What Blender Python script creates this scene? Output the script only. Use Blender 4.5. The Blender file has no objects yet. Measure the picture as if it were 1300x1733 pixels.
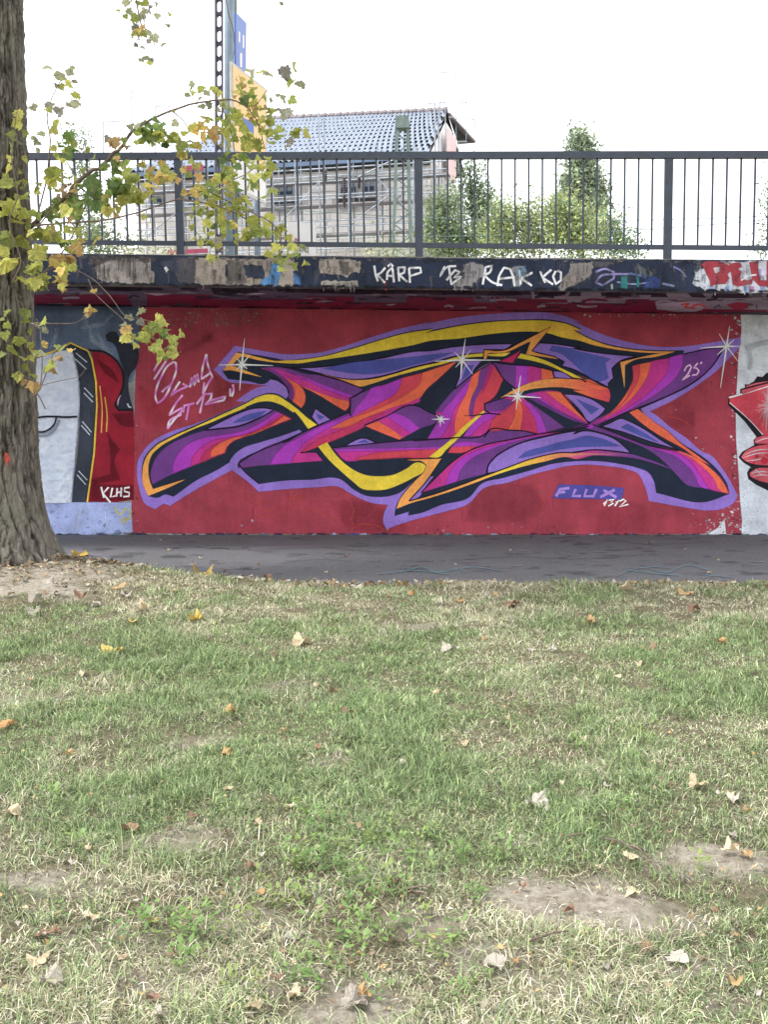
import bpy, bmesh, math, random
import numpy as np
from mathutils import Vector, Matrix
from mathutils.geometry import tessellate_polygon

random.seed(7)
rng = np.random.default_rng(11)
SC = bpy.context.scene
COL = SC.collection

# ------------------------------------------------------------------ camera
PW, PH, F = 1300.0, 1733.0, 1800.0            # photograph size and focal length in its pixels
PITCH = math.atan(186.5 / F)                  # camera looks slightly down
ROLL = 0.0115
EYE = Vector((0, 0, 1.5))
FWD = Vector((0, math.cos(PITCH), -math.sin(PITCH)))
UP0 = Vector((0, math.sin(PITCH), math.cos(PITCH)))
RGT0 = Vector((1, 0, 0))
RGT = math.cos(ROLL) * RGT0 - math.sin(ROLL) * UP0
UPV = math.sin(ROLL) * RGT0 + math.cos(ROLL) * UP0
cam_data = bpy.data.cameras.new('camera')
cam = bpy.data.objects.new('camera', cam_data)
COL.objects.link(cam)
cam.matrix_world = Matrix(((RGT.x, UPV.x, -FWD.x, EYE.x), (RGT.y, UPV.y, -FWD.y, EYE.y), (RGT.z, UPV.z, -FWD.z, EYE.z), (0, 0, 0, 1)))
cam_data.sensor_fit = 'HORIZONTAL'
cam_data.sensor_width = 36.0
cam_data.lens = 36.0 * F / PW
cam_data.clip_end = 3000
cam_data.clip_start = 0.05
SC.camera = cam

# ------------------------------------------------------------------ sky, sun, exposure
SUN_EL, SUN_AZ = math.radians(58), math.radians(258)     # high veiled sun on the left
w = bpy.data.worlds.new('World'); SC.world = w; w.use_nodes = True
nt = w.node_tree; nt.nodes.clear()
sky = nt.nodes.new('ShaderNodeTexSky'); sky.sky_type = 'NISHITA'; sky.sun_disc = False
sky.sun_elevation = SUN_EL; sky.sun_rotation = SUN_AZ
sky.air_density = 1.0; sky.dust_density = 3.0; sky.ozone_density = 1.0
hsv = nt.nodes.new('ShaderNodeHueSaturation'); hsv.inputs['Saturation'].default_value = 0.30   # thin white overcast
bg = nt.nodes.new('ShaderNodeBackground'); bg.inputs['Strength'].default_value = 0.15
wo = nt.nodes.new('ShaderNodeOutputWorld')
veil = nt.nodes.new('ShaderNodeMix'); veil.data_type = 'RGBA'; veil.inputs['Factor'].default_value = 0.6      # even white cloud layer
veil.inputs[7].default_value = (6.3, 6.35, 6.5, 1)
nt.links.new(sky.outputs[0], hsv.inputs['Color']); nt.links.new(hsv.outputs[0], veil.inputs[6]); nt.links.new(veil.outputs[2], bg.inputs[0]); nt.links.new(bg.outputs[0], wo.inputs[0])
sun_d = bpy.data.lights.new('sun', 'SUN'); sun_d.energy = 1.5; sun_d.angle = math.radians(10); sun_d.color = (1, 0.97, 0.93)
sun = bpy.data.objects.new('sun', sun_d); COL.objects.link(sun)
sdir = Vector((math.sin(SUN_AZ) * math.cos(SUN_EL), math.cos(SUN_AZ) * math.cos(SUN_EL), math.sin(SUN_EL)))
sun.rotation_euler = sdir.to_track_quat('Z', 'Y').to_euler()
vs = SC.view_settings
vs.view_transform = 'Standard'; vs.look = 'None'; vs.gamma = 1.0; vs.exposure = 1.42
try: vs.use_curve_mapping = False
except Exception: pass
SC.cycles.max_bounces = 8
SC.cycles.transparent_max_bounces = 24
SC.cycles.use_denoising = True

# ------------------------------------------------------------------ pixel -> world
def ray(px, py):
    u, v = (px - PW / 2) / F, (PH / 2 - py) / F
    return RGT * u + UPV * v + FWD
def at_depth(px, py, y):
    r = ray(px, py); return EYE + r * (y / r.y)
def at_z(px, py, z=0.0):
    r = ray(px, py); return EYE + r * ((z - EYE.z) / r.z)

class Plane:
    """a flat surface: origin, two edge directions, normal; painted things live in its own coordinates"""
    def __init__(s, o, e, g):
        s.o, s.e = Vector(o), Vector(e).normalized()
        s.n = s.e.cross(Vector(g)).normalized(); s.g = s.n.cross(s.e).normalized()
        s.M = Matrix(((s.e.x, s.g.x, s.n.x, s.o.x), (s.e.y, s.g.y, s.n.y, s.o.y), (s.e.z, s.g.z, s.n.z, s.o.z), (0, 0, 0, 1)))
    def at(s, px, py):
        r = ray(px, py); t = (s.o - EYE).dot(s.n) / r.dot(s.n)
        p = EYE + r * t - s.o
        return (p.dot(s.e), p.dot(s.g))
    def w(s, a, b, c=0.0): return s.o + s.e * a + s.g * b + s.n * c

wa, wb = at_z(225, 905), at_z(1250, 905)
WD = (wb - wa).normalized()
WALL = Plane(wa, WD, (0, 0, 1))               # normal looks back to the camera
NRM = WALL.n
OVER = 1.6
fo = wa + NRM * OVER
FASC = Plane(fo, WD, (0, 0, 1))
f1, f2 = FASC.at(300, 484), FASC.at(1280, 494.5)
t1, t2 = FASC.at(300, 431), FASC.at(1280, 440)
c1, c2 = WALL.at(200, 515.5), WALL.at(1290, 533)
def lin(p, q, s): return p[1] + (q[1] - p[1]) * (s - p[0]) / (q[0] - p[0])
fas_bot = lambda s: lin(f1, f2, s)
fas_top = lambda s: lin(t1, t2, s)
wall_top = lambda s: lin(c1, c2, s)
S0, S1 = -9.0, 16.0                           # the wall runs this far along its own line

# ------------------------------------------------------------------ colour helpers
def lin1(c):
    c = c / 255.0
    return c / 12.92 if c <= 0.04045 else ((c + 0.055) / 1.055) ** 2.4
def rgb(r, g, b, k=1.0): return tuple(min(0.95, lin1(x) * k) for x in (r, g, b))

# ------------------------------------------------------------------ object helpers
def tag(o, label=None, cat=None, group=None, kind=None):
    if label: o['label'] = label
    if cat: o['category'] = cat
    if group: o['group'] = group
    if kind: o['kind'] = kind
    return o
def link(o, parent=None):
    COL.objects.link(o)
    if parent: o.parent = parent
    return o
def empty(name, loc=(0, 0, 0), parent=None):
    o = bpy.data.objects.new(name, None); o.location = loc; o.empty_display_size = 0.2
    return link(o, parent)

class MB:
    def __init__(s): s.v, s.f, s.m, s.c = [], [], [], []
    def face(s, idx, m=0): s.f.append(tuple(idx)); s.m.append(m)
    def box(s, lo, hi, M=None, m=0):
        b = len(s.v)
        for z in (lo[2], hi[2]):
            for x, y in ((lo[0], lo[1]), (hi[0], lo[1]), (hi[0], hi[1]), (lo[0], hi[1])):
                p = Vector((x, y, z)); s.v.append(M @ p if M else p)
        for q in ((3, 2, 1, 0), (4, 5, 6, 7), (0, 1, 5, 4), (1, 2, 6, 5), (2, 3, 7, 6), (3, 0, 4, 7)):
            s.face([b + i for i in q], m)
        return s
    def hexa(s, p, m=0):
        """eight corners: four bottom (counter-clockwise from above), four top"""
        b = len(s.v); s.v += [Vector(x) for x in p]
        for q in ((3, 2, 1, 0), (4, 5, 6, 7), (0, 1, 5, 4), (1, 2, 6, 5), (2, 3, 7, 6), (3, 0, 4, 7)):
            s.face([b + i for i in q], m)
        return s
    def bar(s, a, b, wx, wy=None, m=0, up=Vector((0, 0, 1))):
        """rectangular bar from a to b"""
        a, b = Vector(a), Vector(b); wy = wy or wx
        d = (b - a).normalized()
        if abs(d.dot(up)) > 0.98: up = Vector((0, 1, 0))
        x = d.cross(up).normalized(); y = x.cross(d)
        x, y = x * wx / 2, y * wy / 2
        k = len(s.v)
        for p in (a, b): s.v += [p - x - y, p + x - y, p + x + y, p - x + y]
        for q in ((3, 2, 1, 0), (4, 5, 6, 7), (0, 1, 5, 4), (1, 2, 6, 5), (2, 3, 7, 6), (3, 0, 4, 7)):
            s.face([k + i for i in q], m)
        return s
    def tube(s, pts, rad, n=8, m=0, cap=True):
        pts = [Vector(p) for p in pts]
        if not hasattr(rad, '__len__'): rad = [rad] * len(pts)
        k0 = len(s.v); N = None
        for i, p in enumerate(pts):
            d = (pts[min(i + 1, len(pts) - 1)] - pts[max(i - 1, 0)]).normalized()
            if N is None:
                N = d.cross(Vector((0, 0, 1)))
                if N.length < 0.1: N = d.cross(Vector((0, 1, 0)))
                N.normalize()
            else:
                N = (N - d * N.dot(d)).normalized()
            B = d.cross(N)
            for j in range(n):
                t = 2 * math.pi * j / n
                s.v.append(p + (N * math.cos(t) + B * math.sin(t)) * rad[i])
        for i in range(len(pts) - 1):
            for j in range(n):
                a, b = k0 + i * n + j, k0 + i * n + (j + 1) % n
                s.face((a, b, b + n, a + n), m)
        if cap:
            s.face([k0 + j for j in range(n)][::-1], m); s.face([k0 + (len(pts) - 1) * n + j for j in range(n)], m)
        return s
    def build(s, name, mats, parent=None, smooth=False, loc=None):
        me = bpy.data.meshes.new(name)
        off = Vector(loc) if loc is not None else None
        me.from_pydata([tuple(Vector(v) - off) if off is not None else tuple(v) for v in s.v], [], s.f)
        for m in (mats if isinstance(mats, (list, tuple)) else [mats]): me.materials.append(m)
        if len(me.materials) > 1: me.polygons.foreach_set('material_index', s.m)
        if smooth: me.polygons.foreach_set('use_smooth', [True] * len(me.polygons))
        me.update()
        o = bpy.data.objects.new(name, me)
        if off is not None: o.location = off
        return link(o, parent)

# ------------------------------------------------------------------ material helper
def mat(name, col, rough=0.7, col2=None, nscale=8.0, bump=0.0, bscale=60.0, metal=0.0, spec=0.4, contrast=(0.35, 0.65), stretch=None, col3=None, n3=1.5):
    m = bpy.data.materials.new(name); m.use_nodes = True
    t = m.node_tree; P = t.nodes['Principled BSDF']
    P.inputs['Roughness'].default_value = rough; P.inputs['Metallic'].default_value = metal
    P.inputs['Specular IOR Level'].default_value = spec
    co = t.nodes.new('ShaderNodeTexCoord'); src = co.outputs['Object']
    if stretch:
        mp = t.nodes.new('ShaderNodeMapping'); mp.inputs['Scale'].default_value = stretch
        t.links.new(src, mp.inputs[0]); src = mp.outputs[0]
    out = None
    def noise(sc, det=6, ro=0.6):
        n = t.nodes.new('ShaderNodeTexNoise'); n.inputs['Scale'].default_value = sc; n.inputs['Detail'].default_value = det; n.inputs['Roughness'].default_value = ro
        t.links.new(src, n.inputs['Vector']); return n.outputs['Fac']
    def ramp(fac, a, b):
        r = t.nodes.new('ShaderNodeMapRange'); r.inputs['From Min'].default_value = a; r.inputs['From Max'].default_value = b
        t.links.new(fac, r.inputs['Value']); return r.outputs[0]
    def mix(fac, a, b):
        x = t.nodes.new('ShaderNodeMix'); x.data_type = 'RGBA'
        t.links.new(fac, x.inputs['Factor'])
        for k, c in ((6, a), (7, b)):
            if isinstance(c, tuple): x.inputs[k].default_value = (*c, 1)
            else: t.links.new(c, x.inputs[k])
        return x.outputs[2]
    if col2 is None: col2 = tuple(c * 0.72 for c in col)
    out = mix(ramp(noise(nscale), *contrast), col, col2)
    if col3 is not None: out = mix(ramp(noise(n3, 4), 0.48, 0.66), out, col3)
    t.links.new(out, P.inputs['Base Color'])
    if bump:
        b = t.nodes.new('ShaderNodeBump'); b.inputs['Strength'].default_value = bump; b.inputs['Distance'].default_value = 0.02
        t.links.new(noise(bscale, 5), b.inputs['Height']); t.links.new(b.outputs[0], P.inputs['Normal'])
    return m

def attr_mat(name, rough=0.6, trans=0.0, attr='col', spec=0.3, objcol=False, var=0.12, nscale=30.0):
    """colour comes from a mesh attribute (or the object's own colour); optional leaf translucency"""
    m = bpy.data.materials.new(name); m.use_nodes = True
    t = m.node_tree; P = t.nodes['Principled BSDF']; O = t.nodes['Material Output']
    P.inputs['Roughness'].default_value = rough; P.inputs['Specular IOR Level'].default_value = spec
    if objcol:
        a = t.nodes.new('ShaderNodeObjectInfo'); c = a.outputs['Color']
    else:
        a = t.nodes.new('ShaderNodeAttribute'); a.attribute_name = attr; c = a.outputs['Color']
    if var:
        co = t.nodes.new('ShaderNodeTexCoord')
        n = t.nodes.new('ShaderNodeTexNoise'); n.inputs['Scale'].default_value = nscale; n.inputs['Detail'].default_value = 4
        t.links.new(co.outputs['Object'], n.inputs['Vector'])
        mr = t.nodes.new('ShaderNodeMapRange'); mr.inputs['To Min'].default_value = 1 - var * 2; mr.inputs['To Max'].default_value = 1 + var * 2
        mr.inputs['From Min'].default_value = 0.25; mr.inputs['From Max'].default_value = 0.75
        t.links.new(n.outputs['Fac'], mr.inputs['Value'])
        x = t.nodes.new('ShaderNodeMix'); x.data_type = 'RGBA'; x.blend_type = 'MULTIPLY'; x.inputs['Factor'].default_value = 1
        t.links.new(c, x.inputs[6]); t.links.new(mr.outputs[0], x.inputs[7]); c = x.outputs[2]
    t.links.new(c, P.inputs['Base Color'])
    if trans:
        tr = t.nodes.new('ShaderNodeBsdfTranslucent'); t.links.new(c, tr.inputs['Color'])
        mx = t.nodes.new('ShaderNodeMixShader'); mx.inputs[0].default_value = trans
        t.links.new(P.outputs[0], mx.inputs[1]); t.links.new(tr.outputs[0], mx.inputs[2]); t.links.new(mx.outputs[0], O.inputs['Surface'])
    return m

def vnoise(x, y, seed=0):
    """smooth value noise on arrays"""
    xi, yi = np.floor(x).astype(np.int64), np.floor(y).astype(np.int64)
    xf, yf = x - xi, y - yi
    xf, yf = xf * xf * (3 - 2 * xf), yf * yf * (3 - 2 * yf)
    def h(a, b):
        n = (a * 374761393 + b * 668265263 + seed * 974634) & 0x7fffffff
        n = ((n ^ (n >> 13)) * 1274126177) & 0x7fffffff
        return ((n ^ (n >> 16)) & 0xffff) / 65535.0
    return (h(xi, yi) * (1 - xf) + h(xi + 1, yi) * xf) * (1 - yf) + (h(xi, yi + 1) * (1 - xf) + h(xi + 1, yi + 1) * xf) * yf
def fbm(x, y, seed=0, o=4):
    r, a, tot = 0, 1.0, 0
    for i in range(o):
        r = r + a * vnoise(x * 2 ** i, y * 2 ** i, seed + i); tot += a; a *= 0.5
    return r / tot

# ------------------------------------------------------------------ painting on flat surfaces (real thin paint films, crop-free helper for traced outlines)
KP = 1.30                                       # displayed paint colour -> base colour
def crop(x0, y0, s):
    return lambda *a: [(x0 + a[i] / s, y0 + a[i + 1] / s) for i in range(0, len(a), 2)]
q = 1300 / 300
cA, cB, cC, cD = crop(220, 520, q), crop(220, 680, q), crop(480, 520, q), crop(480, 700, q)
cE, cF, cG, cH = crop(720, 520, q), crop(700, 680, q), crop(970, 520, q), crop(970, 700, q)
cR, cJ = crop(1150, 520, q), crop(0, 450, 3.15)
q2 = 1300 / 450
cS, cT, cU = crop(0, 420, q2), crop(400, 420, q2), crop(850, 420, q2)
cX = lambda *a: [(a[i], a[i + 1]) for i in range(0, len(a), 2)]

def smooth_path(pts, closed=True, step=3.0, corner=48):
    P = [np.array(p, float) for p in pts]
    Q = [P[0]]
    for p in P[1:]:
        if np.linalg.norm(p - Q[-1]) > 0.3: Q.append(p)
    if closed and np.linalg.norm(Q[0] - Q[-1]) < 0.3: Q.pop()
    P = Q; n = len(P)
    if n < 3: return P
    out = []
    cosc = math.cos(math.radians(corner))
    def tang(i, seg):
        a, b = (P[(i - 1) % n] if closed or i > 0 else None), (P[(i + 1) % n] if closed or i < n - 1 else None)
        if a is None or b is None: return None
        u, v = P[i] - a, b - P[i]
        lu, lv = np.linalg.norm(u), np.linalg.norm(v)
        if np.dot(u, v) / (lu * lv) < cosc: return None
        t = u / lu * lv + v / lv * lu
        return t / np.linalg.norm(t)
    for i in range(n if closed else n - 1):
        a, b = P[i], P[(i + 1) % n]
        L = np.linalg.norm(b - a); k = max(1, min(14, int(L / step)))
        d = (b - a) / L
        ta, tb = tang(i, d), tang((i + 1) % n, d)
        ta = d if ta is None else ta; tb = d if tb is None else tb
        for j in range(k):
            t = j / k; t2, t3 = t * t, t ** 3
            out.append((2 * t3 - 3 * t2 + 1) * a + (t3 - 2 * t2 + t) * ta * L + (-2 * t3 + 3 * t2) * b + (t3 - t2) * tb * L)
    if not closed: out.append(P[-1])
    return out

class Paint:
    """collects painted shapes; each film lies a hair above the one before"""
    order = 0
    def __init__(s, plane, base=0.002, step=0.000015):
        s.pl, s.base, s.step = plane, base, step; s.v, s.f, s.c = [], [], []; s.cyc = None
    def cycle(s, n=10):
        s.cyc = [Paint.order + 1, n, 0]; Paint.order += n
    def end(s): s.cyc = None
    def _z(s):
        if s.cyc:
            s.cyc[2] += 1; return s.base + s.step * (s.cyc[0] + s.cyc[2] % s.cyc[1])
        Paint.order += 1; return s.base + s.step * Paint.order
    def _col(s, col, p):
        if callable(col): return col(p)
        return col
    def poly(s, pts, col, feather=0.8, sm=True, alpha=1.0, k=None):
        k = KP if k is None else k
        P = smooth_path(pts) if sm else [np.array(p, float) for p in pts]
        n = len(P)
        area = sum(P[i][0] * P[(i + 1) % n][1] - P[(i + 1) % n][0] * P[i][1] for i in range(n))
        if area < 0: P = P[::-1]
        nr = []
        for i in range(n):
            e1, e2 = P[i] - P[i - 1], P[(i + 1) % n] - P[i]
            a = np.array([e1[1], -e1[0]]) / (np.linalg.norm(e1) + 1e-9); b = np.array([e2[1], -e2[0]]) / (np.linalg.norm(e2) + 1e-9)
            m = a + b; L = np.linalg.norm(m)
            nr.append(m / L / max(0.5, L / 2) if L > 1e-6 else a)
        z = s._z(); b0 = len(s.v)
        inner = [P[i] - nr[i] * feather * 0.4 for i in range(n)]; outer = [P[i] + nr[i] * feather * 0.6 for i in range(n)]
        for ring, al in ((inner, alpha), (outer, 0.0)):
            for p in ring:
                c = s._col(col, p); s.v.append((*s.pl.at(p[0], p[1]), z)); s.c.append((*rgb(*c, k), al))
        for t in tessellate_polygon([[Vector((p[0], p[1], 0)) for p in inner]]):
            s.f.append(tuple(b0 + i for i in t))
        for i in range(n):
            j = (i + 1) % n
            s.f.append((b0 + i, b0 + j, b0 + n + j, b0 + n + i))
    def stroke(s, pts, col, wd=1.6, alpha=1.0, sm=True, taper=False, feather=0.6, k=None):
        k = KP if k is None else k
        P = smooth_path(pts, closed=False) if sm else [np.array(p, float) for p in pts]
        n = len(P); z = s._z(); b0 = len(s.v)
        for i in range(n):
            d = P[min(i + 1, n - 1)] - P[max(i - 1, 0)]; d = d / (np.linalg.norm(d) + 1e-9)
            nn = np.array([-d[1], d[0]]); t = i / max(1, n - 1)
            h = wd / 2
            if taper == 'both': h *= max(0.12, 1 - abs(2 * t - 1))
            elif taper: h *= max(0.15, 1 - t)
            c = rgb(*s._col(col, P[i]), k)
            for off, al in ((-h - feather, 0), (-h, alpha), (h, alpha), (h + feather, 0)):
                p = P[i] + nn * off
                s.v.append((*s.pl.at(p[0], p[1]), z)); s.c.append((*c, al))
        for i in range(n - 1):
            for j in range(3):
                a = b0 + i * 4 + j; s.f.append((a, a + 1, a + 5, a + 4))
    def glow(s, c, r, col, alpha=0.7, k=None):
        k = KP if k is None else k
        z = s._z(); b0 = len(s.v); cc = rgb(*col, k)
        s.v.append((*s.pl.at(*c), z)); s.c.append((*cc, alpha))
        for ring, al in ((0.35, alpha * 0.45), (1.0, 0.0)):
            for j in range(16):
                t = j * math.pi / 8
                s.v.append((*s.pl.at(c[0] + math.cos(t) * r * ring, c[1] + math.sin(t) * r * ring), z)); s.c.append((*cc, al))
        for j in range(16):
            i = (j + 1) % 16
            s.f.append((b0, b0 + 1 + j, b0 + 1 + i)); s.f.append((b0 + 1 + j, b0 + 17 + j, b0 + 17 + i, b0 + 1 + i))
    def build(s, name, m, parent):
        me = bpy.data.meshes.new(name); me.from_pydata(s.v, [], s.f); me.materials.append(m)
        a = me.color_attributes.new('col', 'FLOAT_COLOR', 'POINT')
        a.data.foreach_set('color', np.array(s.c, np.float32).ravel()); me.update()
        o = bpy.data.objects.new(name, me); o.matrix_world = s.pl.M
        COL.objects.link(o); o.parent = parent; o.matrix_parent_inverse = parent.matrix_world.inverted()
        return o

def paint_mat(name, bump=0.5, bscale=70.0, wear=0.0, rough=0.75, dirt=0.25, spec=0.25, dist=0.012):
    m = bpy.data.materials.new(name); m.use_nodes = True
    t = m.node_tree; P = t.nodes['Principled BSDF']; O = t.nodes['Material Output']
    P.inputs['Roughness'].default_value = rough; P.inputs['Specular IOR Level'].default_value = spec
    a = t.nodes.new('ShaderNodeAttribute'); a.attribute_name = 'col'
    co = t.nodes.new('ShaderNodeTexCoord')
    def noise(sc, det, st=None):
        n = t.nodes.new('ShaderNodeTexNoise'); n.inputs['Scale'].default_value = sc; n.inputs['Detail'].default_value = det; n.inputs['Roughness'].default_value = 0.65
        src = co.outputs['Object']
        if st:
            mp = t.nodes.new('ShaderNodeMapping'); mp.inputs['Scale'].default_value = st; t.links.new(src, mp.inputs[0]); src = mp.outputs[0]
        t.links.new(src, n.inputs['Vector']); return n.outputs['Fac']
    def rng_(f, a_, b_, c_, d_):
        r = t.nodes.new('ShaderNodeMapRange'); r.inputs[1].default_value = a_; r.inputs[2].default_value = b_; r.inputs[3].default_value = c_; r.inputs[4].default_value = d_
        t.links.new(f, r.inputs[0]); return r.outputs[0]
    def mul(f1_, f2_):
        x = t.nodes.new('ShaderNodeMath'); x.operation = 'MULTIPLY'; t.links.new(f1_, x.inputs[0]); t.links.new(f2_, x.inputs[1]); return x.outputs[0]
    br = mul(mul(rng_(noise(2.2, 5), 0.3, 0.7, 1 - dirt, 1 + dirt * 0.7), rng_(noise(60, 5), 0.3, 0.7, 0.84, 1.16)), rng_(noise(3.0, 4, (6, 0.6, 1)), 0.3, 0.7, 0.93, 1.07))
    x = t.nodes.new('ShaderNodeMix'); x.data_type = 'RGBA'; x.blend_type = 'MULTIPLY'; x.inputs['Factor'].default_value = 1
    t.links.new(a.outputs['Color'], x.inputs[6]); t.links.new(br, x.inputs[7]); t.links.new(x.outputs[2], P.inputs['Base Color'])
    b = t.nodes.new('ShaderNodeBump'); b.inputs['Strength'].default_value = bump; b.inputs['Distance'].default_value = dist
    t.links.new(noise(bscale, 4), b.inputs['Height']); t.links.new(b.outputs[0], P.inputs['Normal'])
    al = a.outputs['Alpha']
    if wear:
        al = mul(al, rng_(noise(16, 8), 0.60 + 0.1 * (1 - wear), 0.64 + 0.1 * (1 - wear), 1.0, 0.25))
    tr = t.nodes.new('ShaderNodeBsdfTransparent'); mx = t.nodes.new('ShaderNodeMixShader')
    t.links.new(al, mx.inputs[0]); t.links.new(tr.outputs[0], mx.inputs[1]); t.links.new(P.outputs[0], mx.inputs[2]); t.links.new(mx.outputs[0], O.inputs['Surface'])
    return m

# ------------------------------------------------------------------ materials of the setting
M_conc = mat('old_concrete', rgb(150, 142, 132), 0.9, rgb(96, 92, 90), 3.0, 0.6, 40, stretch=(1.6, 0.5, 1), col3=rgb(70, 68, 70), n3=2.0)
M_wallbase = mat('wall_render', rgb(170, 168, 165), 0.9, rgb(110, 108, 108), 3.0, 0.6, 60)
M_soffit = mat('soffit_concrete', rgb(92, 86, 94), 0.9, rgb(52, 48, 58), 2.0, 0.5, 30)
M_asphalt = mat('asphalt', rgb(116, 117, 120), 0.85, rgb(92, 93, 97), 30.0, 0.8, 150, col3=rgb(112, 111, 116), n3=1.2, spec=0.3)
M_rail = mat('painted_steel', rgb(50, 60, 76), 0.45, rgb(42, 50, 62), 12.0, 0.15, 80, spec=0.5)
M_soil = mat('soil', rgb(166, 157, 146), 0.95, rgb(122, 113, 102), 9.0, 1.0, 45, col3=rgb(128, 124, 100), n3=1.1, spec=0.1)
M_paint = paint_mat('spray_paint', wear=0.0)
M_paint_old = paint_mat('old_wall_paint', wear=0.55, bump=0.7, dirt=0.32)
M_paint_rough = paint_mat('roughcast_paint', bump=1.0, bscale=30, dirt=0.14, dist=0.05)
M_paint_soft = paint_mat('edge_beam_paint', wear=0.3, bump=0.6, dirt=0.42)

def soil_mat():
    m = bpy.data.materials.new('lawn_soil'); m.use_nodes = True
    t = m.node_tree; P = t.nodes['Principled BSDF']; P.inputs['Roughness'].default_value = .95; P.inputs['Specular IOR Level'].default_value = .1
    co = t.nodes.new('ShaderNodeTexCoord')
    def noise(sc, det):
        n = t.nodes.new('ShaderNodeTexNoise'); n.inputs['Scale'].default_value = sc; n.inputs['Detail'].default_value = det; n.inputs['Roughness'].default_value = .7; t.links.new(co.outputs['Object'], n.inputs['Vector']); return n.outputs['Fac']
    def ramp(f, a, b, p0=.35, p1=.65):
        r = t.nodes.new('ShaderNodeValToRGB'); t.links.new(f, r.inputs[0]); r.color_ramp.elements[0].position = p0; r.color_ramp.elements[1].position = p1
        r.color_ramp.elements[0].color = (*a, 1); r.color_ramp.elements[1].color = (*b, 1); return r.outputs[0]
    a = t.nodes.new('ShaderNodeAttribute'); a.attribute_name = 'bare'
    dark = ramp(noise(38, 7), rgb(84, 79, 66), rgb(136, 128, 104)); pale = ramp(noise(26, 8), rgb(122, 113, 100), rgb(178, 170, 156), .3, .62)
    x = t.nodes.new('ShaderNodeMix'); x.data_type = 'RGBA'; t.links.new(a.outputs['Fac'], x.inputs['Factor']); t.links.new(dark, x.inputs[6]); t.links.new(pale, x.inputs[7]); t.links.new(x.outputs[2], P.inputs['Base Color'])
    b = t.nodes.new('ShaderNodeBump'); b.inputs['Strength'].default_value = 1; b.inputs['Distance'].default_value = .03; t.links.new(noise(55, 8), b.inputs['Height']); t.links.new(b.outputs[0], P.inputs['Normal'])
    return m
M_lawn = soil_mat()
# ------------------------------------------------------------------ ground
edge_pts = [at_z(110, 948, 0.20), at_z(200, 960, 0.10), at_z(350, 972, 0.05), at_z(600, 985, 0.02), at_z(950, 988, 0.0), at_z(1300, 988, 0.0)]
e0 = at_z(600, 985, 0.02); e1 = at_z(1300, 989, 0.0)
EDIR = (Vector((e1.x, e1.y, 0)) - Vector((e0.x, e0.y, 0))).normalized()
def edge_y(x): return e0.y + (x - e0.x) * EDIR.y / EDIR.x + 0.32 * np.exp(-((x - TREE.x - .1) / 1.0) ** 2)
TREE = at_z(-18, 946, 0.22); TREE.z = 0.2
BARE = []                                       # bare patches of soil (centre x, y, radii, strength)
def bare(px, py, rx, ry, st=1.0):
    c = on_ground(px, py); k = c.y / F
    BARE.append((c.x, c.y, rx * k, ry * k * (c.y / 1.5), st))
def bareness(x, y):
    b = np.zeros_like(x)
    for cx, cy, rx, ry, st in BARE:
        d = ((x - cx) / rx) ** 2 + ((y - cy) / ry) ** 2
        d = d + (fbm(x * 5, y * 5, 5) - 0.5) * 2.6 + (fbm(x * 22, y * 22, 15) - 0.5) * 1.2
        b = np.maximum(b, st * np.clip((1.5 - d) * .9, 0, 1))
    return b
def ground_z(x, y):
    x, y = np.asarray(x, float), np.asarray(y, float)
    r2 = ((x - TREE.x) / 1.5) ** 2 + ((y - TREE.y - .1) / 1.4) ** 2
    z = 0.25 * np.exp(-r2 * 0.8)
    z = z + 0.035 * (fbm(x * 1.3, y * 1.3, 3) - 0.5) * 2 + 0.02 * (fbm(x * 7, y * 7, 9) - 0.5) * 2
    e = np.clip((edge_y(x) + 0.06 - y) / 0.28, 0, 1)
    return (z + 0.02) * e + 0.006 - 0.012 * (1 - e)
def gz(x, y): return float(ground_z(np.array([x]), np.array([y]))[0])
def on_ground(px, py):
    z = 0.0
    for _ in range(5):
        p = at_z(px, py, z); z = gz(p.x, p.y)
    return at_z(px, py, z)
for a in ((975, 1540, 150, 58, 1), (1200, 1462, 140, 30, .9), (600, 1712, 140, 40, 0.9), (90, 1660, 75, 30, 0.8), (300, 1420, 90, 28, 0.6), (60, 1484, 70, 16, .8),
          (420, 1560, 60, 26, 0.5), (900, 1430, 70, 16, 0.5), (1150, 1640, 90, 34, 0.6), (690, 1440, 60, 24, .45), (340, 1260, 60, 14, 0.5), (480, 1165, 60, 12, .5), (190, 1600, 110, 40, .5),
          (70, 962, 230, 16, 1.7), (20, 982, 170, 22, 1.3), (300, 982, 160, 7, .9), (30, 1190, 70, 16, 0.6), (720, 1060, 40, 9, .5), (820, 1620, 110, 36, .7), (1000, 1660, 200, 40, .5), (250, 1660, 150, 40, .6), (740, 1560, 90, 26, .55), (520, 1660, 120, 30, .45), (150, 1500, 90, 20, .55), (1100, 1560, 90, 30, .6), (1230, 1700, 60, 30, .4), (1000, 1345, 60, 16, .35), (560, 1290, 60, 16, .35)): bare(*a)

def grid_mesh(name, xs, ys, zf, m, yw=None):
    X, Y = np.meshgrid(xs, ys)
    if yw is not None: Y = yw(X, Y)
    Z = zf(X, Y); nx, ny = len(xs), len(ys)
    v = np.stack([X, Y, Z], -1).reshape(-1, 3)
    i = np.arange(nx * ny).reshape(ny, nx)
    f = np.stack([i[:-1, :-1], i[:-1, 1:], i[1:, 1:], i[1:, :-1]], -1).reshape(-1, 4)
    me = bpy.data.meshes.new(name); me.from_pydata(v.tolist(), [], f.tolist()); me.materials.append(m)
    me.polygons.foreach_set('use_smooth', [True] * len(me.polygons)); me.update()
    return link(bpy.data.objects.new(name, me))

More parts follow.
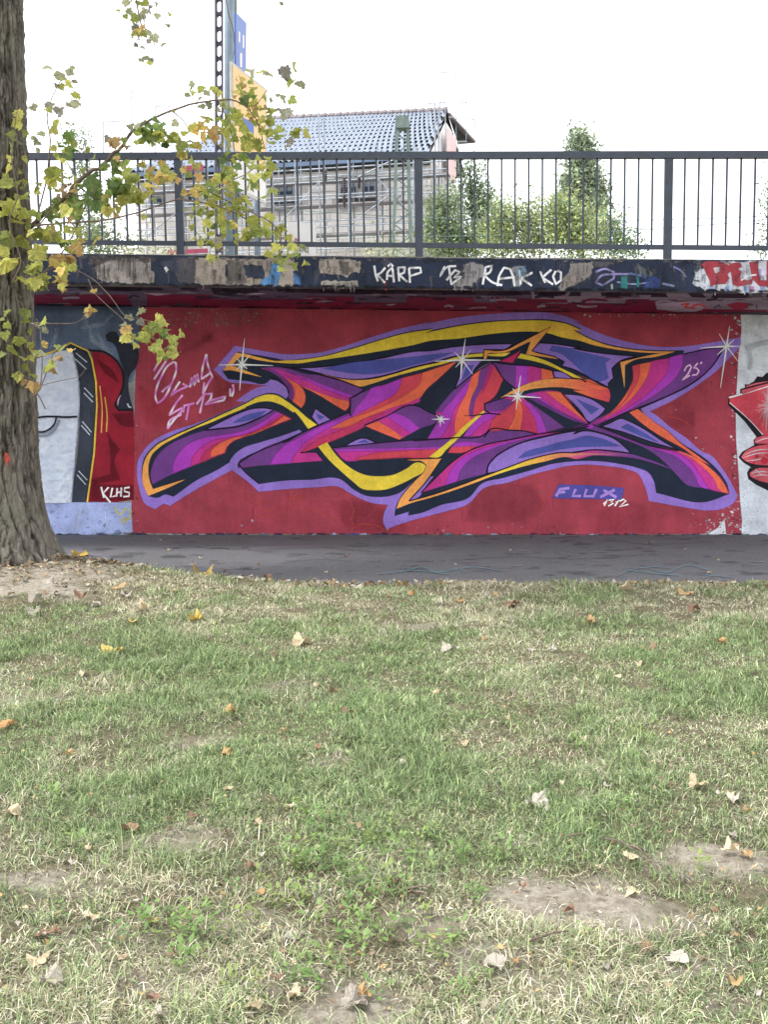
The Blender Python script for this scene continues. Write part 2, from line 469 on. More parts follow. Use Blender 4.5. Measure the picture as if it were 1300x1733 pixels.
b = MB(); g = 900
b.v = [Vector((-g, -g, -0.06)), Vector((g, -g, -0.06)), Vector((g, g, -0.06)), Vector((-g, g, -0.06))]; b.face((0, 1, 2, 3))
tag(b.build('ground', M_soil), kind='structure')
# the lawn: bare soil sheet that undulates, its far rim follows the path
xs = np.concatenate([np.linspace(-14, -5, 20)[:-1], np.linspace(-5, 5, 330), np.linspace(5, 14, 20)[1:]])
ts = np.concatenate([np.linspace(-14, 1.5, 20)[:-1], np.linspace(1.5, 9.3, 300)])
YE = 9.3
soil = grid_mesh('lawn_soil', xs, ts, ground_z, M_lawn, yw=lambda X, Y: np.where(Y > 1.5, 1.5 + (Y - 1.5) * (edge_y(X) + 0.08 - 1.5) / (YE - 1.5), Y))
tag(soil, kind='structure')
co_ = np.empty(len(soil.data.vertices) * 3, np.float32); soil.data.vertices.foreach_get('co', co_); co_ = co_.reshape(-1, 3)
a_ = soil.data.attributes.new('bare', 'FLOAT', 'POINT')
treeish = np.exp(-(((co_[:, 0] - TREE.x) / 1.2) ** 2 + ((co_[:, 1] - TREE.y) / 1.0) ** 2))
a_.data.foreach_set('value', np.clip((bareness(co_[:, 0].astype(float), co_[:, 1].astype(float)) * 1.1) * (1 - .8 * treeish), 0, 1).astype(np.float32))
# path between lawn and wall
b = MB()
pa = [WALL.w(S0, 0), WALL.w(S1, 0)]
nb = [p + NRM * 3.6 for p in pa]
nz = 60
for i in range(nz + 1):
    s = S0 + (S1 - S0) * i / nz
    for k in range(5):
        p = WALL.w(s, 0) + NRM * (3.6 * k / 4 - 0.2); b.v.append(Vector((p.x, p.y, 0.0)))
for i in range(nz):
    for k in range(4):
        a = i * 5 + k; b.face((a + 1, a + 6, a + 5, a))
path = tag(b.build('path', M_asphalt, smooth=True), kind='structure')
# ground at deck level behind the wall
M_yard = mat('yard_gravel', rgb(150, 146, 138), 0.95, rgb(110, 112, 96), 2.0)
b = MB(); z0 = 2.45
p = [WALL.w(-60, 0) - NRM * 0.6, WALL.w(70, 0) - NRM * 0.6, WALL.w(120, 0) - NRM * 600, WALL.w(-120, 0) - NRM * 600]
b.v = [Vector((v.x, v.y, z0)) for v in p]; b.face((0, 1, 2, 3))
tag(b.build('railway_ground', M_yard), kind='structure')

# ------------------------------------------------------------------ wall
b = MB()
n = 20
for i in range(n):
    s0, s1 = S0 + (S1 - S0) * i / n, S0 + (S1 - S0) * (i + 1) / n
    z0_, z1_ = wall_top(s0) - 0.0, wall_top(s1) - 0.0
    k = len(b.v)
    for s_, z_ in ((s0, z0_), (s1, z1_)):
        b.v += [Vector((s_, -0.1, 0)), Vector((s_, z_, 0)), Vector((s_, z_, -0.5)), Vector((s_, -0.1, -0.5))]
    b.face((k, k + 4, k + 5, k + 1)); b.face((k + 1, k + 5, k + 6, k + 2)); b.face((k + 2, k + 6, k + 7, k + 3))
wall = b.build('abutment_wall', M_wallbase); wall.matrix_world = WALL.M
tag(wall, 'low concrete underpass wall covered in red and purple spray paint behind the path', 'wall')
bpy.context.view_layer.update()

# ------------------------------------------------------------------ walkway deck: edge beam, soffit, top
deck = empty('walkway_deck', FASC.w(f1[0], 0)); deck.rotation_euler = (0, 0, 0)
tag(deck, 'concrete walkway deck with tagged dark edge beam jutting out above the painted wall', 'bridge')
bpy.context.view_layer.update()
def child_world(o, parent):
    """parent keeping the world place"""
    o.parent = parent; o.matrix_parent_inverse = parent.matrix_world.inverted(); return o
b = MB()
for i in range(n):
    s0, s1 = S0 + (S1 - S0) * i / n, S0 + (S1 - S0) * (i + 1) / n
    pr = []
    for s_ in (s0, s1):
        pr.append([FASC.w(s_, fas_bot(s_), 0), FASC.w(s_, fas_bot(s_), -0.22), FASC.w(s_, fas_top(s_), -0.30), FASC.w(s_, fas_top(s_) - 0.0, -0.01), FASC.w(s_, fas_top(s_) - 0.02, 0.008)])
    k = len(b.v); b.v += pr[0] + pr[1]
    m_ = 5
    for j in range(m_):
        j2 = (j + 1) % m_; b.face((k + j, k + m_ + j, k + m_ + j2, k + j2))
child_world(b.build('edge_beam', M_conc), deck)
b = MB()
for i in range(n):
    s0, s1 = S0 + (S1 - S0) * i / n, S0 + (S1 - S0) * (i + 1) / n
    pr = []
    for s_ in (s0, s1):
        zb, zt = fas_bot(s_) + 0.025, fas_top(s_) - 0.04
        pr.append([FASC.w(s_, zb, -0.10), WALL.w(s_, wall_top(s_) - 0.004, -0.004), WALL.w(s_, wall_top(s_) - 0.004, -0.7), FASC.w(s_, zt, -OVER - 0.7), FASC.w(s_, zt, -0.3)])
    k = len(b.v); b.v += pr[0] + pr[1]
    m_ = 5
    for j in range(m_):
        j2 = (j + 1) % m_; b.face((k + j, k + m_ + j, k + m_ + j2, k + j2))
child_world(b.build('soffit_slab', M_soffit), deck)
sa = FASC.w(0, fas_bot(0) + 0.022, -0.10); sb = FASC.w(5, fas_bot(5) + 0.022, -0.10); sc_ = WALL.w(0, wall_top(0) - 0.005)
SOFF = Plane(sa, sb - sa, sc_ - sa)
if SOFF.n.z > 0: SOFF = Plane(sb, sa - sb, sc_ - sa)

# ------------------------------------------------------------------ railing
RAIL = Plane(fo - NRM * 0.10, WD, (0, 0, 1))
rail = empty('deck_railing', RAIL.w(f1[0], fas_top(f1[0])))
tag(rail, 'dark grey steel railing with thin upright bars along the edge of the walkway', 'railing')
bpy.context.view_layer.update()
r1, r2 = RAIL.at(150, 265.5), RAIL.at(1200, 263.0)
g1, g2 = RAIL.at(200, 411.5), RAIL.at(1250, 420)
rt = lambda s: lin(r1, r2, s); rb = lambda s: lin(g1, g2, s)
pk = RAIL.at(304, 350)[0], RAIL.at(703, 350)[0], RAIL.at(1131, 350)[0]
SPAN = (pk[2] - pk[0]) / 2
ends = [pk[0] + SPAN * i for i in range(-3, 6)]
RS0, RS1 = ends[0], ends[-1]
def rod(name, a0, b0, a1, b1, w_, d_, bev=None):
    mb = MB(); A, B = RAIL.w(a0, b0), RAIL.w(a1, b1)
    mb.bar(A, B, w_, d_, up=NRM if abs((B - A).normalized().z) > 0.9 else Vector((0, 0, 1)))
    return child_world(mb.build(name, M_rail), rail)
rod('top_rail', RS0, rt(RS0), RS1, rt(RS1), 0.07, 0.062)
rod('bottom_rail', RS0, rb(RS0), RS1, rb(RS1), 0.03, 0.044)
for e in ends:
    rod('post', e, fas_top(e) - 0.03, e, rt(e) - 0.032, 0.076, 0.05)
for a, c in zip(ends[:-1], ends[1:]):
    u = (c - a) / 18.32
    for j in range(17):
        s = a + u * (1.16 + j)
        rod('baluster', s, rb(s) + 0.02, s, rt(s) - 0.03, 0.017, 0.017)

# ------------------------------------------------------------------ colours of the paint (as displayed, 0-255)
LAV, INK, BLU = (136, 108, 186), (28, 37, 54), (74, 80, 152)
YEL, ORA = (216, 190, 62), (226, 152, 80)
PUR, VIO, MAG, RED, ORG, CRI = (104, 58, 126), (160, 58, 172), (180, 52, 130), (194, 66, 80), (216, 100, 72), (184, 54, 92)
LINE = (26, 16, 34)
def grad(p0, c0, p1, c1, p2=None, c2=None):
    """colour running from c0 at p0 to c1 at p1 (and on to c2)"""
    a, bb = np.array(p0, float), np.array(p1, float)
    def f(p):
        d = bb - a; t = np.dot(np.array(p) - a, d) / np.dot(d, d)
        if t <= 1 or p2 is None: t = min(1, max(0, t)); return tuple(x + (y - x) * t for x, y in zip(c0, c1))
        e = np.array(p2, float) - bb; t = min(1, max(0, np.dot(np.array(p) - bb, e) / np.dot(e, e)))
        return tuple(x + (y - x) * t for x, y in zip(c1, c2))
    return f

# ---- red field and the two neighbouring paintings on the wall
RB = (150, 58, 72)
P = Paint(WALL)
P.poly(cX(228, 500, 600, 500, 1000, 500, 1255, 505, 1256, 560, 1250, 600, 1249, 640, 1245, 690, 1246, 740, 1250, 800, 1252, 850, 1255, 880, 1254, 903, 1228, 903, 1226, 880, 1216, 894, 1190, 903, 1000, 905, 700, 904, 400, 903, 224, 902, 223, 800, 228, 700, 231, 600), RB, sm=False, feather=1.5)
# old work showing through
for pts, c, al in ((cA(70, 580, 200, 640, 380, 760, 300, 867, 120, 867, 80, 700), (182, 48, 56), .6), (cA(320, 350, 520, 240, 600, 200, 605, 240, 420, 330, 330, 365), (92, 34, 52), .6),
                   (cA(525, 200, 560, 170, 605, 200, 590, 245, 540, 245), (92, 34, 52), .6), (cF(510, 640, 760, 600, 900, 650, 940, 720, 950, 800, 800, 867, 380, 867, 430, 740), (118, 48, 62), .55),
                   (cH(180, 720, 400, 640, 530, 680, 540, 867, 180, 867), (120, 44, 58), .5), (cD(450, 640, 700, 690, 740, 720, 760, 850, 500, 867, 430, 760), (128, 50, 62), .5),
                   (cG(580, 770, 760, 690, 890, 740, 890, 867, 700, 867), (126, 50, 66), .6), (cA(620, 500, 720, 545, 900, 570, 820, 650, 700, 680, 640, 620), (128, 48, 52), .6),
                   (cH(690, 0, 890, 0, 890, 200, 800, 180, 700, 80), (130, 50, 64), .6), (cX(560, 850, 600, 846, 680, 862, 690, 900, 590, 902), (140, 42, 54), .5)):
    P.poly(pts, c, alpha=al * .36, feather=8)
for pts in (cA(615, 520, 640, 600, 720, 650, 860, 660), cA(680, 540, 690, 620, 830, 645), cA(460, 830, 470, 790, 510, 770), cG(690, 730, 690, 800, 780, 820, 860, 867), cG(620, 740, 620, 830, 560, 867), cG(715, 700, 715, 800),
            cD(20, 640, 60, 600, 100, 640, 60, 700, 20, 690), cD(110, 560, 130, 640, 100, 720), cD(190, 700, 260, 720, 330, 740, 360, 790), cD(480, 650, 520, 700, 500, 780, 510, 820), cD(495, 850, 560, 815, 680, 820, 760, 860),
            cB(860, 710, 920, 760, 980, 720, 960, 800, 1060, 800, 1110, 740, 1130, 820), cB(930, 850, 1000, 830, 1100, 867), cB(1150, 720, 1230, 700, 1300, 720), cF(880, 540, 910, 620, 945, 700, 950, 800), cF(1125, 730, 1130, 800)):
    P.stroke(pts, (196, 78, 62), 1.0, alpha=.55)
# flakes and chips where paint has come off
def chips(P_, n, x0, x1, y0, y1, cols, smin=.6, smax=2.6, al=(.4, .85)):
    P_.cycle(6)
    for _ in range(n):
        x, y = random.uniform(x0, x1), random.uniform(y0, y1); r = random.uniform(smin, smax) * random.uniform(.5, 1)
        k = random.randint(5, 7); st = random.uniform(.35, 1.0); a0 = random.random() * 6
        P_.poly([(x + math.cos(a0 + 6.283 * j / k) * r * random.uniform(.5, 1.5), y + math.sin(a0 + 6.283 * j / k) * r * st * random.uniform(.5, 1.5)) for j in range(k)], random.choice(cols), alpha=random.uniform(*al), sm=False, feather=.5)
    P_.end()
pale = [(196, 180, 182), (172, 140, 146), (150, 140, 142), (206, 198, 198)]
chips(P, 70, 985, 1255, 529, 538, pale); chips(P, 40, 300, 700, 521, 532, [(150, 130, 130), (120, 100, 104)], .6, 3.2, (.3, .7))
chips(P, 110, 280, 440, 520, 552, [(168, 150, 152), (150, 136, 140), (128, 100, 108)], 1, 5, (.15, .45))
for i in range(60):
    x = random.uniform(285, 440); y = random.uniform(520, 545); P.stroke([(x, y), (x + random.uniform(-2, 2), y + random.uniform(6, 22))], (136, 116, 122), random.uniform(.6, 2), alpha=random.uniform(.1, .35), taper=True)
for i in range(40):
    x = random.uniform(240, 1230); y = random.uniform(540, 860); P.stroke([(x, y), (x + random.uniform(-3, 3), y + random.uniform(10, 46))], random.choice([(120, 44, 60), (170, 72, 84), (134, 48, 64)]), random.uniform(.6, 1.6), alpha=random.uniform(.15, .4), taper=True)
chips(P, 60, 1160, 1252, 740, 900, pale, .5, 2.2); chips(P, 110, 1238, 1257, 535, 900, [(206, 206, 212), (198, 200, 206), (190, 150, 160)], .8, 4.0, (.5, .95)); chips(P, 40, 1240, 1254, 560, 900, [RB, (140, 50, 66)], .8, 4); chips(P, 40, 1050, 1250, 545, 700, pale, .4, 1.4, (.3, .7)); chips(P, 50, 1215, 1256, 840, 903, pale, .8, 3.5)
chips(P, 60, 225, 1200, 880, 903, [(180, 90, 96), (190, 176, 190), (120, 44, 56)], .5, 2.4, (.25, .7)); chips(P, 30, 224, 236, 700, 890, [(190, 160, 165), (60, 40, 52)], .6, 2.2)
chips(P, 90, 300, 1240, 560, 880, [(190, 76, 76), (120, 40, 52), (176, 100, 100)], .5, 2.0, (.15, .4))
P.build('red_background', M_paint_old, wall)

P = Paint(WALL)          # grey and red painting on the left
P.poly(cJ(-900, 150, 735, 150, 738, 480, 725, 540, 700, 620, -900, 620), (88, 104, 128), feather=2)
for pts, wd, al in ((cJ(430, 330, 475, 325, 560, 310), 9, .35), (cJ(475, 325, 500, 400, 560, 440), 10, .3), (cJ(475, 325, 450, 270, 500, 250), 7, .3), (cJ(300, 330, 290, 400, 260, 440), 8, .25), (cJ(560, 300, 600, 260), 8, .25), (cJ(-200, 300, 100, 260, 250, 330), 22, .25), (cJ(520, 360, 560, 440, 620, 500), 12, .3)):
    P.stroke(pts, (176, 190, 206), wd / 2, alpha=al, taper='both', feather=4)
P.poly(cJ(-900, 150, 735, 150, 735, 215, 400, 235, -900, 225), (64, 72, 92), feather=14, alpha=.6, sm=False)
P.poly(cJ(490, 455, 560, 470, 620, 510, 652, 570, 655, 630, 640, 690, 615, 740, 640, 768, 712, 768, 716, 1000, 712, 1245, 560, 1265, 455, 1262, 500, 1000, 515, 750, 508, 600), (140, 28, 46))
for pts in (cJ(575, 890, 600, 930, 640, 980, 615, 1020, 640, 1140, 500, 1165, 490, 1140, 590, 1110, 590, 1000), cJ(600, 790, 710, 780, 712, 860, 650, 850), cJ(520, 500, 600, 560, 630, 620, 560, 570), cJ(490, 1165, 710, 1170, 712, 1245, 480, 1260)):
    P.poly(pts, (104, 20, 38), alpha=.6, feather=3)
P.poly(cJ(-900, 1255, 200, 1258, 700, 1262, 703, 1340, 708, 1418, 520, 1432, 320, 1446, -900, 1450), (150, 162, 202), feather=1.5)
chips(P, 60, 60, 224, 852, 902, [(190, 196, 220), (120, 124, 160), (176, 168, 200), (96, 100, 130)], 1, 6, (.2, .5))
for pts in (cJ(430, 1270, 425, 1340, 410, 1410), cJ(400, 1330, 440, 1330), cJ(560, 1300, 575, 1400)): P.stroke(pts, (196, 204, 226), 1.6, alpha=.6)
for pts in (cJ(610, 1285, 640, 1330, 665, 1300, 690, 1290), cJ(650, 1345, 690, 1350, 700, 1300), cJ(640, 1350, 660, 1370, 690, 1345)): P.stroke(pts, (200, 190, 92), 2.0, alpha=.8)
P.poly(cJ(590, 352, 620, 352, 645, 392, 735, 430, 740, 470, 725, 540, 695, 580, 690, 690, 712, 766, 630, 770, 613, 745, 640, 690, 662, 640, 664, 590, 640, 500, 600, 412, 570, 400, 563, 372), (40, 42, 56))
P.stroke(cJ(470, 450, 560, 462, 620, 505, 652, 560, 658, 630, 640, 690, 613, 742, 635, 770, 712, 770), (22, 20, 30), 3)
P.stroke(cJ(628, 745, 632, 715, 645, 690), (210, 170, 190), 1.6, taper='both'); P.stroke(cJ(680, 735, 688, 752, 700, 755), (190, 190, 205), 2.0)
P.poly(cJ(345, 437, 375, 412, 430, 430, 470, 455, 490, 500, 510, 610, 515, 750, 500, 1000, 468, 1260, 383, 1258, 400, 1110, 420, 960, 426, 700, 412, 560, 385, 470), (50, 56, 68))
P.poly(cJ(440, 600, 480, 640, 490, 800, 470, 1000, 430, 1000, 440, 800), (74, 80, 94), alpha=.5, feather=8)
for a in ((405, 465, 465, 515), (400, 495, 462, 552), (450, 650, 497, 700), (448, 678, 496, 727), (440, 830, 488, 887), (434, 850, 480, 902), (420, 1093, 466, 1142), (411, 1113, 458, 1166)):
    P.stroke(cJ(*a), (176, 186, 198), 1.3)
P.stroke(cJ(190, 485, 265, 465, 330, 440, 375, 412, 470, 455, 490, 500, 512, 620, 517, 750, 502, 1000, 465, 1258), (214, 188, 72), 2.6, sm=False)
P.stroke(cJ(375, 418, 465, 460, 484, 505, 505, 620, 510, 750, 495, 1000, 459, 1256), (30, 30, 38), 1.0, sm=False)
for a in ((533, 640, 545, 760, 541, 890), (560, 700, 572, 800, 568, 885)): P.stroke(cJ(*a), (226, 160, 80), 1.6)
for pts in (cJ(540, 1178, 547, 1205, 555, 1236), cJ(580, 1180, 550, 1213, 590, 1262), cJ(600, 1183, 590, 1232, 616, 1226), cJ(626, 1184, 622, 1230), cJ(648, 1182, 645, 1230), cJ(622, 1208, 647, 1206), cJ(692, 1180, 666, 1184, 664, 1202, 690, 1208, 688, 1228, 658, 1230)):
    P.stroke(pts, (230, 226, 226), 2.4, sm=False)
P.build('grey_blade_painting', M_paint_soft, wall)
P = Paint(WALL)          # roughcast white area with black lines
panel = smooth_path(cJ(-900, 520, 190, 497, 270, 470, 350, 450, 385, 452, 408, 530, 423, 610, 424, 800, 412, 960, 395, 1120, 383, 1262, 200, 1270, -900, 1270))
P.poly(panel, (190, 198, 214), sm=False)
M_rough = mat('roughcast_white', rgb(205, 212, 226, 1.3), .8, rgb(184, 194, 212, 1.3), 9.0, .8, 70)
pp = np.array([WALL.at(*p_) for p_ in panel])
gs, gz_ = np.arange(pp[:, 0].min(), pp[:, 0].max(), .013), np.arange(pp[:, 1].min(), pp[:, 1].max(), .013)
gs = gs[gs > -2.2]; GS, GZ2 = np.meshgrid(gs, gz_)
ins_ = np.zeros(GS.shape, bool)
for i in range(len(pp)):
    (x0, y0), (x1, y1) = pp[i], pp[i - 1]
    ins_ ^= ((y0 > GZ2) != (y1 > GZ2)) & (GS < (x1 - x0) * (GZ2 - y0) / (y1 - y0 + 1e-12) + x0)
hgt = .006 + .034 * np.clip(fbm(GS * 14, GZ2 * 17, 90, 3) - .3, 0, 1) + .016 * fbm(GS * 42, GZ2 * 42, 91, 2)
ix = np.arange(GS.size).reshape(GS.shape); ok_ = ins_[:-1, :-1] & ins_[1:, 1:] & ins_[1:, :-1] & ins_[:-1, 1:]
fq = np.stack([ix[:-1, :-1], ix[:-1, 1:], ix[1:, 1:], ix[1:, :-1]], -1)[ok_]
me = bpy.data.meshes.new('roughcast_render'); me.from_pydata(np.stack([GS, GZ2, hgt], -1).reshape(-1, 3).tolist(), [], fq.tolist()); me.materials.append(M_rough)
me.polygons.foreach_set('use_smooth', [True] * len(me.polygons)); me.update()
o = bpy.data.objects.new('roughcast_render', me); o.matrix_world = WALL.M; COL.objects.link(o); child_world(o, wall)
P.base = .040
P.stroke(cJ(190, 812, 240, 804, 300, 803, 360, 806, 420, 803), (26, 32, 46), 2.6); P.stroke(cJ(190, 884, 240, 884, 275, 868, 300, 838, 308, 808), (26, 32, 46), 2.4)
P.stroke(cJ(196, 905, 260, 900, 300, 870, 325, 820), (120, 126, 142), 3.0, alpha=.6, feather=2)
P.build('roughcast_white_panel', M_paint_rough, wall)

P = Paint(WALL)          # white wall with a pink figure on the right
P.poly(cX(1252, 505, 1700, 505, 1700, 908, 1255, 908, 1256, 880, 1253, 850, 1250, 800, 1246, 745, 1245, 690, 1248, 640, 1250, 600, 1255, 560), (198, 204, 212), sm=False)
P.poly(cX(1198, 904, 1215, 893, 1226, 878, 1229, 904), (206, 208, 214), sm=False); chips(P, 26, 1196, 1232, 878, 904, [(210, 210, 216), (180, 130, 140)], .8, 3)
P.poly(cR(500, 330, 560, 290, 650, 260, 1500, 200, 1500, 520, 650, 470, 520, 440), (206, 212, 212), alpha=.5, feather=10)
P.stroke(cR(480, 300, 560, 275, 650, 255, 900, 230), (166, 172, 178), 4, alpha=.5, feather=4); P.stroke(cR(500, 300, 520, 380, 510, 460), (166, 172, 178), 5, alpha=.4, feather=4)
P.poly(cR(357, 662, 445, 636, 445, 600, 480, 592, 478, 566, 505, 568, 545, 545, 570, 508, 608, 512, 640, 482, 700, 470, 1500, 400, 1500, 1380, 650, 1345, 560, 1300, 505, 1260, 495, 1215, 520, 1170, 470, 1140, 432, 1100, 460, 1060, 548, 1012, 543, 975, 565, 950, 510, 880, 480, 840, 420, 780, 357, 718), (28, 26, 34), sm=False)
P.poly(cR(368, 668, 450, 648, 650, 588, 1500, 330, 1500, 980, 700, 940, 612, 936, 520, 830, 368, 700), (196, 70, 84), sm=False)
P.cycle(12)
for i in range(26):
    t = i / 25; x1, y1 = 470 + random.uniform(-20, 60) + 120 * abs(t - .5), 610 + t * 310
    P.stroke(cR(720 + random.uniform(0, 60), 720 + (t - .5) * 120, 0.5 * (760 + x1), .5 * (720 + y1) + random.uniform(-8, 8), x1 + 80 + 40 * t, y1), (226, 206, 212), random.uniform(1.0, 2.6), alpha=.6, taper=True)
P.end()
P.poly(cR(650, 600, 1500, 480, 1500, 900, 720, 890, 650, 800), (222, 200, 206), alpha=.6, feather=10)
P.stroke(cR(362, 664, 450, 640, 650, 580), (226, 226, 230), 2.0); P.stroke(cR(368, 700, 520, 835, 612, 936), (214, 196, 204), 1.0)
P.poly(cR(560, 960, 620, 940, 1500, 940, 1500, 1000, 560, 1000, 550, 985), (190, 80, 96), sm=False)
P.poly(cR(485, 580, 560, 556, 1500, 430, 1500, 480, 650, 555, 490, 590), (196, 96, 108), sm=False); P.poly(cR(455, 608, 650, 560, 1500, 440, 1500, 500, 650, 576, 460, 640), (190, 84, 98), sm=False)
P.stroke(cR(470, 598, 650, 552, 900, 500), (28, 26, 34), 1.4)
P.poly(cR(452, 1098, 480, 1062, 540, 1028, 650, 1005, 1500, 960, 1500, 1180, 650, 1160, 540, 1148, 480, 1125), (200, 82, 96))
P.poly(cR(515, 1215, 560, 1185, 650, 1178, 1500, 1180, 1500, 1300, 650, 1288, 560, 1262, 520, 1240), (200, 88, 100))
for a in ((470, 1085, 560, 1050, 660, 1040), (460, 1105, 560, 1075, 660, 1066), (490, 1125, 560, 1120, 660, 1090), (530, 1215, 600, 1205, 660, 1210), (540, 1240, 600, 1228, 660, 1235), (540, 1215, 560, 1195, 600, 1225), (560, 990, 620, 965, 660, 960)):
    P.stroke(cR(*a), (226, 210, 216), 1.8, alpha=.8, taper='both')
for x, y, r in ((622, 1125, 26), (567, 1093, 13), (640, 1090, 9), (545, 1140, 8)): P.poly([cR(x + r * math.cos(t), y + r * math.sin(t))[0] for t in np.linspace(0, 6.28, 12)[:-1]], (196, 42, 64))
chips(P, 70, 1258, 1330, 700, 905, [(150, 158, 170), (170, 176, 186), (222, 226, 230)], .4, 2.2, (.2, .6)); chips(P, 14, 1258, 1320, 535, 640, [(150, 158, 166)], .6, 2.0, (.3, .6))
P.build('white_wall_painting', M_paint_soft, wall)
P = Paint(WALL)          # dirty foot of the wall
P.cycle(12)
for i in range(130):
    x = 60 + i * 9.7 + random.uniform(-4, 4); wd = random.uniform(6, 26); y = 906 + random.uniform(-1, 1); h = random.uniform(1.2, 4.5)
    P.poly(cX(x - wd / 2, y + 2, x - wd * .3, y - h * .7, x, y - h, x + wd * .3, y - h * .6, x + wd / 2, y + 2), random.choice([(40, 38, 58), (54, 46, 80), (30, 30, 44), (60, 70, 120), (44, 40, 52), (70, 120, 128), (150, 160, 190), (40, 44, 90)]), alpha=random.uniform(.5, .95), feather=.8)
P.end()
P.build('wall_foot_stain', M_paint_soft, wall)

# ---- the big lettering
P = Paint(WALL)
lav = (cA(615, 460, 770, 283, 1050, 334) + cC(0, 345, 100, 345, 250, 335, 400, 300, 600, 235, 850, 160, 1100, 105) + cE(0, 125, 250, 75, 500, 50, 700, 40, 900, 42, 1000, 60, 1150, 115) +
       cG(0, 100, 100, 150, 230, 205, 400, 255, 520, 280, 800, 290, 1000, 262, 1225, 222, 1228, 268, 1150, 370, 1060, 460, 900, 580, 720, 690, 560, 765) + cH(590, 0, 700, 90, 830, 180, 970, 290, 998, 300, 1090, 400, 1150, 490, 1205, 600, 1193, 630, 980, 710, 900, 700, 555, 640, 545, 590, 520, 520, 475, 440, 400, 410, 250, 385, 100, 374) +
       cF(1170, 465, 1000, 500, 880, 530, 700, 590, 505, 640, 405, 745, 250, 800) + cD(1100, 740, 900, 795, 755, 845, 733, 800, 735, 740, 767, 668, 650, 655, 570, 625, 500, 590, 400, 535, 250, 540, 0, 555) +
       cB(945, 660, 905, 620, 750, 500, 600, 580, 450, 665, 295, 762, 250, 745, 185, 787, 110, 745, 70, 640, 52, 520, 60, 430, 100, 360, 180, 280, 300, 220, 500, 155, 700, 70, 850, 0) + cA(780, 690, 860, 630, 940, 588, 1010, 575, 850, 560, 720, 545))
P.poly(lav, LAV, feather=1.0)
ink = (cA(680, 470, 790, 328, 1050, 372) + cC(0, 387, 130, 380, 300, 355, 500, 300, 700, 240, 900, 185, 1100, 155) + cE(0, 180, 200, 140, 450, 105, 700, 92, 930, 95, 1050, 120, 1150, 165) +
       cG(0, 160, 100, 215, 250, 270, 400, 300, 600, 316, 815, 318, 805, 342, 1000, 302, 1108, 286, 1095, 325, 1040, 410, 970, 490, 850, 580, 700, 655, 495, 745) +
       cH(520, 0, 600, 65, 680, 115, 800, 220, 900, 283, 1000, 355, 1080, 438, 1130, 520, 1147, 587, 980, 646, 610, 582, 590, 490, 550, 430, 480, 400, 350, 370, 200, 350, 0, 350) +
       cF(1170, 437, 1000, 460, 850, 505, 650, 560, 505, 597, 405, 702, 200, 757) + cD(1000, 730, 915, 746, 920, 718, 815, 750, 820, 700, 860, 610, 945, 505, 850, 580, 760, 607, 690, 611, 600, 600, 520, 560, 415, 480, 200, 485, 0, 492) +
       cB(950, 602, 810, 480, 757, 428, 640, 500, 500, 570, 320, 696, 260, 680, 205, 703, 135, 692, 98, 600, 87, 510, 108, 410, 178, 323, 298, 253, 478, 173, 600, 118, 700, 73, 850, 5) + cA(950, 648, 1020, 630, 1080, 636, 1145, 672, 1167, 640, 1150, 588, 1100, 548, 1030, 530, 1003, 555, 860, 542, 720, 528))
P.poly(ink, INK, feather=.7)
def window(pts, blue=None, line=True):
    P.poly(pts, LAV)
    if line: P.stroke(pts + pts[:1], LINE, 1.5)
    if blue: P.poly(blue, BLU)
window(cC(60, 445, 250, 440, 450, 418, 700, 378, 1000, 322) + cE(0, 322, 200, 292, 450, 272, 650, 268, 580, 315, 435, 312, 425, 337, 300, 347, 180, 370, 60, 408) + cC(1150, 395, 950, 440, 800, 485, 650, 520, 500, 530, 400, 520, 280, 490, 150, 460),
       cC(290, 450, 500, 408, 800, 380, 1100, 347, 1248, 332, 1150, 370, 900, 440, 750, 480, 620, 493, 500, 485, 400, 470))
window(cE(835, 262, 950, 270, 1150, 300) + cG(0, 303, 100, 322, 300, 347, 475, 360, 340, 400, 285, 450, 297, 520, 258, 560, 262, 590, 150, 532) + cE(1083, 456, 1000, 432, 1018, 400, 960, 372, 800, 330, 783, 316),
       cE(930, 284, 1100, 308) + cG(0, 315, 150, 348, 275, 380, 235, 410, 260, 520, 210, 543, 100, 500) + cE(1130, 455, 1060, 392, 1000, 345, 908, 318))
window(cE(935, 465, 1000, 475, 1090, 527, 1000, 522, 945, 518))
window(cE(1010, 635, 1150, 650, 1250, 690) + cG(238, 742, 225, 765, 130, 845, 112, 840, 60, 770), cE(1108, 674, 1275, 745, 1215, 786))
window(cE(215, 600, 245, 520, 280, 430, 300, 392, 420, 392, 385, 430, 355, 470, 350, 492), cE(265, 540, 302, 430, 355, 425, 325, 490))
window(cC(235, 740, 350, 825, 255, 865, 205, 805), cC(240, 782, 302, 805, 266, 826))
window(cD(440, 238, 595, 180, 682, 215, 560, 232), cD(545, 213, 595, 190, 630, 213))
window(cF(540, 527, 545, 480, 590, 415, 680, 352, 800, 298, 950, 260, 1100, 228, 1215, 210) + cH(0, 150, 75, 127, 200, 145, 320, 195, 380, 245, 428, 292, 300, 277, 150, 268, 0, 285) + cF(1170, 372, 1000, 395, 850, 430, 700, 490),
       cF(765, 415, 820, 370, 950, 330, 1100, 290) + cH(0, 190, 95, 163, 200, 180, 350, 240, 200, 242, 0, 250) + cF(1000, 365, 850, 400))
window(cH(205, 95, 280, 65, 350, 35, 420, 60, 550, 130, 640, 190, 772, 267, 600, 217, 350, 132), cH(350, 100, 400, 75, 520, 140, 628, 212, 500, 167))
window(cB(550, 207, 700, 130, 820, 75, 900, 50, 980, 45, 1057, 57, 1000, 95, 920, 132, 800, 177, 650, 197), cB(748, 157, 850, 100, 1002, 65, 960, 105, 880, 135))
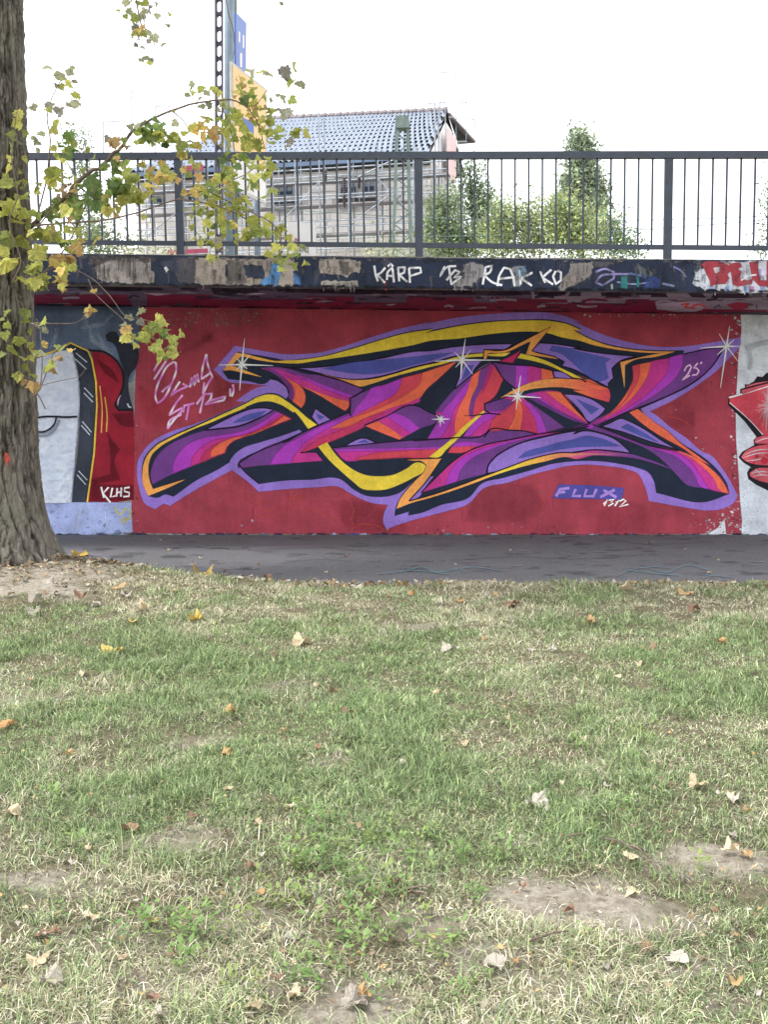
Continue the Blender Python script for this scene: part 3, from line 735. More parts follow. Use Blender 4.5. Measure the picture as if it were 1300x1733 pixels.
P.poly(cB(733, 440, 768, 388, 830, 340, 950, 300, 1100, 255, 1243, 206, 1264, 225, 1100, 292, 950, 357, 850, 402, 802, 435, 790, 462, 812, 492, 740, 505), LAV)
P.poly(cD(1060, 465, 1102, 460, 1035, 545, 990, 612, 925, 637, 1000, 540), LAV)
P.stroke(cE(352, 490, 400, 455, 480, 408), (190, 176, 214), 1.8)
# left letter
n1 = cB(167, 606, 152, 540, 162, 480, 200, 400, 270, 330, 400, 262, 550, 213, 650, 202, 800, 182, 920, 137, 1060, 62, 1177, 125, 1000, 195, 850, 250, 740, 300, 705, 340, 695, 372, 500, 450, 320, 525)
P.poly(n1, PUR)
P.poly(cB(313, 528, 318, 460, 360, 380, 430, 310, 550, 265, 700, 240, 850, 208, 1000, 130, 1078, 74, 1177, 125, 1000, 195, 850, 250, 740, 300, 705, 340, 695, 372, 500, 450), VIO, feather=2.5)
P.poly(cB(450, 470, 455, 420, 510, 350, 600, 290, 750, 260, 900, 220, 1050, 130, 1105, 88, 1177, 125, 1000, 195, 850, 250, 740, 300, 705, 340, 695, 372), MAG, feather=3)
P.poly(cB(515, 445, 530, 400, 590, 335, 680, 290, 760, 268, 900, 228, 1050, 148, 1125, 98, 1177, 125, 1000, 195, 850, 250, 740, 300, 705, 340, 695, 372), CRI, feather=4, alpha=.8)
P.poly(cB(592, 408, 596, 370, 650, 312, 740, 272, 900, 238, 1050, 165, 1132, 104, 1177, 125, 1000, 195, 850, 250, 740, 300, 705, 340, 695, 372), ORG, feather=1.6)
# upper arm running into the middle
P.poly(cA(960, 446, 1060, 440, 1150, 450, 1300, 492) + cC(300, 502, 450, 550, 595, 605, 490, 660, 490, 690, 470, 742, 450, 760, 350, 700, 250, 640, 110, 570, 150, 610, 160, 660, 150, 710, 130, 740, 70, 690) + cA(1190, 685, 1165, 665, 1168, 620, 1130, 550, 1060, 490), MAG)
P.poly(cA(960, 446, 1060, 440, 1150, 450, 1300, 492) + cC(300, 502, 450, 550, 595, 605, 500, 655, 300, 572, 150, 510) + cA(1200, 492, 1100, 455, 1040, 452), PUR)
P.poly(cA(1000, 455, 1120, 470, 1300, 535) + cC(150, 515, 300, 572, 510, 652, 490, 668, 300, 600, 150, 532) + cA(1200, 520, 1080, 475), VIO, feather=2)
P.poly(cA(980, 448, 1060, 490, 1130, 548, 1170, 620, 1167, 665, 1190, 683, 1200, 640, 1180, 570, 1120, 510, 1040, 462), PUR, feather=2, alpha=.8)
P.poly(cA(1150, 525, 1220, 558, 1272, 610, 1287, 660, 1278, 710, 1257, 738, 1195, 692, 1212, 620, 1190, 570), ORG, feather=2)
P.poly(cC(102, 566, 250, 622, 400, 672, 490, 692, 470, 742, 450, 760, 350, 700, 250, 640), ORG, feather=1.2)
# middle ribbon
n3 = cC(497, 668, 590, 622, 750, 568, 1000, 488, 1268, 400, 1130, 530, 1050, 600, 1005, 660, 1000, 692, 850, 752) + cD(605, 88, 400, 182, 260, 242, 190, 280, 245, 285, 285, 345, 0, 366) + cB(1030, 460, 800, 485, 796, 452, 900, 386, 1100, 300) + cD(0, 214, 140, 140, 245, 92, 350, 45) + cC(492, 800)
P.poly(n3, MAG)
P.poly(cD(130, 285, 200, 225, 420, 120, 620, 30, 740, -10, 610, 85, 400, 182, 260, 242, 190, 280), CRI, feather=3)
P.poly(cC(870, 520, 1015, 485, 1005, 560, 900, 640, 750, 715, 560, 800, 480, 850, 497, 802, 700, 705, 830, 620), RED, feather=2)
P.poly(cC(625, 612, 750, 568, 872, 520, 830, 620, 700, 702, 530, 792, 495, 812, 530, 730, 600, 660), VIO, feather=2)
P.poly(cC(497, 668, 590, 622, 632, 608, 600, 660, 535, 735, 495, 800), PUR, feather=1.2)
P.poly(cC(1018, 483, 1268, 400, 1130, 530, 1050, 600, 1005, 660, 800, 735, 600, 812, 450, 880) + cD(330, 108, 410, 60) + cC(560, 795, 750, 720, 900, 640, 1000, 560), ORG, feather=2)
P.poly(cC(1000, 664, 1000, 692, 850, 752, 600, 865, 500, 905, 620, 838, 850, 735), MAG, feather=1.5)
P.poly(cB(798, 482, 800, 450, 900, 386, 1100, 300) + cD(0, 214, 140, 140, 245, 92, 350, 45, 480, -10, 480, 12, 250, 108, 110, 180, 0, 240) + cB(1060, 400, 1030, 460), PUR)
P.poly(cD(480, 10, 250, 106, 110, 178, 0, 240) + cB(1060, 400, 1030, 460, 1180, 448, 1200, 400, 1260, 330) + cD(130, 232, 250, 150, 400, 75, 500, 20), VIO, feather=3)
P.stroke(cD(125, 287, 190, 281, 245, 285, 270, 320), LINE, 1.4, taper=False)
P.poly(cD(130, 287, 190, 270, 258, 242, 245, 286), INK)
# small leaf shape
P.poly(cD(960, -55, 1080, -5, 1147, 20, 1120, 60, 1000, 110, 850, 190, 720, 140, 605, 92, 740, 30), PUR)
P.poly(cD(605, 92, 700, 48, 810, 0, 860, 10, 1000, 108, 850, 190, 720, 140), VIO, feather=1.5)
P.poly(cD(605, 92, 700, 50, 760, 25, 930, 145, 850, 190, 720, 140), MAG, feather=2)
P.poly(cD(605, 92, 690, 55, 800, 120, 872, 172, 850, 190, 720, 140), ORG, feather=1.5)
# low horizontal ribbon
P.poly(cD(360, 252, 600, 226, 850, 202, 1100, 186, 1255, 180, 1130, 278, 1068, 322, 900, 320, 600, 335, 442, 336, 400, 290), PUR)
P.poly(cD(372, 262, 700, 258, 1155, 246, 1130, 278, 1068, 322, 900, 320, 600, 335, 442, 336, 400, 290), VIO, feather=1.2)
P.poly(cD(390, 282, 700, 274, 1130, 262, 1068, 322, 900, 320, 600, 335, 442, 336), MAG, feather=2)
P.poly(cD(640, 300, 900, 274, 1130, 262, 1068, 322, 900, 320, 600, 335, 520, 335), RED, feather=3)
P.poly(cF(325, 270, 520, 240, 560, 205, 700, 210, 800, 215, 912, 237, 700, 280, 540, 312, 400, 365, 370, 372, 252, 373), PUR)
P.poly(cF(292, 320, 540, 305, 460, 330, 275, 335), VIO, feather=1); P.poly(cF(275, 335, 465, 322, 375, 370, 252, 374), RED, feather=1)
# middle fan
P.poly(cF(104, 272, 150, 195, 190, 130) + cE(75, 770, 215, 602, 350, 490, 480, 412, 492, 416, 570, 525, 497, 665, 435, 705, 437, 752, 310, 867) + cF(272, 258), MAG)
P.poly(cE(70, 772, 215, 602, 350, 492, 310, 550, 200, 680, 130, 770), PUR, feather=1.5)
P.poly(cF(104, 272, 150, 195, 190, 130) + cE(125, 768, 200, 680, 300, 562, 395, 470, 300, 630, 215, 740, 170, 867) + cF(190, 262), VIO, feather=2)
P.poly(cE(372, 480, 408, 462, 390, 560, 335, 680, 322, 790, 340, 830, 310, 867) + cF(272, 258, 310, 270) + cE(215, 867, 235, 770, 300, 640), ORG, feather=1.5)
P.poly(cE(405, 470, 490, 416, 440, 560, 370, 680, 350, 800, 322, 790, 335, 680, 385, 565), PUR, feather=1.2)
P.poly(cE(480, 440, 500, 436, 572, 525, 497, 665, 435, 705, 437, 752, 400, 790, 347, 800, 370, 680, 440, 560), RED, feather=1.5)
P.poly(cE(465, 450, 488, 420, 500, 440, 450, 570, 410, 640), MAG, feather=2, alpha=.7)
# purple cap right of it
P.poly(cE(490, 406, 665, 425, 760, 430, 930, 465, 946, 517, 850, 537, 755, 557, 650, 592, 560, 512), PUR)
P.poly(cE(665, 425, 800, 435, 930, 465, 946, 517, 850, 537, 755, 557, 662, 590), VIO, feather=1.5); P.poly(cE(755, 430, 930, 465, 946, 517, 850, 537, 750, 557), MAG, feather=1.8)
P.poly(cE(852, 448, 930, 465, 946, 517, 852, 536), ORG, feather=1.2); P.poly(cE(545, 397, 610, 370, 697, 320, 640, 408), (178, 38, 92))
# lower right fan
P.poly(cE(437, 710, 540, 676, 640, 640, 690, 650, 745, 690) + cF(870, 20, 1000, 110, 1105, 188, 1000, 215, 912, 237, 800, 215, 700, 210, 560, 205, 520, 238, 368, 252, 440, 150, 520, 65), MAG)
P.poly(cF(523, 15, 640, -25, 745, 0, 640, 62, 530, 66), PUR, feather=1.5)
P.poly(cF(368, 252, 440, 150, 520, 80, 640, 66, 750, 0, 640, 90, 540, 140, 450, 210, 420, 246), VIO, feather=2)
P.poly(cF(545, 215, 600, 110, 690, 50, 760, -20, 770, 60, 700, 205), RED, feather=3); P.poly(cF(690, 207, 730, 140, 752, 60, 752, -20, 775, -30, 800, 60, 785, 212), ORG, feather=1.8)
P.poly(cF(785, 212, 800, 60, 780, -30, 830, 10, 900, 120, 908, 236), CRI, feather=1.5); P.poly(cF(800, -10, 850, 10, 940, 120, 978, 218, 912, 237, 890, 130, 850, 60), VIO, feather=1.5)
P.poly(cF(850, 0, 880, 25, 1000, 110, 1105, 188, 975, 218, 940, 120), PUR, feather=1.5)
# strip from the small star to the crossing
P.poly(cE(718, 645, 800, 625, 990, 628, 1100, 745, 1200, 852, 1235, 867, 1100, 835, 900, 742), VIO)
P.poly(cE(800, 625, 990, 628, 1100, 745, 1200, 852, 1080, 810, 930, 720), MAG, feather=2); P.poly(cE(880, 620, 992, 628, 1100, 745, 1200, 852, 1050, 745, 940, 665), ORG, feather=2)
P.poly(cE(718, 645, 790, 660, 960, 750, 1200, 862, 1100, 835, 900, 742), PUR, feather=2, alpha=.7)
# sweep from upper right through the crossing to the lower left
P.poly(cG(435, 432, 600, 395, 690, 378, 805, 345, 1000, 308, 1100, 302, 1040, 405, 965, 485, 840, 575, 690, 650, 480, 735, 330, 790, 200, 855, 105, 880, 130, 850, 290, 762, 380, 680, 420, 600, 440, 520), PUR)
P.poly(cG(700, 376, 800, 347, 803, 420, 762, 500, 650, 605, 480, 715, 250, 825, 110, 875, 250, 790, 440, 640, 560, 500), VIO, feather=2)
P.poly(cG(565, 405, 703, 376, 690, 470, 600, 582, 470, 692, 300, 795, 130, 866, 290, 762, 420, 620), MAG, feather=2)
P.poly(cG(488, 420, 572, 403, 545, 500, 470, 622, 370, 722, 230, 815, 290, 762, 400, 620), ORG, feather=2); P.poly(cG(435, 432, 490, 418, 482, 520, 430, 622, 350, 725, 250, 797, 290, 762, 380, 680, 420, 600, 440, 520), RED, feather=1.5)
P.poly(cF(1290, 163, 1100, 213, 912, 238, 700, 280, 540, 312, 400, 365, 300, 430, 200, 520, 100, 620, 58, 664, 200, 622, 400, 560, 535, 526, 540, 480, 590, 412, 680, 348, 800, 296, 1000, 245, 1200, 200, 1330, 172), PUR)
P.poly(cF(1290, 163, 1100, 213, 912, 238, 700, 280, 540, 312, 400, 365, 300, 430, 200, 520, 100, 620, 58, 664, 320, 582, 345, 500, 420, 420, 560, 350, 800, 276, 1100, 222), VIO, feather=2)
P.poly(cF(1250, 174, 1100, 213, 912, 238, 700, 280, 540, 312, 400, 365, 300, 430, 200, 520, 100, 620, 58, 664, 235, 606, 262, 520, 330, 430, 450, 362, 600, 312, 800, 265, 1100, 216), MAG, feather=2)
# lower right leg
P.poly(cH(130, 82, 250, 120, 400, 180, 550, 235, 772, 276, 900, 325, 1000, 398, 1075, 470, 1120, 540, 1139, 584, 1000, 552, 820, 512, 770, 460, 700, 385, 560, 270, 400, 200, 250, 150, 100, 108, 110, 90), PUR)
P.poly(cH(200, 105, 400, 185, 600, 258, 760, 320, 880, 432, 945, 540, 1000, 552, 1139, 584, 1120, 540, 1075, 470, 1000, 398, 900, 325, 772, 276, 550, 235, 400, 180), VIO, feather=2)
P.poly(cH(600, 248, 760, 290, 860, 350, 925, 440, 1010, 552, 1139, 584, 1120, 540, 1075, 470, 1000, 398, 900, 325, 772, 276), MAG, feather=3)
P.poly(cH(640, 250, 772, 280, 880, 335, 960, 400, 1040, 490, 1080, 568, 1139, 584, 1120, 540, 1075, 470, 1000, 398, 900, 325, 772, 274), ORG, feather=1.8)
P.poly(cH(410, -10, 470, -35, 520, 2, 600, 67, 680, 120, 800, 228, 880, 285, 1000, 375, 900, 322, 800, 252, 650, 170, 530, 90), ORG)
P.poly(cH(85, 95, 120, 80, 160, 88, 150, 105, 110, 108), VIO, feather=2)
# yellow and orange bars
def bar2(pts, g): P.poly(pts, g, feather=.7)
bar2(cA(685, 465, 780, 335, 850, 345, 950, 370, 1100, 395) + cC(0, 392, 130, 387, 300, 361, 500, 308, 700, 247, 900, 193, 1100, 163) + cE(0, 190, 200, 149, 450, 113, 700, 100, 925, 104, 1050, 129, 1150, 174) + cG(0, 169, 100, 224, 250, 279, 400, 308, 600, 325, 748, 326, 600, 336, 400, 322, 250, 300, 100, 264) +
     cE(1150, 252, 1000, 222, 900, 192, 830, 182, 700, 180, 500, 195, 250, 230, 0, 255) + cC(1000, 266, 800, 307, 600, 341, 400, 371, 200, 400, 130, 411, 0, 411) + cA(1100, 409, 950, 390, 820, 360, 760, 415, 752, 430, 850, 466, 968, 513, 820, 481, 738, 463),
     (lambda p: grad((390, 0), ORA, (520, 0), YEL)((p[0], 0)) if p[0] < 900 else grad((930, 0), YEL, (1060, 0), ORA)((p[0], 0))))
bar2(cG(748, 326, 620, 362, 440, 392, 380, 426, 377, 592, 345, 405, 480, 372, 620, 342), ORA)
bar2(cB(135, 690, 97, 600, 93, 512, 115, 420, 182, 333, 300, 263, 480, 184, 600, 130, 700, 84, 855, 12) + cA(950, 655, 1020, 640, 1080, 648, 1150, 690, 1220, 740, 1300, 810) + cC(245, 862) + cD(182, 112, 100, 5) + cC(80, 765) + cA(1200, 772, 1100, 712, 1020, 690, 950, 695, 850, 730) +
     cB(850, 44, 700, 106, 600, 150, 480, 196, 350, 257, 220, 332, 160, 392, 140, 450, 136, 520, 150, 590, 170, 640, 300, 600, 407, 569, 300, 622), lambda p: grad((0, 800), ORA, (0, 700), YEL)((0, p[1])) if p[0] < 420 else YEL)
bar2(cD(255, 242, 320, 210, 360, 270, 430, 350, 510, 410, 600, 450, 700, 460, 800, 450, 900, 405, 980, 358, 1020, 365, 1045, 385, 1030, 420, 950, 470, 850, 520, 750, 555, 650, 561, 590, 555, 500, 490, 420, 420, 330, 335), YEL)
bar2(cF(113, 406, 190, 345, 270, 280, 370, 180, 516, 63, 525, 75, 430, 162, 330, 267, 240, 352, 187, 406), YEL)
zc = lambda p: grad((720, 0), ORA, (830, 0), ORA)((p[0], 0)) if p[0] < 800 else (grad((800, 0), ORA, (850, 0), YEL)((p[0], 0)) if p[0] < 855 else grad((870, 0), YEL, (930, 0), ORA, (990, 0), MAG)((p[0], 0)))
zpts = cF(0, 425, 208, 418, 110, 545, 0, 663)
bar2(cD(895, 336, 1162, 328, 1090, 435, 1050, 490, 920, 637, 1000, 617, 1150, 572) + cF(400, 590, 550, 537, 700, 482, 850, 427, 950, 400, 1100, 375) + cH(0, 290, 150, 270, 300, 280, 420, 295, 520, 325, 650, 372, 735, 412, 600, 367, 450, 327, 300, 313, 150, 306, 0, 330) + cF(1150, 410, 950, 440, 800, 475, 600, 537, 400, 612) + cD(1100, 610, 920, 661, 828, 698, 850, 640, 960, 500, 1040, 410, 1050, 380, 1020, 352, 940, 344),
     lambda p: zc(p) if p[0] < 1000 else grad((1000, 0), MAG, (1060, 0), PUR)((p[0], 0)))
P.stroke(cD(895, 334, 1165, 326, 1090, 437, 1050, 493, 918, 641, 1000, 620, 1150, 575) + cF(550, 533, 700, 478, 850, 423, 950, 396, 1100, 371) + cH(0, 286, 150, 266, 300, 276, 420, 291), LINE, 1.4)
bar2(cC(285, 490, 400, 523, 500, 534, 650, 529, 800, 494, 950, 450, 1150, 404) + cE(60, 418, 180, 380, 300, 352, 428, 338, 422, 362, 300, 371, 200, 396, 80, 432) + cC(1150, 420, 950, 472, 800, 512, 650, 561, 560, 583, 450, 541), lambda p: grad((600, 0), ORA, (720, 0), YEL)((p[0], 0)))
bar2(cE(462, 345, 622, 334, 590, 356, 520, 361, 463, 357), YEL)
bar2(cE(430, 313, 460, 318, 580, 319, 700, 261, 922, 146, 778, 322, 800, 332, 950, 370, 972, 381, 738, 346, 772, 253, 700, 285, 590, 331, 464, 336, 446, 381, 424, 381), ORA)
P.stroke(cE(428, 310, 460, 313, 580, 313, 700, 256, 922, 142, 782, 322, 830, 335, 955, 366), LINE, 1.4, sm=False)
P.stroke(cE(424, 382, 430, 312), LINE, 1.2); P.poly(cE(620, 328, 700, 285, 770, 253, 738, 345, 690, 322), INK)
P.poly(cE(545, 397, 610, 370, 697, 320, 640, 408), (178, 38, 92))
bar2(cE(700, 341, 800, 365, 900, 400, 1000, 450, 1100, 498, 1195, 553, 1150, 547, 1080, 512, 1000, 470, 900, 427, 780, 392, 675, 373), YEL)
bar2(cE(532, 678, 640, 612, 750, 562, 880, 531, 1000, 525, 1130, 537, 1190, 556) + cG(0, 524, 80, 533, 150, 562, 262, 602, 272, 640, 263, 697, 150, 665, 0, 612) + cE(1150, 612, 1000, 587, 850, 592, 750, 607, 640, 642), lambda p: grad((930, 0), ORA, (990, 0), ORG, (1030, 0), RED)((p[0], 0)))
bar2(cE(1110, 500, 1140, 508, 1200, 530, 1300, 585) + cG(80, 528, 262, 600, 200, 605, 60, 570) + cE(1230, 570), ORG)
P.stroke(cE(1085, 520, 1150, 532, 1180, 550), LINE, 1.6)
# ink lines over the joins
for pts in (cC(597, 604, 497, 662, 484, 664, 486, 700, 489, 770, 492, 800), cC(590, 867, 750, 800, 960, 718, 1080, 775, 1152, 800), cE(212, 603, 350, 490, 480, 408, 492, 414, 572, 525, 655, 596), cD(0, 216, 140, 140, 245, 93, 350, 46, 492, -15), cE(435, 705, 436, 760), cE(432, 708, 540, 676, 640, 640),
            cF(0, 287, 300, 264, 520, 240, 560, 204, 700, 208, 800, 213, 914, 238), cF(1290, 161, 1100, 212, 912, 237, 700, 279, 540, 311, 400, 364, 300, 429, 200, 519, 100, 619, 56, 665), cF(517, 262, 560, 205), cD(362, 251, 600, 225, 850, 201, 1100, 186, 1250, 180),
            cB(798, 484, 796, 452, 900, 386, 1100, 300, 1262, 226), cB(798, 455, 820, 486, 950, 602), cE(1000, 630, 1100, 745, 1205, 855), cE(930, 462, 946, 519), cE(490, 404, 665, 424, 800, 434, 930, 464), cC(598, 606, 450, 548, 250, 492, 100, 452, 0, 440),
            cG(805, 345, 1000, 305, 1105, 290, 1040, 407, 967, 487, 842, 577, 692, 652, 482, 737, 200, 857), cH(150, 84, 250, 119, 400, 178, 550, 233, 772, 274), cH(0, 284, 150, 265, 300, 275, 430, 292), cB(548, 210, 650, 200, 800, 180, 920, 135, 1058, 60), cF(535, 528, 542, 480, 588, 413, 680, 350, 800, 296, 1000, 244, 1180, 203, 1290, 178),
            cA(1167, 640, 1150, 588, 1100, 548, 1030, 505)):
    P.stroke(pts, LINE, 1.5)
P.stroke(cE(285, 796, 360, 795, 430, 783, 500, 780, 552, 787), LINE, 2.0, taper='both'); P.stroke(cE(436, 755, 470, 775, 552, 787), LINE, 1.6)
P.build('graffiti_lettering', M_paint, wall)

# ---- small marks: stars and tags
def star(c, rays, r=9):
    S = Paint(WALL)
    S.glow(c, r, (220, 226, 240), .75); S.glow(c, r * .35, (250, 250, 255), .95)
    for a, wd in rays: 
        m = cX(*[c[0], c[1]])
        S.stroke([a[0], c, a[1]], (232, 236, 242), wd, taper='both', sm=False, feather=.5)
    S.build('painted_star', M_paint, wall)
star(cA(822, 422)[0], ((cA(842, 230, 805, 612), 3.0), (cA(650, 425, 1050, 429), 2.8), (cA(778, 466, 882, 350), 2), (cA(788, 375, 862, 452), 2)), 12)
star(cE(270, 388)[0], ((cE(294, 232, 258, 532), 3.0), (cE(68, 398, 548, 390), 2.6), (cE(214, 330, 348, 492), 1.8), (cE(336, 315, 222, 442), 1.8)), 11)
star(cE(677, 653)[0], ((cE(700, 503, 666, 752), 2.8), (cE(578, 650, 848, 664), 2.6), (cE(640, 595, 706, 694), 1.8), (cE(720, 615, 634, 692), 1.8)), 11)
star(cE(112, 822)[0], ((cE(48, 822, 182, 820), 2.2), (cE(80, 790, 142, 852), 1.8), (cE(115, 796, 110, 876), 2), (cE(130, 800, 95, 845), 1.4)), 8)
star(cG(1125, 288)[0], ((cG(1147, 138, 1080, 592), 2.8), (cG(928, 301, 1228, 287), 2.6), (cG(1070, 195, 1212, 402), 1.6), (cG(1182, 238, 1055, 352), 2)), 10)
def tagged(strokes, col, wd, sm=True, boxes=(), taper=False):
    S = Paint(WALL)
    for pts, c in boxes: S.poly(pts, c, sm=False)
    for p in strokes: S.stroke(p, col, wd, sm=sm, taper=taper)
    return S
pk_ = lambda p: tuple(a + (b_ - a) * (0.5 + 0.5 * math.sin(p[0] * .21 + p[1] * .33)) for a, b_ in zip((196, 110, 184), (232, 214, 228)))
tagged([cA(218, 396, 175, 470), cA(270, 390, 178, 530), cA(236, 624, 262, 596, 302, 568, 320, 530, 342, 450, 338, 410, 322, 402, 280, 430, 232, 510, 196, 600, 190, 670, 205, 706, 240, 680, 272, 636, 302, 568),
        cA(368, 545, 335, 595, 300, 650, 350, 615, 425, 580, 388, 562), cA(440, 588, 455, 518, 452, 575, 478, 500, 474, 575, 497, 492, 505, 552), cA(562, 345, 535, 440, 526, 528, 560, 505, 592, 482, 606, 512, 575, 560, 536, 636), cA(562, 345, 572, 420, 592, 482), cA(547, 552, 536, 636),
        cA(735, 597, 738, 655), cA(756, 568, 762, 610, 748, 656), cA(388, 645, 350, 690, 290, 792, 382, 738, 372, 790, 290, 838, 278, 893) , cB(278, 195, 320, 140, 382, 68), cA(392, 770, 400, 722, 475, 705), cA(434, 722, 414, 828), cA(540, 645, 490, 712), cA(545, 640, 514, 778), cA(540, 640, 602, 634, 592, 672, 552, 715, 690, 682, 702, 655, 590, 684)], pk_, 3.0).build('painted_tag', M_paint, wall)
tagged([cG(815, 470, 832, 436, 856, 424, 866, 440, 845, 485, 800, 535, 856, 500), cG(914, 410, 884, 445, 905, 448, 922, 470, 906, 495, 872, 500), cG(943, 402, 934, 418)], (226, 180, 214), 2.1).build('painted_tag', M_paint, wall)
tagged([cF(1045, 692, 1075, 640, 1142, 632), cF(1060, 665, 1110, 660), cF(1190, 640, 1166, 690, 1228, 690), cH(100, 552, 82, 605, 148, 605, 172, 552), cH(222, 560, 318, 614), cH(305, 558, 198, 612)], (160, 128, 200), 4.2, sm=False,
       boxes=[(cF(1065, 605, 1300, 612) + cH(375, 545, 355, 630, 0, 622) + cF(1018, 706), (76, 72, 148))]).build('painted_name_panel', M_paint, wall)
tagged([cH(222, 662, 252, 628, 228, 676), cH(262, 634, 302, 630, 276, 650, 296, 656, 258, 678), cH(312, 650, 336, 632, 306, 678), cH(340, 642, 368, 628, 388, 638, 340, 682, 406, 664)], (244, 240, 240), 2.0, sm=False).build('painted_tag', M_paint, wall)

# ------------------------------------------------------------------ edge beam and soffit paint
P = Paint(FASC, base=0.012)
DK = (38, 47, 68); KP = 0.95
P.poly(cX(-700, 424, 150, 431, 650, 437, 1000, 440, 1300, 441, 1900, 446, 1900, 500, 1300, 495.5, 1000, 493.5, 650, 487.5, 300, 484, 150, 480, -700, 470), DK, sm=False)
def ragged(pts, st=4.0, j=1.1):
    out = []
    for i in range(len(pts)):
        a, b_ = np.array(pts[i]), np.array(pts[(i + 1) % len(pts)]); k = max(1, int(np.linalg.norm(b_ - a) / st))
        for q_ in range(k): out.append(tuple(a + (b_ - a) * q_ / k + rng.normal(size=2) * j * (1 if k > 1 else .3)))
    return out
def patch(pts, c, al=1.0, f=1.0):
    big = max(p_[0] for p_ in pts) - min(p_[0] for p_ in pts) > 16
    P.poly(ragged(pts) if big else pts, c, alpha=al, feather=f, sm=False)
    if big and al > .75 and sum(c) > 330:             # stains and scars inside bare concrete
        x0, x1, y0, y1 = min(p_[0] for p_ in pts), max(p_[0] for p_ in pts), min(p_[1] for p_ in pts), max(p_[1] for p_ in pts)
        for _ in range(int((x1 - x0) / 3)):
            x, y = random.uniform(x0 + 3, x1 - 5), random.uniform(y0 + 2, y1 - 8); m = random.choice((.62, .75, .85, 1.12))
            P.stroke([(x, y), (x + random.uniform(-2, 2), y + random.uniform(3, 16))], tuple(min(235, v * m) for v in c), random.uniform(.8, 3.2), alpha=random.uniform(.25, .6), taper=True, feather=1)
TAN = (150, 140, 132)
patch(cS(500, 60, 560, 52, 700, 58, 735, 70, 738, 100, 755, 120, 752, 176, 640, 172, 520, 168, 480, 150, 470, 100), (158, 150, 146))
patch(cS(440, 40, 760, 44, 760, 68, 640, 70, 560, 60, 440, 90), (84, 78, 80), .8, 3)
P.cycle(12)
for i in range(26): 
    x = random.uniform(470, 750); P.stroke(cS(x, 52, x + random.uniform(-4, 4), 110, x + random.uniform(-6, 6), random.uniform(110, 172)), random.choice([(96, 90, 90), (120, 112, 110), (180, 172, 168)]), random.uniform(.6, 2.2), alpha=.5)
P.end()
patch(cS(945, 50, 1300, 56) + cT(190, 52, 285, 58, 285, 188, 130, 188) + cS(1300, 186, 1105, 182, 955, 180), (156, 145, 136))
patch(cS(1105, 82, 1120, 84, 1118, 138, 1104, 140), DK); patch(cS(1200, 82, 1280, 88, 1292, 100, 1290, 150, 1240, 148, 1205, 130), DK)
patch(cS(860, 50, 955, 48, 960, 130, 950, 180, 880, 170, 850, 110), (86, 84, 92), .8, 2); patch(cS(775, 80, 880, 130, 860, 60, 790, 66), (60, 66, 84)); patch(cS(805, 98, 815, 92, 828, 108, 816, 122), (210, 212, 214))
patch(cS(1110, 60, 1200, 66, 1190, 130, 1130, 182, 1108, 170, 1120, 100), (112, 106, 104), .8, 2)
patch(cT(0, 80, 40, 90, 50, 170, 0, 175), (120, 114, 110), .8, 2); patch(cT(35, 88, 130, 92, 138, 120, 136, 146, 60, 146), (52, 58, 76))
patch(cT(175, 70, 215, 90, 218, 130, 200, 185, 120, 186, 130, 160, 165, 140), (96, 150, 206), .85, 4); patch(cT(285, 130, 310, 150, 315, 186, 285, 190), (84, 130, 190), .8, 5)
patch(cT(410, 60, 480, 52, 605, 62, 605, 122, 560, 128, 545, 145, 520, 130, 470, 132, 440, 128, 410, 122), (160, 150, 142)); patch(cT(418, 160, 590, 165, 598, 192, 520, 198, 418, 190), (156, 150, 142))
patch(cT(510, 70, 550, 70, 552, 135, 520, 130), (104, 98, 96), .7, 2)
patch(cT(1110, 80, 1160, 70, 1220, 90, 1222, 130, 1180, 160, 1140, 205, 1060, 205, 1075, 160, 1110, 150), (146, 142, 144), .9, 2); patch(cT(700, 60, 760, 60, 755, 110, 740, 100), (80, 76, 92), .7, 3); patch(cT(720, 160, 735, 160, 740, 208, 726, 208), (120, 60, 60), .7, 2)
patch(cU(40, 110, 70, 90, 110, 84, 120, 120, 90, 190, 60, 186), (150, 150, 154), .85, 2); patch(cU(70, 110, 110, 92, 112, 130, 80, 150), (120, 160, 196), .7, 3)
patch(cU(335, 80, 440, 70, 445, 110, 410, 150, 360, 180, 310, 206, 270, 204, 300, 150, 320, 120), (136, 130, 128), .95, 1.5); patch(cU(300, 150, 360, 130, 380, 165, 320, 200), (160, 150, 142), .8, 2); patch(cU(440, 62, 560, 66, 520, 90, 450, 92), (90, 88, 92), .7, 3)
for p_ in (cT(676, 88, 682, 130, 694, 165), cT(730, 98, 700, 128, 690, 132, 728, 172), cT(738, 158, 742, 120, 764, 98, 772, 170), cT(736, 136, 772, 140), cT(742, 92, 756, 80, 768, 92), cT(792, 98, 798, 165), cT(790, 98, 826, 96, 822, 122, 798, 132, 836, 168), cT(846, 100, 850, 172), cT(846, 100, 900, 98, 904, 122, 852, 138),
           cT(1020, 92, 996, 140, 1030, 96, 1076, 90), cT(1040, 96, 1052, 180), cT(1028, 160, 1070, 110, 1092, 120, 1066, 146, 1102, 142, 1050, 180), cT(1205, 180, 1220, 96, 1250, 88, 1240, 120, 1212, 134, 1250, 168, 1300, 184), cX(842, 485, 845, 468, 853, 454, 863, 456, 868, 468, 871, 485), cX(843, 473, 871, 470),
           cU(85, 110, 90, 180), cU(148, 122, 92, 150, 146, 186), cU(184, 116, 210, 172), cU(240, 108, 196, 146, 248, 180), cU(262, 114, 248, 140, 262, 178, 286, 160, 288, 122, 268, 112)):
    P.stroke(p_, (226, 226, 230), 3.0)
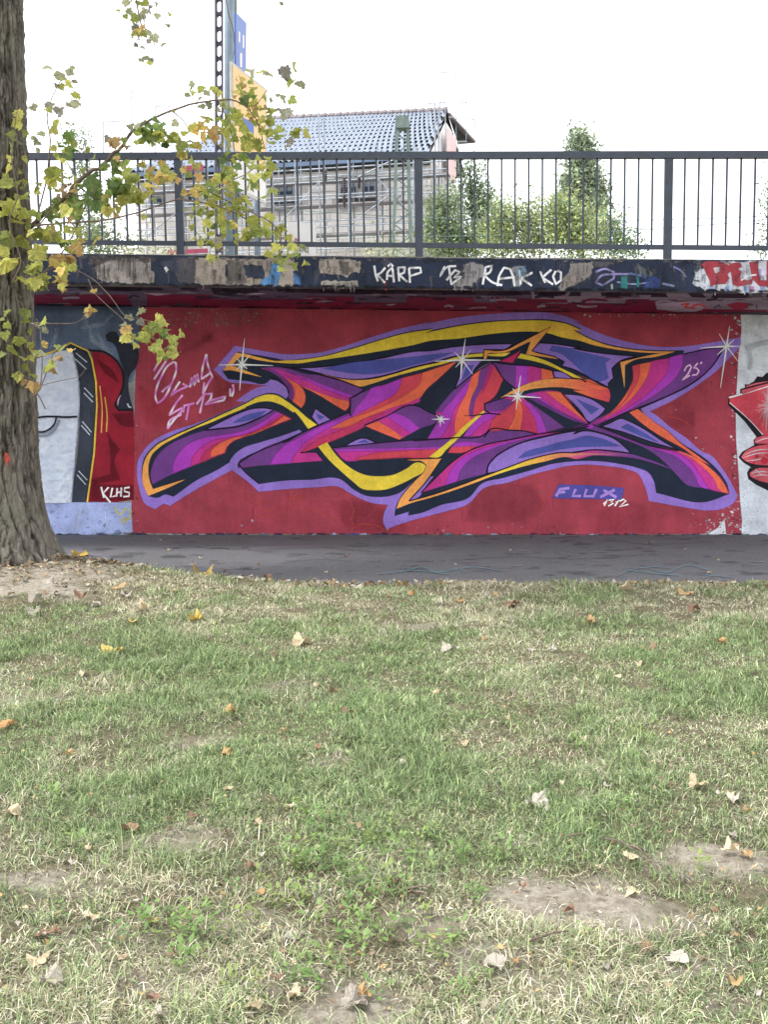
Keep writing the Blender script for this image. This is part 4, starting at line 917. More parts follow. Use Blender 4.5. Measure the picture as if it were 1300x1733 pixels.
P.stroke(cU(456, 120, 500, 104, 545, 120, 545, 150, 490, 184, 456, 170, 480, 140, 540, 130, 620, 130), (142, 136, 186), 3.0); P.stroke(cU(560, 168, 640, 178, 720, 170), (140, 150, 190), 2.0); P.stroke(cU(620, 125, 700, 145, 770, 165), (96, 120, 170), 3.0, alpha=.8)
patch(cU(580, 140, 610, 142, 612, 200, 590, 208, 578, 190), (58, 130, 134), .8, 2); patch(cU(655, 140, 668, 142, 668, 192, 656, 192), (52, 130, 134), .7, 2); patch(cU(530, 178, 540, 178, 540, 212, 532, 210), (170, 170, 160), .9, 1)
patch(cU(700, 130, 775, 150, 770, 190, 700, 195), (64, 84, 150), .7, 4); P.stroke(cU(835, 92, 880, 120, 896, 145), (110, 116, 156), 2.4); P.stroke(cU(780, 175, 840, 188), (130, 140, 176), 3.2); patch(cU(660, 80, 730, 120, 735, 145, 670, 130), (110, 116, 124), .8, 3)
patch(cU(940, 130, 985, 95, 1000, 70, 1600, 64, 2600, 66, 2600, 226, 1300, 220, 990, 208, 930, 175), (184, 186, 196), 1, 2)
for x, c in ((1010, (120, 160, 200)), (1090, (110, 160, 210)), (1180, (110, 140, 200)), (1210, (180, 110, 160)), (1260, (130, 150, 200)), (1320, (120, 160, 200))): patch(cU(x, 190, x + 18, 190, x + 14, 214, x + 2, 214), c, .8, 2)
RD = (150, 54, 66)
P.poly(cU(972, 80, 1000, 66, 1075, 70, 1112, 90, 1118, 112, 1098, 130, 1108, 150, 1090, 176, 1040, 180, 1015, 192, 1012, 160), RD, sm=False); P.poly(cU(1108, 78, 1160, 72, 1170, 92, 1150, 104, 1168, 118, 1160, 150, 1195, 160, 1225, 150, 1215, 178, 1150, 190, 1125, 180), RD, sm=False)
P.poly(cU(1205, 72, 1250, 66, 1248, 120, 1262, 160, 1300, 160, 1300, 190, 1255, 188, 1218, 150), RD, sm=False); P.poly(cU(1290, 66, 1330, 66, 1330, 200, 1290, 190), RD, sm=False); P.poly(cU(1252, 110, 1280, 104, 1282, 140, 1262, 146), (190, 180, 210), sm=False)
P.stroke(cU(1165, 160, 1200, 140, 1240, 132), (206, 206, 220), 1.8); patch(cU(1030, 100, 1060, 94, 1058, 118, 1040, 126), (196, 192, 200), .9, 1); P.stroke(cU(935, 160, 965, 164), (60, 60, 70), 1.4)
P.cycle(12)
for i in range(150):
    x = random.uniform(60, 1300); y = 431 + (x - 150) * .0085 + random.uniform(0, 6)
    patch(cX(x, y, x + random.uniform(3, 14), y + random.uniform(-1, 1), x + random.uniform(3, 10), y + random.uniform(1, 5), x + 1, y + random.uniform(1, 4)), random.choice([(70, 72, 78), (46, 48, 56), (110, 106, 104)]), random.uniform(.3, .8), 1.2)
P.end()
P.cycle(12)
for i in range(260):
    x = random.uniform(60, 1300); y = random.uniform(434, 470) + (x - 150) * .0095; h = random.uniform(5, 26)
    P.stroke([(x, y), (x + random.uniform(-3, 3), min(y + h, 482 + (x - 300) * .0107))], random.choice([(52, 54, 62), (84, 82, 86), (38, 42, 54), (112, 106, 104)]), random.uniform(1, 6), alpha=random.uniform(.10, .34), taper=True, feather=2.5)
P.end(); P.cycle(12)
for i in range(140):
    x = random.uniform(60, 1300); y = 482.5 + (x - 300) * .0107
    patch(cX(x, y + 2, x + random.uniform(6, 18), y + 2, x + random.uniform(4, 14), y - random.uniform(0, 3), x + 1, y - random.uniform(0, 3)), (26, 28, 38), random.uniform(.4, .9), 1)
P.end()
P.build('beam_graffiti', M_paint_soft, deck); KP = 1.30

KP = 1.75
P = Paint(SOFF, base=0.004)
cV, cW = crop(400, 460, 1300 / 600), crop(900, 460, 1300 / 400)
fy = lambda x: 484 + (x - 300) * .0107
ty = lambda x: 518 + (x - 300) * .0154
def band(x0, x1, a, b_, c, al=1.0, f=1.0):
    P.poly([(x0, fy(x0) + (ty(x0) - fy(x0)) * a), (x1, fy(x1) + (ty(x1) - fy(x1)) * a), (x1 + random.uniform(-8, 8), fy(x1) + (ty(x1) - fy(x1)) * b_), (x0 + random.uniform(-8, 8), fy(x0) + (ty(x0) - fy(x0)) * b_)], c, alpha=al, feather=f, sm=False)
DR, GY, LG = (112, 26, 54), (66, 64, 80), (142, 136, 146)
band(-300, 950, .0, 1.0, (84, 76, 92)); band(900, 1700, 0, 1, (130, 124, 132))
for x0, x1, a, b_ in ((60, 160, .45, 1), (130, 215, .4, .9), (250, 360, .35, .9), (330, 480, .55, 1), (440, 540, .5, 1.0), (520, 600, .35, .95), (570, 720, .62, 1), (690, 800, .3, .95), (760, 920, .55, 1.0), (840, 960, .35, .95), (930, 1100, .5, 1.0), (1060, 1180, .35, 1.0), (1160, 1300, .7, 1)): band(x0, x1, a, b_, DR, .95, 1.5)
P.cycle(12)
for i in range(90):
    x = random.uniform(60, 1300); y = fy(x) + (ty(x) - fy(x)) * random.uniform(.15, .9); L = random.uniform(10, 46); h = random.uniform(-3, 3)
    P.stroke([(x, y), (x + L * .4, y + h), (x + L, y + h * .4 + random.uniform(-1, 1))], random.choice([LG, LG, GY, (40, 38, 52), DR, (168, 160, 168), (46, 42, 60)]), random.uniform(1, 4.2), alpha=random.uniform(.5, .95), taper=random.choice([False, 'both']))
P.end()
for a in ((680, 160, 720, 152, 800, 160, 960, 152), (690, 190, 800, 205, 940, 196)): P.stroke(cW(*a), LG, 3.0)
P.poly(cW(680, 165, 800, 158, 930, 160, 960, 180, 930, 200, 800, 203, 690, 198), (156, 150, 158), sm=True)
for a in ((820, 170, 870, 165, 840, 185, 900, 190), (880, 178, 930, 170, 960, 190)): P.stroke(cW(*a), (190, 70, 64), 2.2)
P.poly(cW(1075, 170, 1130, 158, 1195, 165, 1190, 190, 1120, 198), (150, 30, 56)); P.stroke(cW(1000, 135, 1040, 150, 1055, 140), (40, 40, 48), 1); P.stroke(cW(1005, 190, 1030, 172, 1040, 188), (40, 40, 48), 1.2); P.stroke(cW(1235, 172, 1240, 192), (40, 40, 48), 1.4)
for p_ in (cV(898, 84, 935, 86), cV(918, 84, 912, 96), cV(945, 84, 950, 96, 970, 96, 972, 84), cV(985, 84, 985, 96)): P.stroke(p_, (130, 126, 140), 1.0)
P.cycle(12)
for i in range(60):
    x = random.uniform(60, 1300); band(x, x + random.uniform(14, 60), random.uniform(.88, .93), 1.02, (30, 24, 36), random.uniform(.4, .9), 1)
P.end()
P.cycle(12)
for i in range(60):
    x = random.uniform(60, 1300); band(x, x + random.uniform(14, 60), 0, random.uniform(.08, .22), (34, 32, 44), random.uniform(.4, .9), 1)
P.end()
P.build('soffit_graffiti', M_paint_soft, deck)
KP = 1.30

# chalk marks and scuffs on the path
PATHP = Plane(WALL.w(0, 0), WD, -WALL.n)
if PATHP.n.z < 0: PATHP = Plane(WALL.w(5, 0), -WD, -WALL.n)
P = Paint(PATHP, base=0.004, step=0.000004)
P.cycle(12)
for i in range(170):
    x, y = random.uniform(130, 1300), 908 + 72 * random.random() ** 1.2; L = random.uniform(6, 34)
    P.stroke(cX(x, y, x + L * .5, y + random.uniform(-.6, .6), x + L, y + random.uniform(-.8, .8)), random.choice([(120, 118, 124), (132, 130, 138), (66, 64, 72), (76, 76, 84)]), random.uniform(.4, 1.1), alpha=random.uniform(.25, .7), taper='both', k=1.1)
P.end()
for pts in (cX(300, 925, 420, 931, 560, 928, 640, 936), cX(760, 950, 860, 944, 980, 947, 1090, 940), cX(1020, 915, 1100, 922, 1200, 919), cX(470, 955, 530, 948, 600, 951)):
    P.stroke([(x + random.gauss(0, 4), y + random.gauss(0, .6)) for x, y in smooth_path(pts, False, 9)], (44, 44, 50), .5, alpha=.35, k=1.1, sm=False)
for i in range(60):
    x, y = random.uniform(130, 1300), random.uniform(910, 978); r = random.uniform(5, 26); cc_ = random.choice([(60, 60, 66), (110, 110, 114), (96, 94, 98), (52, 52, 58)])
    P.poly([(x + math.cos(t) * r * random.uniform(.6, 1.3), y + math.sin(t) * r * .10 * random.uniform(.6, 1.3)) for t in np.linspace(0, 6.28, 12)[:-1]], cc_, alpha=random.uniform(.1, .35), feather=2.5, k=1.1)
for a in ((690, 966, 720, 962, 735, 969, 765, 966, 800, 961, 850, 968), (775, 964, 790, 970), (640, 973, 700, 967, 760, 973), (1050, 972, 1090, 962, 1130, 970, 1160, 958, 1200, 966), (1060, 966, 1110, 972, 1150, 975), (1190, 974, 1240, 978), (1100, 960, 1130, 962)):
    P.stroke(cX(*a), (96, 128, 138), 1.1, alpha=.55, k=1.1)
o = P.build('path_chalk_mark', M_paint, path); 

# ------------------------------------------------------------------ background: house under scaffold, masts, signs, trees
GZ = 2.45
M_stone = mat('pale_stone', rgb(240, 238, 236), 0.9, rgb(222, 219, 216), 1.2, 0.3, 20, col3=rgb(206, 200, 196), n3=0.9)
M_stonej = mat('stone_joint', rgb(196, 192, 190), 0.95, rgb(172, 168, 166), 2.0)
M_tile = mat('glazed_roof_tile', rgb(140, 150, 164), 0.45, rgb(122, 132, 148), 3.0, spec=0.6, metal=0.15)
M_ridge = mat('ridge_tile', rgb(128, 118, 120), 0.6, rgb(100, 92, 96), 3.0)
M_glass = mat('window_glass', rgb(60, 74, 92), 0.08, rgb(44, 52, 66), 1.0, spec=0.8)
M_frame = mat('window_frame', rgb(150, 156, 166), 0.5)
M_dark = mat('dark_timber', rgb(70, 66, 66), 0.8, rgb(50, 46, 46), 3.0)
M_galv = mat('galvanised_tube', rgb(158, 166, 178), 0.45, rgb(120, 128, 138), 6.0, metal=0.0)
M_plank = mat('scaffold_board', rgb(156, 152, 154), 0.8, rgb(130, 126, 130), 3.0)
M_green = mat('mast_green', rgb(112, 128, 122), 0.6, rgb(90, 104, 100), 4.0)
M_mastd = mat('mast_dark', rgb(84, 80, 92), 0.6, rgb(66, 62, 74), 4.0)
M_post = mat('grey_post', rgb(140, 158, 176), 0.45, rgb(120, 136, 152), 4.0)
M_signY = mat('sign_yellow', rgb(238, 202, 148), 0.6, rgb(234, 194, 138), 2.0)
M_signW = mat('sign_white', rgb(226, 224, 220), 0.6, rgb(210, 206, 204), 2.0)
M_signB = mat('sign_blue', rgb(84, 114, 184), 0.5, rgb(76, 104, 172), 2.0)
M_alu = mat('sign_edge', rgb(190, 188, 186), 0.4)
M_redw = mat('banner_red', rgb(230, 202, 202), 0.7, rgb(226, 190, 192), 2.0)
M_white = mat('white_coat', rgb(216, 218, 222), 0.55, rgb(200, 202, 208), 2.0)
M_red = mat('red_coat', rgb(180, 40, 56), 0.5, rgb(160, 34, 48), 2.0)
M_maroon = mat('maroon_beam', rgb(150, 60, 86), 0.7, rgb(130, 50, 74), 2.0)
M_gutter = mat('zinc_gutter', rgb(96, 116, 142), 0.4, rgb(84, 100, 124), 2.0)
M_ins = mat('insulator_brown', rgb(80, 70, 72), 0.3)

# ---- house: plane of the front, right end nearer
hl, hr = at_depth(228, 300, 39.0), at_depth(728, 300, 36.6)
HE = Vector((hr.x - hl.x, hr.y - hl.y, 0)).normalized()
HP = Plane(Vector((hl.x, hl.y, GZ)), HE, (0, 0, 1))
HN = HP.n
house = empty('stone_house', HP.o)
tag(house, 'pale stone house with a glazed dark tile roof wrapped in scaffolding behind the railing', 'house')
bpy.context.view_layer.update()
def hp(name, mb, m, parent=house, smooth=False): return child_world(mb.build(name, m, smooth=smooth), parent)
HL = (hr - hl).length
eave_z = HP.at(480, 282)[1]
D = 7.5
A = lambda s, z, d=0.0: HP.w(s, z, -d)
# windows: px boxes on the front
wins = [(466, 498, 314, 334), (576, 605, 306, 334), (613, 636, 304, 330), (468, 498, 345, 360), (575, 604, 342, 354), (613, 636, 341, 353), (318, 334, 322, 350), (392, 420, 318, 342), (254, 276, 330, 350)]
wb_ = []
for x0, x1, y0, y1 in wins:
    a, b_ = HP.at(x0, y1), HP.at(x1, y0); wb_.append((a[0], b_[0], a[1], b_[1]))
b = MB(); b.hexa([A(0, -1, 0), A(HL, -1, 0), A(HL, -1, D), A(0, -1, D), A(0, eave_z, 0), A(HL, eave_z, 0), A(HL, eave_z, D), A(0, eave_z, D)])
hp('wall', b, M_stonej)
# coursed blocks, laid round the windows
b = MB(); z = 0.0; row = 0
while z < eave_z - 0.35:
    h = random.choice((0.20, 0.22, 0.25)); s = -0.25 * (row % 2)
    while s < HL:
        L = random.uniform(0.36, 0.62); s1 = min(HL - 0.005, s + L - 0.02); s0 = max(0.005, s)
        if s1 - s0 > 0.08 and not any(s1 > w0 - .03 and s0 < w1 + .03 and z + h > v0 - .03 and z < v1 + .03 for w0, w1, v0, v1 in wb_):
            pz = random.uniform(0.012, 0.035)
            b.box((s0, z, 0.001), (s1, z + h - 0.02, pz), HP.M)
        s += L
    z += h; row += 1
o = hp('stone_blocks', b, M_stone); o['kind'] = 'stuff'
for w0, w1, v0, v1 in wb_:
    b = MB(); t = 0.045
    for lo, hi in (((w0, v0, .004), (w1, v0 + t, .05)), ((w0, v1 - t, .004), (w1, v1, .05)), ((w0, v0 + t, .004), (w0 + t, v1 - t, .05)), ((w1 - t, v0 + t, .004), (w1, v1 - t, .05)), (((w0 + w1) / 2 - .02, v0 + t, .004), ((w0 + w1) / 2 + .02, v1 - t, .046))):
        b.box(lo, hi, HP.M)
    fr = hp('window', b, M_frame)
    g_ = MB(); g_.box((w0 + .02, v0 + .02, .003), (w1 - .02, v1 - .02, .02), HP.M)
    child_world(g_.build('pane', M_glass), fr)
    l_ = MB(); l_.box((w0 - .05, v1 + .002, .004), (w1 + .05, v1 + .12, .06), HP.M); hp('lintel', l_, M_dark)
# roof
RD_ = 4.3
rl, rr = HP.o, HP.o
def on_plane(px, py, d):                       # point on the vertical plane d behind the front
    pl = Plane(HP.o - HN * d, HE, (0, 0, 1)); return pl.at(px, py)
ra, rb_ = on_plane(430, 206, RD_), on_plane(757, 190, RD_)
ridge_z = (ra[1] + rb_[1]) / 2
ea, eb = HP.at(226, 276)[0] - 0.1, HP.at(727, 276)[0] + 0.05
EO = -0.35                                     # eave overhang
E0, E1, R0_, R1_ = A(ea, eave_z + .03, EO), A(eb, eave_z + .03, EO), A(ra[0], ra[1], RD_), A(rb_[0], rb_[1], RD_)
b = MB(); b.v = [E0, E1, R1_, R0_]; b.face((0, 1, 2, 3))
b.v += [A(eb, eave_z + 0.9, D + .4), A(ea, eave_z + .03, D + .3)]; b.face((3, 2, 4, 5)); b.face((0, 3, 5))
hp('roof', b, M_dark)
b = MB(); rows, cols = 12, 52
nrm = (E1 - E0).cross(R0_ - E0).normalized()
if nrm.dot(HN) < 0: nrm = -nrm
for r in range(rows):
    for c in range(cols):
        u0, u1 = (c + .5 * (r % 2)) / cols, (c + .5 * (r % 2) + 0.97) / cols
        if u1 > 1.0: continue
        v0, v1 = r / rows, (r + 1.12) / rows
        k = len(b.v); jit = random.uniform(-.012, .012)
        for v_, lift in ((v0 - .004 * (r > 0), 0.054 + jit), (min(1.0, v1), 0.03)):
            for t_, cv in ((0, 0.0), (.25, .05), (.5, .03), (.75, -.03), (1, 0.0)):
                u = u0 + (u1 - u0) * t_
                lo, hi = E0 + (E1 - E0) * u, R0_ + (R1_ - R0_) * u
                b.v.append(lo + (hi - lo) * v_ + nrm * (lift + cv))
        for j in range(4): b.face((k + j, k + j + 1, k + 6 + j, k + 5 + j))
o = hp('roof_tiles', b, M_tile, smooth=True); o['kind'] = 'stuff'
b = MB(); nr_ = 26
for i in range(nr_):
    p0, p1 = R0_ + (R1_ - R0_) * (i / nr_), R0_ + (R1_ - R0_) * ((i + 1.05) / nr_)
    b.tube([p0 + Vector((0, 0, .04)), p1 + Vector((0, 0, .07))], [.11, .13], 8)
hp('ridge_tiles', b, M_ridge)
b = MB(); b.bar(E0 + Vector((0, 0, -.10)) + HN * .06, E1 + Vector((0, 0, -.10)) + HN * .06, .16, .14); hp('gutter', b, M_gutter)
b = MB(); b.bar(A(0, eave_z - .2, -.16), A(HL, eave_z - .2, -.16), .3, .12); hp('eave_board', b, M_dark)
# gable side seen at a slant, its far roof slope and barge boards
gp = [at_depth(728, 300, 36.7), at_depth(790, 300, 43.0)]
gu = [at_depth(757, 191, 40.6), at_depth(763, 199, 40.5), at_depth(802, 241, 42.6), at_depth(775, 243, 42.2)]
b = MB(); b.v = gu + [v + Vector((0.15, .5, .12)) for v in gu]; b.face((0, 1, 2, 3)); b.face((4, 5, 6, 7)); b.face((0, 1, 5, 4)); b.face((1, 2, 6, 5)); b.face((2, 3, 7, 6)); hp('verge_roof', b, M_dark)
b = MB(); b.bar(gu[1], gu[2], .16, .08); b.bar(gu[2], gu[3], .10, .08); hp('barge_board', b, M_ridge)
g0, g1_, g2_, g3 = at_depth(727, 262, 37.2), at_depth(754, 206, 39.8), at_depth(766, 225, 41.0), at_depth(774, 440, 41.2)
g4 = at_depth(727, 440, 37.2)
b = MB(); b.v = [g4, g3, g2_, g1_, g0]; b.face((0, 1, 2, 3, 4)); hp('gable_wall', b, M_stone)
bn = empty('scaffold_banner', at_depth(764, 260, 39.6)); tag(bn, 'red and white advertising banner hung on the scaffold at the gable of the stone house', 'banner')
bpy.context.view_layer.update()
b = MB(); p = [at_depth(756, 218, 39.0), at_depth(770, 235, 40.2), at_depth(770, 308, 40.2), at_depth(756, 296, 39.0)]
b.v = p + [v + Vector((.05, .04, 0)) for v in p]
for f in ((0, 1, 2, 3), (4, 5, 6, 7), (0, 1, 5, 4), (2, 3, 7, 6), (1, 2, 6, 5), (3, 0, 4, 7)): b.face(f)
child_world(b.build('banner_sheet', M_redw), bn)
b = MB(); 
for t0, t1_ in ((0, .38), (.55, .62), (.74, .80), (.9, .94)):
    L0 = [p[0] + (p[3] - p[0]) * t for t in (t0, t1_)]; L1 = [p[1] + (p[2] - p[1]) * t for t in (t0 + .08, t1_ + .08)]
    k = len(b.v); b.v += [v + Vector((-.012, -.03, 0)) for v in (L0[0], L1[0], L1[1], L0[1])]; b.face((k, k + 1, k + 2, k + 3))
child_world(b.build('banner_stripe', M_signW), bn)

# ---- scaffold in front of the house
sc = empty('scaffolding', A(0, 0, -1.2)); tag(sc, 'grey tube scaffolding with boards standing in front of the pale stone house', 'scaffolding')
bpy.context.view_layer.update()
SP = Plane(HP.o + HN * 1.1, HE, (0, 0, 1)); SP2 = Plane(HP.o + HN * 0.45, HE, (0, 0, 1))
def scp(name, pl, p0, p1, r=.024, m=M_galv):
    mb = MB(); mb.tube([pl.w(*p0), pl.w(*p1)], r, 6); return child_world(mb.build(name, m), sc)
sx = [SP.at(x, 320)[0] for x in (246, 300, 352, 408, 462, 500, 541, 590, 640, 700, 737)]
for i, s in enumerate(sx):
    for pl in (SP, SP2): scp('standard', pl, (s, -.3), (s, eave_z + (.25 if i not in (3, 6, 10) else 1.4)))
lev = [SP.at(480, y)[1] for y in (425, 388, 378, 341, 335, 312, 303, 290)]
for z in lev: scp('ledger', SP, (sx[0] - .4, z), (sx[-1] + .4, z), .022)
for y in (343, 302, 393):
    z = SP.at(480, y)[1]; b = MB(); b.box((sx[0] - .4, z - .16, -.62), (sx[-1] + .4, z - .12, -.02), SP.M); child_world(b.build('scaffold_board', M_plank), sc)
for i in (0, 4, 7): scp('brace', SP, (sx[i], lev[1]), (sx[i + 2], lev[5]), .02)
scp('brace', SP, (SP.at(606, 300)[0], SP.at(606, 300)[1]), (SP.at(668, 270)[0], SP.at(668, 270)[1]), .022); scp('brace', SP, (sx[8], lev[5]), (sx[9], lev[2]), .02)
z = SP.at(330, 286)[1]; b = MB(); b.box((SP.at(300, 290)[0], z - .1, 0.02), (SP.at(345, 290)[0], z + .1, .08), SP.M); child_world(b.build('red_board', M_maroon), sc)
z = SP.at(330, 426)[1]; b = MB(); b.box((SP.at(285, 426)[0], z - .07, 0.02), (SP.at(352, 426)[0], z + .07, .08), SP.M); child_world(b.build('red_board', M_maroon), sc)
def goalpost(pts, y):
    """thin guard frame of tubes standing above the roof"""
    for i in range(len(pts) - 1):
        mb = MB(); mb.tube([at_depth(*pts[i], y), at_depth(*pts[i + 1], y)], .018, 6); child_world(mb.build('guard_rail', M_galv), sc)
goalpost(((175, 262), (175, 207), (201, 206), (201, 262)), 36.5); goalpost(((222, 262), (222, 157), (245, 156), (245, 200)), 40); goalpost(((263, 262), (263, 181), (287, 180), (287, 210)), 40)
goalpost(((726, 262), (725, 176), (754, 174), (754, 262)), 39); goalpost(((745, 200), (745, 160)), 39); goalpost(((772, 300), (772, 122)), 41); goalpost(((779, 174), (803, 173)), 41); goalpost(((789, 240), (789, 172)), 41.5); goalpost(((797, 203), (804, 203), (804, 222)), 41.5); goalpost(((743, 124), (771, 122)), 41)
goalpost(((737, 440), (737, 230), (748, 212)), 37.2); goalpost(((748, 440), (748, 240)), 37.2); goalpost(((776, 440), (776, 240), (790, 240)), 40); goalpost(((735, 318), (775, 308)), 38); goalpost(((735, 350), (775, 342)), 38); goalpost(((738, 320), (772, 348)), 38); goalpost(((738, 350), (760, 305)), 38); goalpost(((736, 275), (768, 268)), 38)

# ---- lattice mast (green) in front of the house
def lattice(name, label, group, spec, y, m, cap=None):
    """spec: rows of (pixel y, left x, right x)"""
    root = empty(name, at_depth((spec[-1][1] + spec[-1][2]) / 2, spec[-1][0], y)); tag(root, label, 'mast', group)
    bpy.context.view_layer.update()
    L = [at_depth(a, py, y) for py, a, c in spec]; R_ = [at_depth(c, py, y) for py, a, c in spec]
    dep = Vector((0, (L[-1] - R_[-1]).length, 0))
    for ch, nm in ((L, 0), (R_, 0)):
        for k in (0, 1):
            mb = MB()
            for i in range(len(ch) - 1): mb.bar(ch[i] + dep * k * (.5 + .5 * i / len(ch)), ch[i + 1] + dep * k * (.5 + .5 * (i + 1) / len(ch)), .09, .09)
            child_world(mb.build('chord', m), root)
    n_ = 12
    def pt(ch, t):
        f = t * (len(ch) - 1); i = min(int(f), len(ch) - 2); return ch[i] + (ch[i + 1] - ch[i]) * (f - i)
    for i in range(n_):
        t0, t1_ = i / n_, (i + 1) / n_
        mb = MB(); a, c = (pt(L, t0), pt(R_, t1_)) if i % 2 else (pt(R_, t0), pt(L, t1_))
        mb.bar(a, c, .05, .03); child_world(mb.build('lacing_bar', m), root)
    if cap: 
        mb = MB(); a, c = at_depth(*cap[0], y), at_depth(*cap[1], y); mb.box((a.x, y - .1, c.z), (c.x, y + dep.y * .6, a.z)); child_world(mb.build('mast_head', m), root)
    return root
mast2 = lattice('lattice_mast', 'green grey lattice mast with flat head in front of the stone house', None, [(206, 672, 690), (320, 669, 693), (440, 665, 697)], 30, M_green, ((670, 198), (692, 218)))
for (x, y0, y1) in ((425, 290, 312), (439 + 143, 298, 330), (550, 298, 312), (583, 330, 352)):
    pass
ins = 0
for (x, y0, y1) in ((551, 288, 310), (583, 300, 328), (608, 300, 320), (583, 330, 352)):
    mb = MB(); a, c = at_depth(x, y0, 31), at_depth(x, y1, 31); n_ = 7
    pts, rad = [], []
    for i in range(n_ * 2 + 1): pts.append(a + (c - a) * i / (n_ * 2)); rad.append(.06 if i % 2 else .025)
    mb.tube(pts, rad, 8)
    o = mb.build('insulator', M_ins); tag(o, {551: 'brown ribbed insulator farthest left before the stone house front', 583: 'brown ribbed insulator before the upper middle house window' if y0 == 300 else 'brown ribbed insulator before the lower middle house window', 608: 'brown ribbed insulator nearest to the green lattice mast'}[x], 'insulator', 'insulators on the overhead wires')
for i, (a, c, y) in enumerate((((420, 350), (1300, 366), 31), ((480, 395), (1300, 372), 31), ((450, 283), (727, 276), 30), ((700, 412), (1100, 402), 32), ((-200, 300), (670, 297), 31), ((780, 429), (1080, 418), 32))):
    mb = MB(); p0, p1 = at_depth(*a, y), at_depth(*c, y + 1)
    mb.tube([p0 + (p1 - p0) * t + Vector((0, 0, -.25 * 4 * t * (1 - t))) for t in np.linspace(0, 1, 10)], .012, 5)
    tag(mb.build('overhead_wire', M_green), ('thin green overhead wire crossing level with the middle of the railing', 'thin overhead wire rising to the left across the bushes low behind the railing', 'thin overhead wire tight along the eave of the stone house', 'thin overhead wire low in front of the round bushes', 'thin overhead wire passing left of the lattice mast behind the yellow leaves', 'lowest thin wire just above the walkway edge at the bushes')[i], 'wire', 'overhead wires behind the railing')

# ---- steel mast with batten plates and the sign posts beside it
root = empty('batten_mast', at_depth(371, 436, 17)); tag(root, 'dark slender steel mast with oval gaps between its two flat sides behind the yellow leaves', 'mast')
bpy.context.view_layer.update()
yy = 17.0
for x in (366.3, 376.6):
    mb = MB(); mb.bar(at_depth(x, 440, yy), at_depth(x - 1, -420, yy), .028 if x < 370 else .022, .10, up=Vector((0, 1, 0))); child_world(mb.build('chord', M_mastd), root)
y = -400
while y < 440:
    mb = MB(); c = at_depth(371.4 - .0005 * (440 - y), y, yy)
    # batten with hollowed ends so that the gaps read as ovals
    hw, hh = .05, .04
    v = [(-hw, -hh * 1.8), (-hw * .5, -hh * .9), (0, -hh * .5), (hw * .5, -hh * .9), (hw, -hh * 1.8), (hw, hh * 1.8), (hw * .5, hh * .9), (0, hh * .5), (-hw * .5, hh * .9), (-hw, hh * 1.8)]
    for dy in (-.03, .03): mb.v += [c + Vector((a, dy, b_)) for a, b_ in v]
    mb.face(range(10)); mb.face([10 + i for i in range(10)][::-1])
    for i in range(10): mb.face((i, (i + 1) % 10, 10 + (i + 1) % 10, 10 + i))
    child_world(mb.build('batten_plate', M_mastd), root); y += 25
sp_ = empty('yellow_sign', at_depth(388, 436, 14.2)); tag(sp_, 'large yellow and white traffic board seen from its edge behind yellow leaves', 'sign')
bpy.context.view_layer.update()
q4 = [at_depth(388, 105, 14), at_depth(448, 152, 15.1), at_depth(447, 346, 15.1), at_depth(390, 320, 14)]
def slab(name, pts, th, m, par, off=0.0):
    mb = MB(); nn = (pts[1] - pts[0]).cross(pts[3] - pts[0]).normalized()
    if nn.y > 0: nn = -nn
    mb.v = [v + nn * (off + th) for v in pts] + [v + nn * off for v in pts]
    for f in ((3, 2, 1, 0), (4, 5, 6, 7), (0, 1, 5, 4), (1, 2, 6, 5), (2, 3, 7, 6), (3, 0, 4, 7)): mb.face(f)
    return child_world(mb.build(name, m), par)
slab('sign_board', q4, .03, M_alu, sp_)
lerp4 = lambda u0, v0, u1, v1: [q4[0] + (q4[1] - q4[0]) * u + ((q4[3] + (q4[2] - q4[3]) * u) - (q4[0] + (q4[1] - q4[0]) * u)) * v for u, v in ((u0, v0), (u1, v0), (u1, v1), (u0, v1))]
slab('sign_face', lerp4(.03, .02, .97, .68), .004, M_signY, sp_, .031); slab('sign_face', lerp4(.03, .70, .97, .98), .004, M_signW, sp_, .031)
slab('sign_panel', lerp4(.25, .38, .6, .48), .004, M_signB, sp_, .036)
for x, d in ((387, 14.1), (434, 15.3)):
    mb = MB(); mb.tube([at_depth(x + 2, 445, d), at_depth(x, -300 if x < 400 else 160, d)], .065 if x < 400 else .045, 12); child_world(mb.build('sign_post', M_post, smooth=True), sp_)
bs = empty('blue_sign', at_depth(405, 70, 16)); tag(bs, 'blue direction sign with white arrows fixed high beside the dark slender mast', 'sign')
bpy.context.view_layer.update()
q4 = [at_depth(396, 22, 15.6), at_depth(414, 40, 16.6), at_depth(413, 122, 16.6), at_depth(396, 116, 15.6)]
slab('sign_board', q4, .03, M_signB, bs)
for u0, v0, u1, v1, tip in ((.35, .68, .55, .95, 1), (.2, .3, .35, .5, 0), (.6, .3, .75, .55, 0)):
    slab('sign_arrow', lerp4(u0, v0, u1, v1), .004, M_signW, bs, .031)
mb = MB(); P0 = lerp4(.15, .5, .8, .72); mb.v = [v + Vector((-.02, -.04, 0)) for v in ((P0[0] + P0[1]) / 2, P0[2], P0[3])]; mb.face((0, 1, 2)); child_world(mb.build('sign_arrow', M_signW), bs)
mb = MB(); mb.tube([at_depth(397, 445, 16.2), at_depth(394, -300, 16.2)], .05, 10); child_world(mb.build('sign_post', M_green, smooth=True), bs)

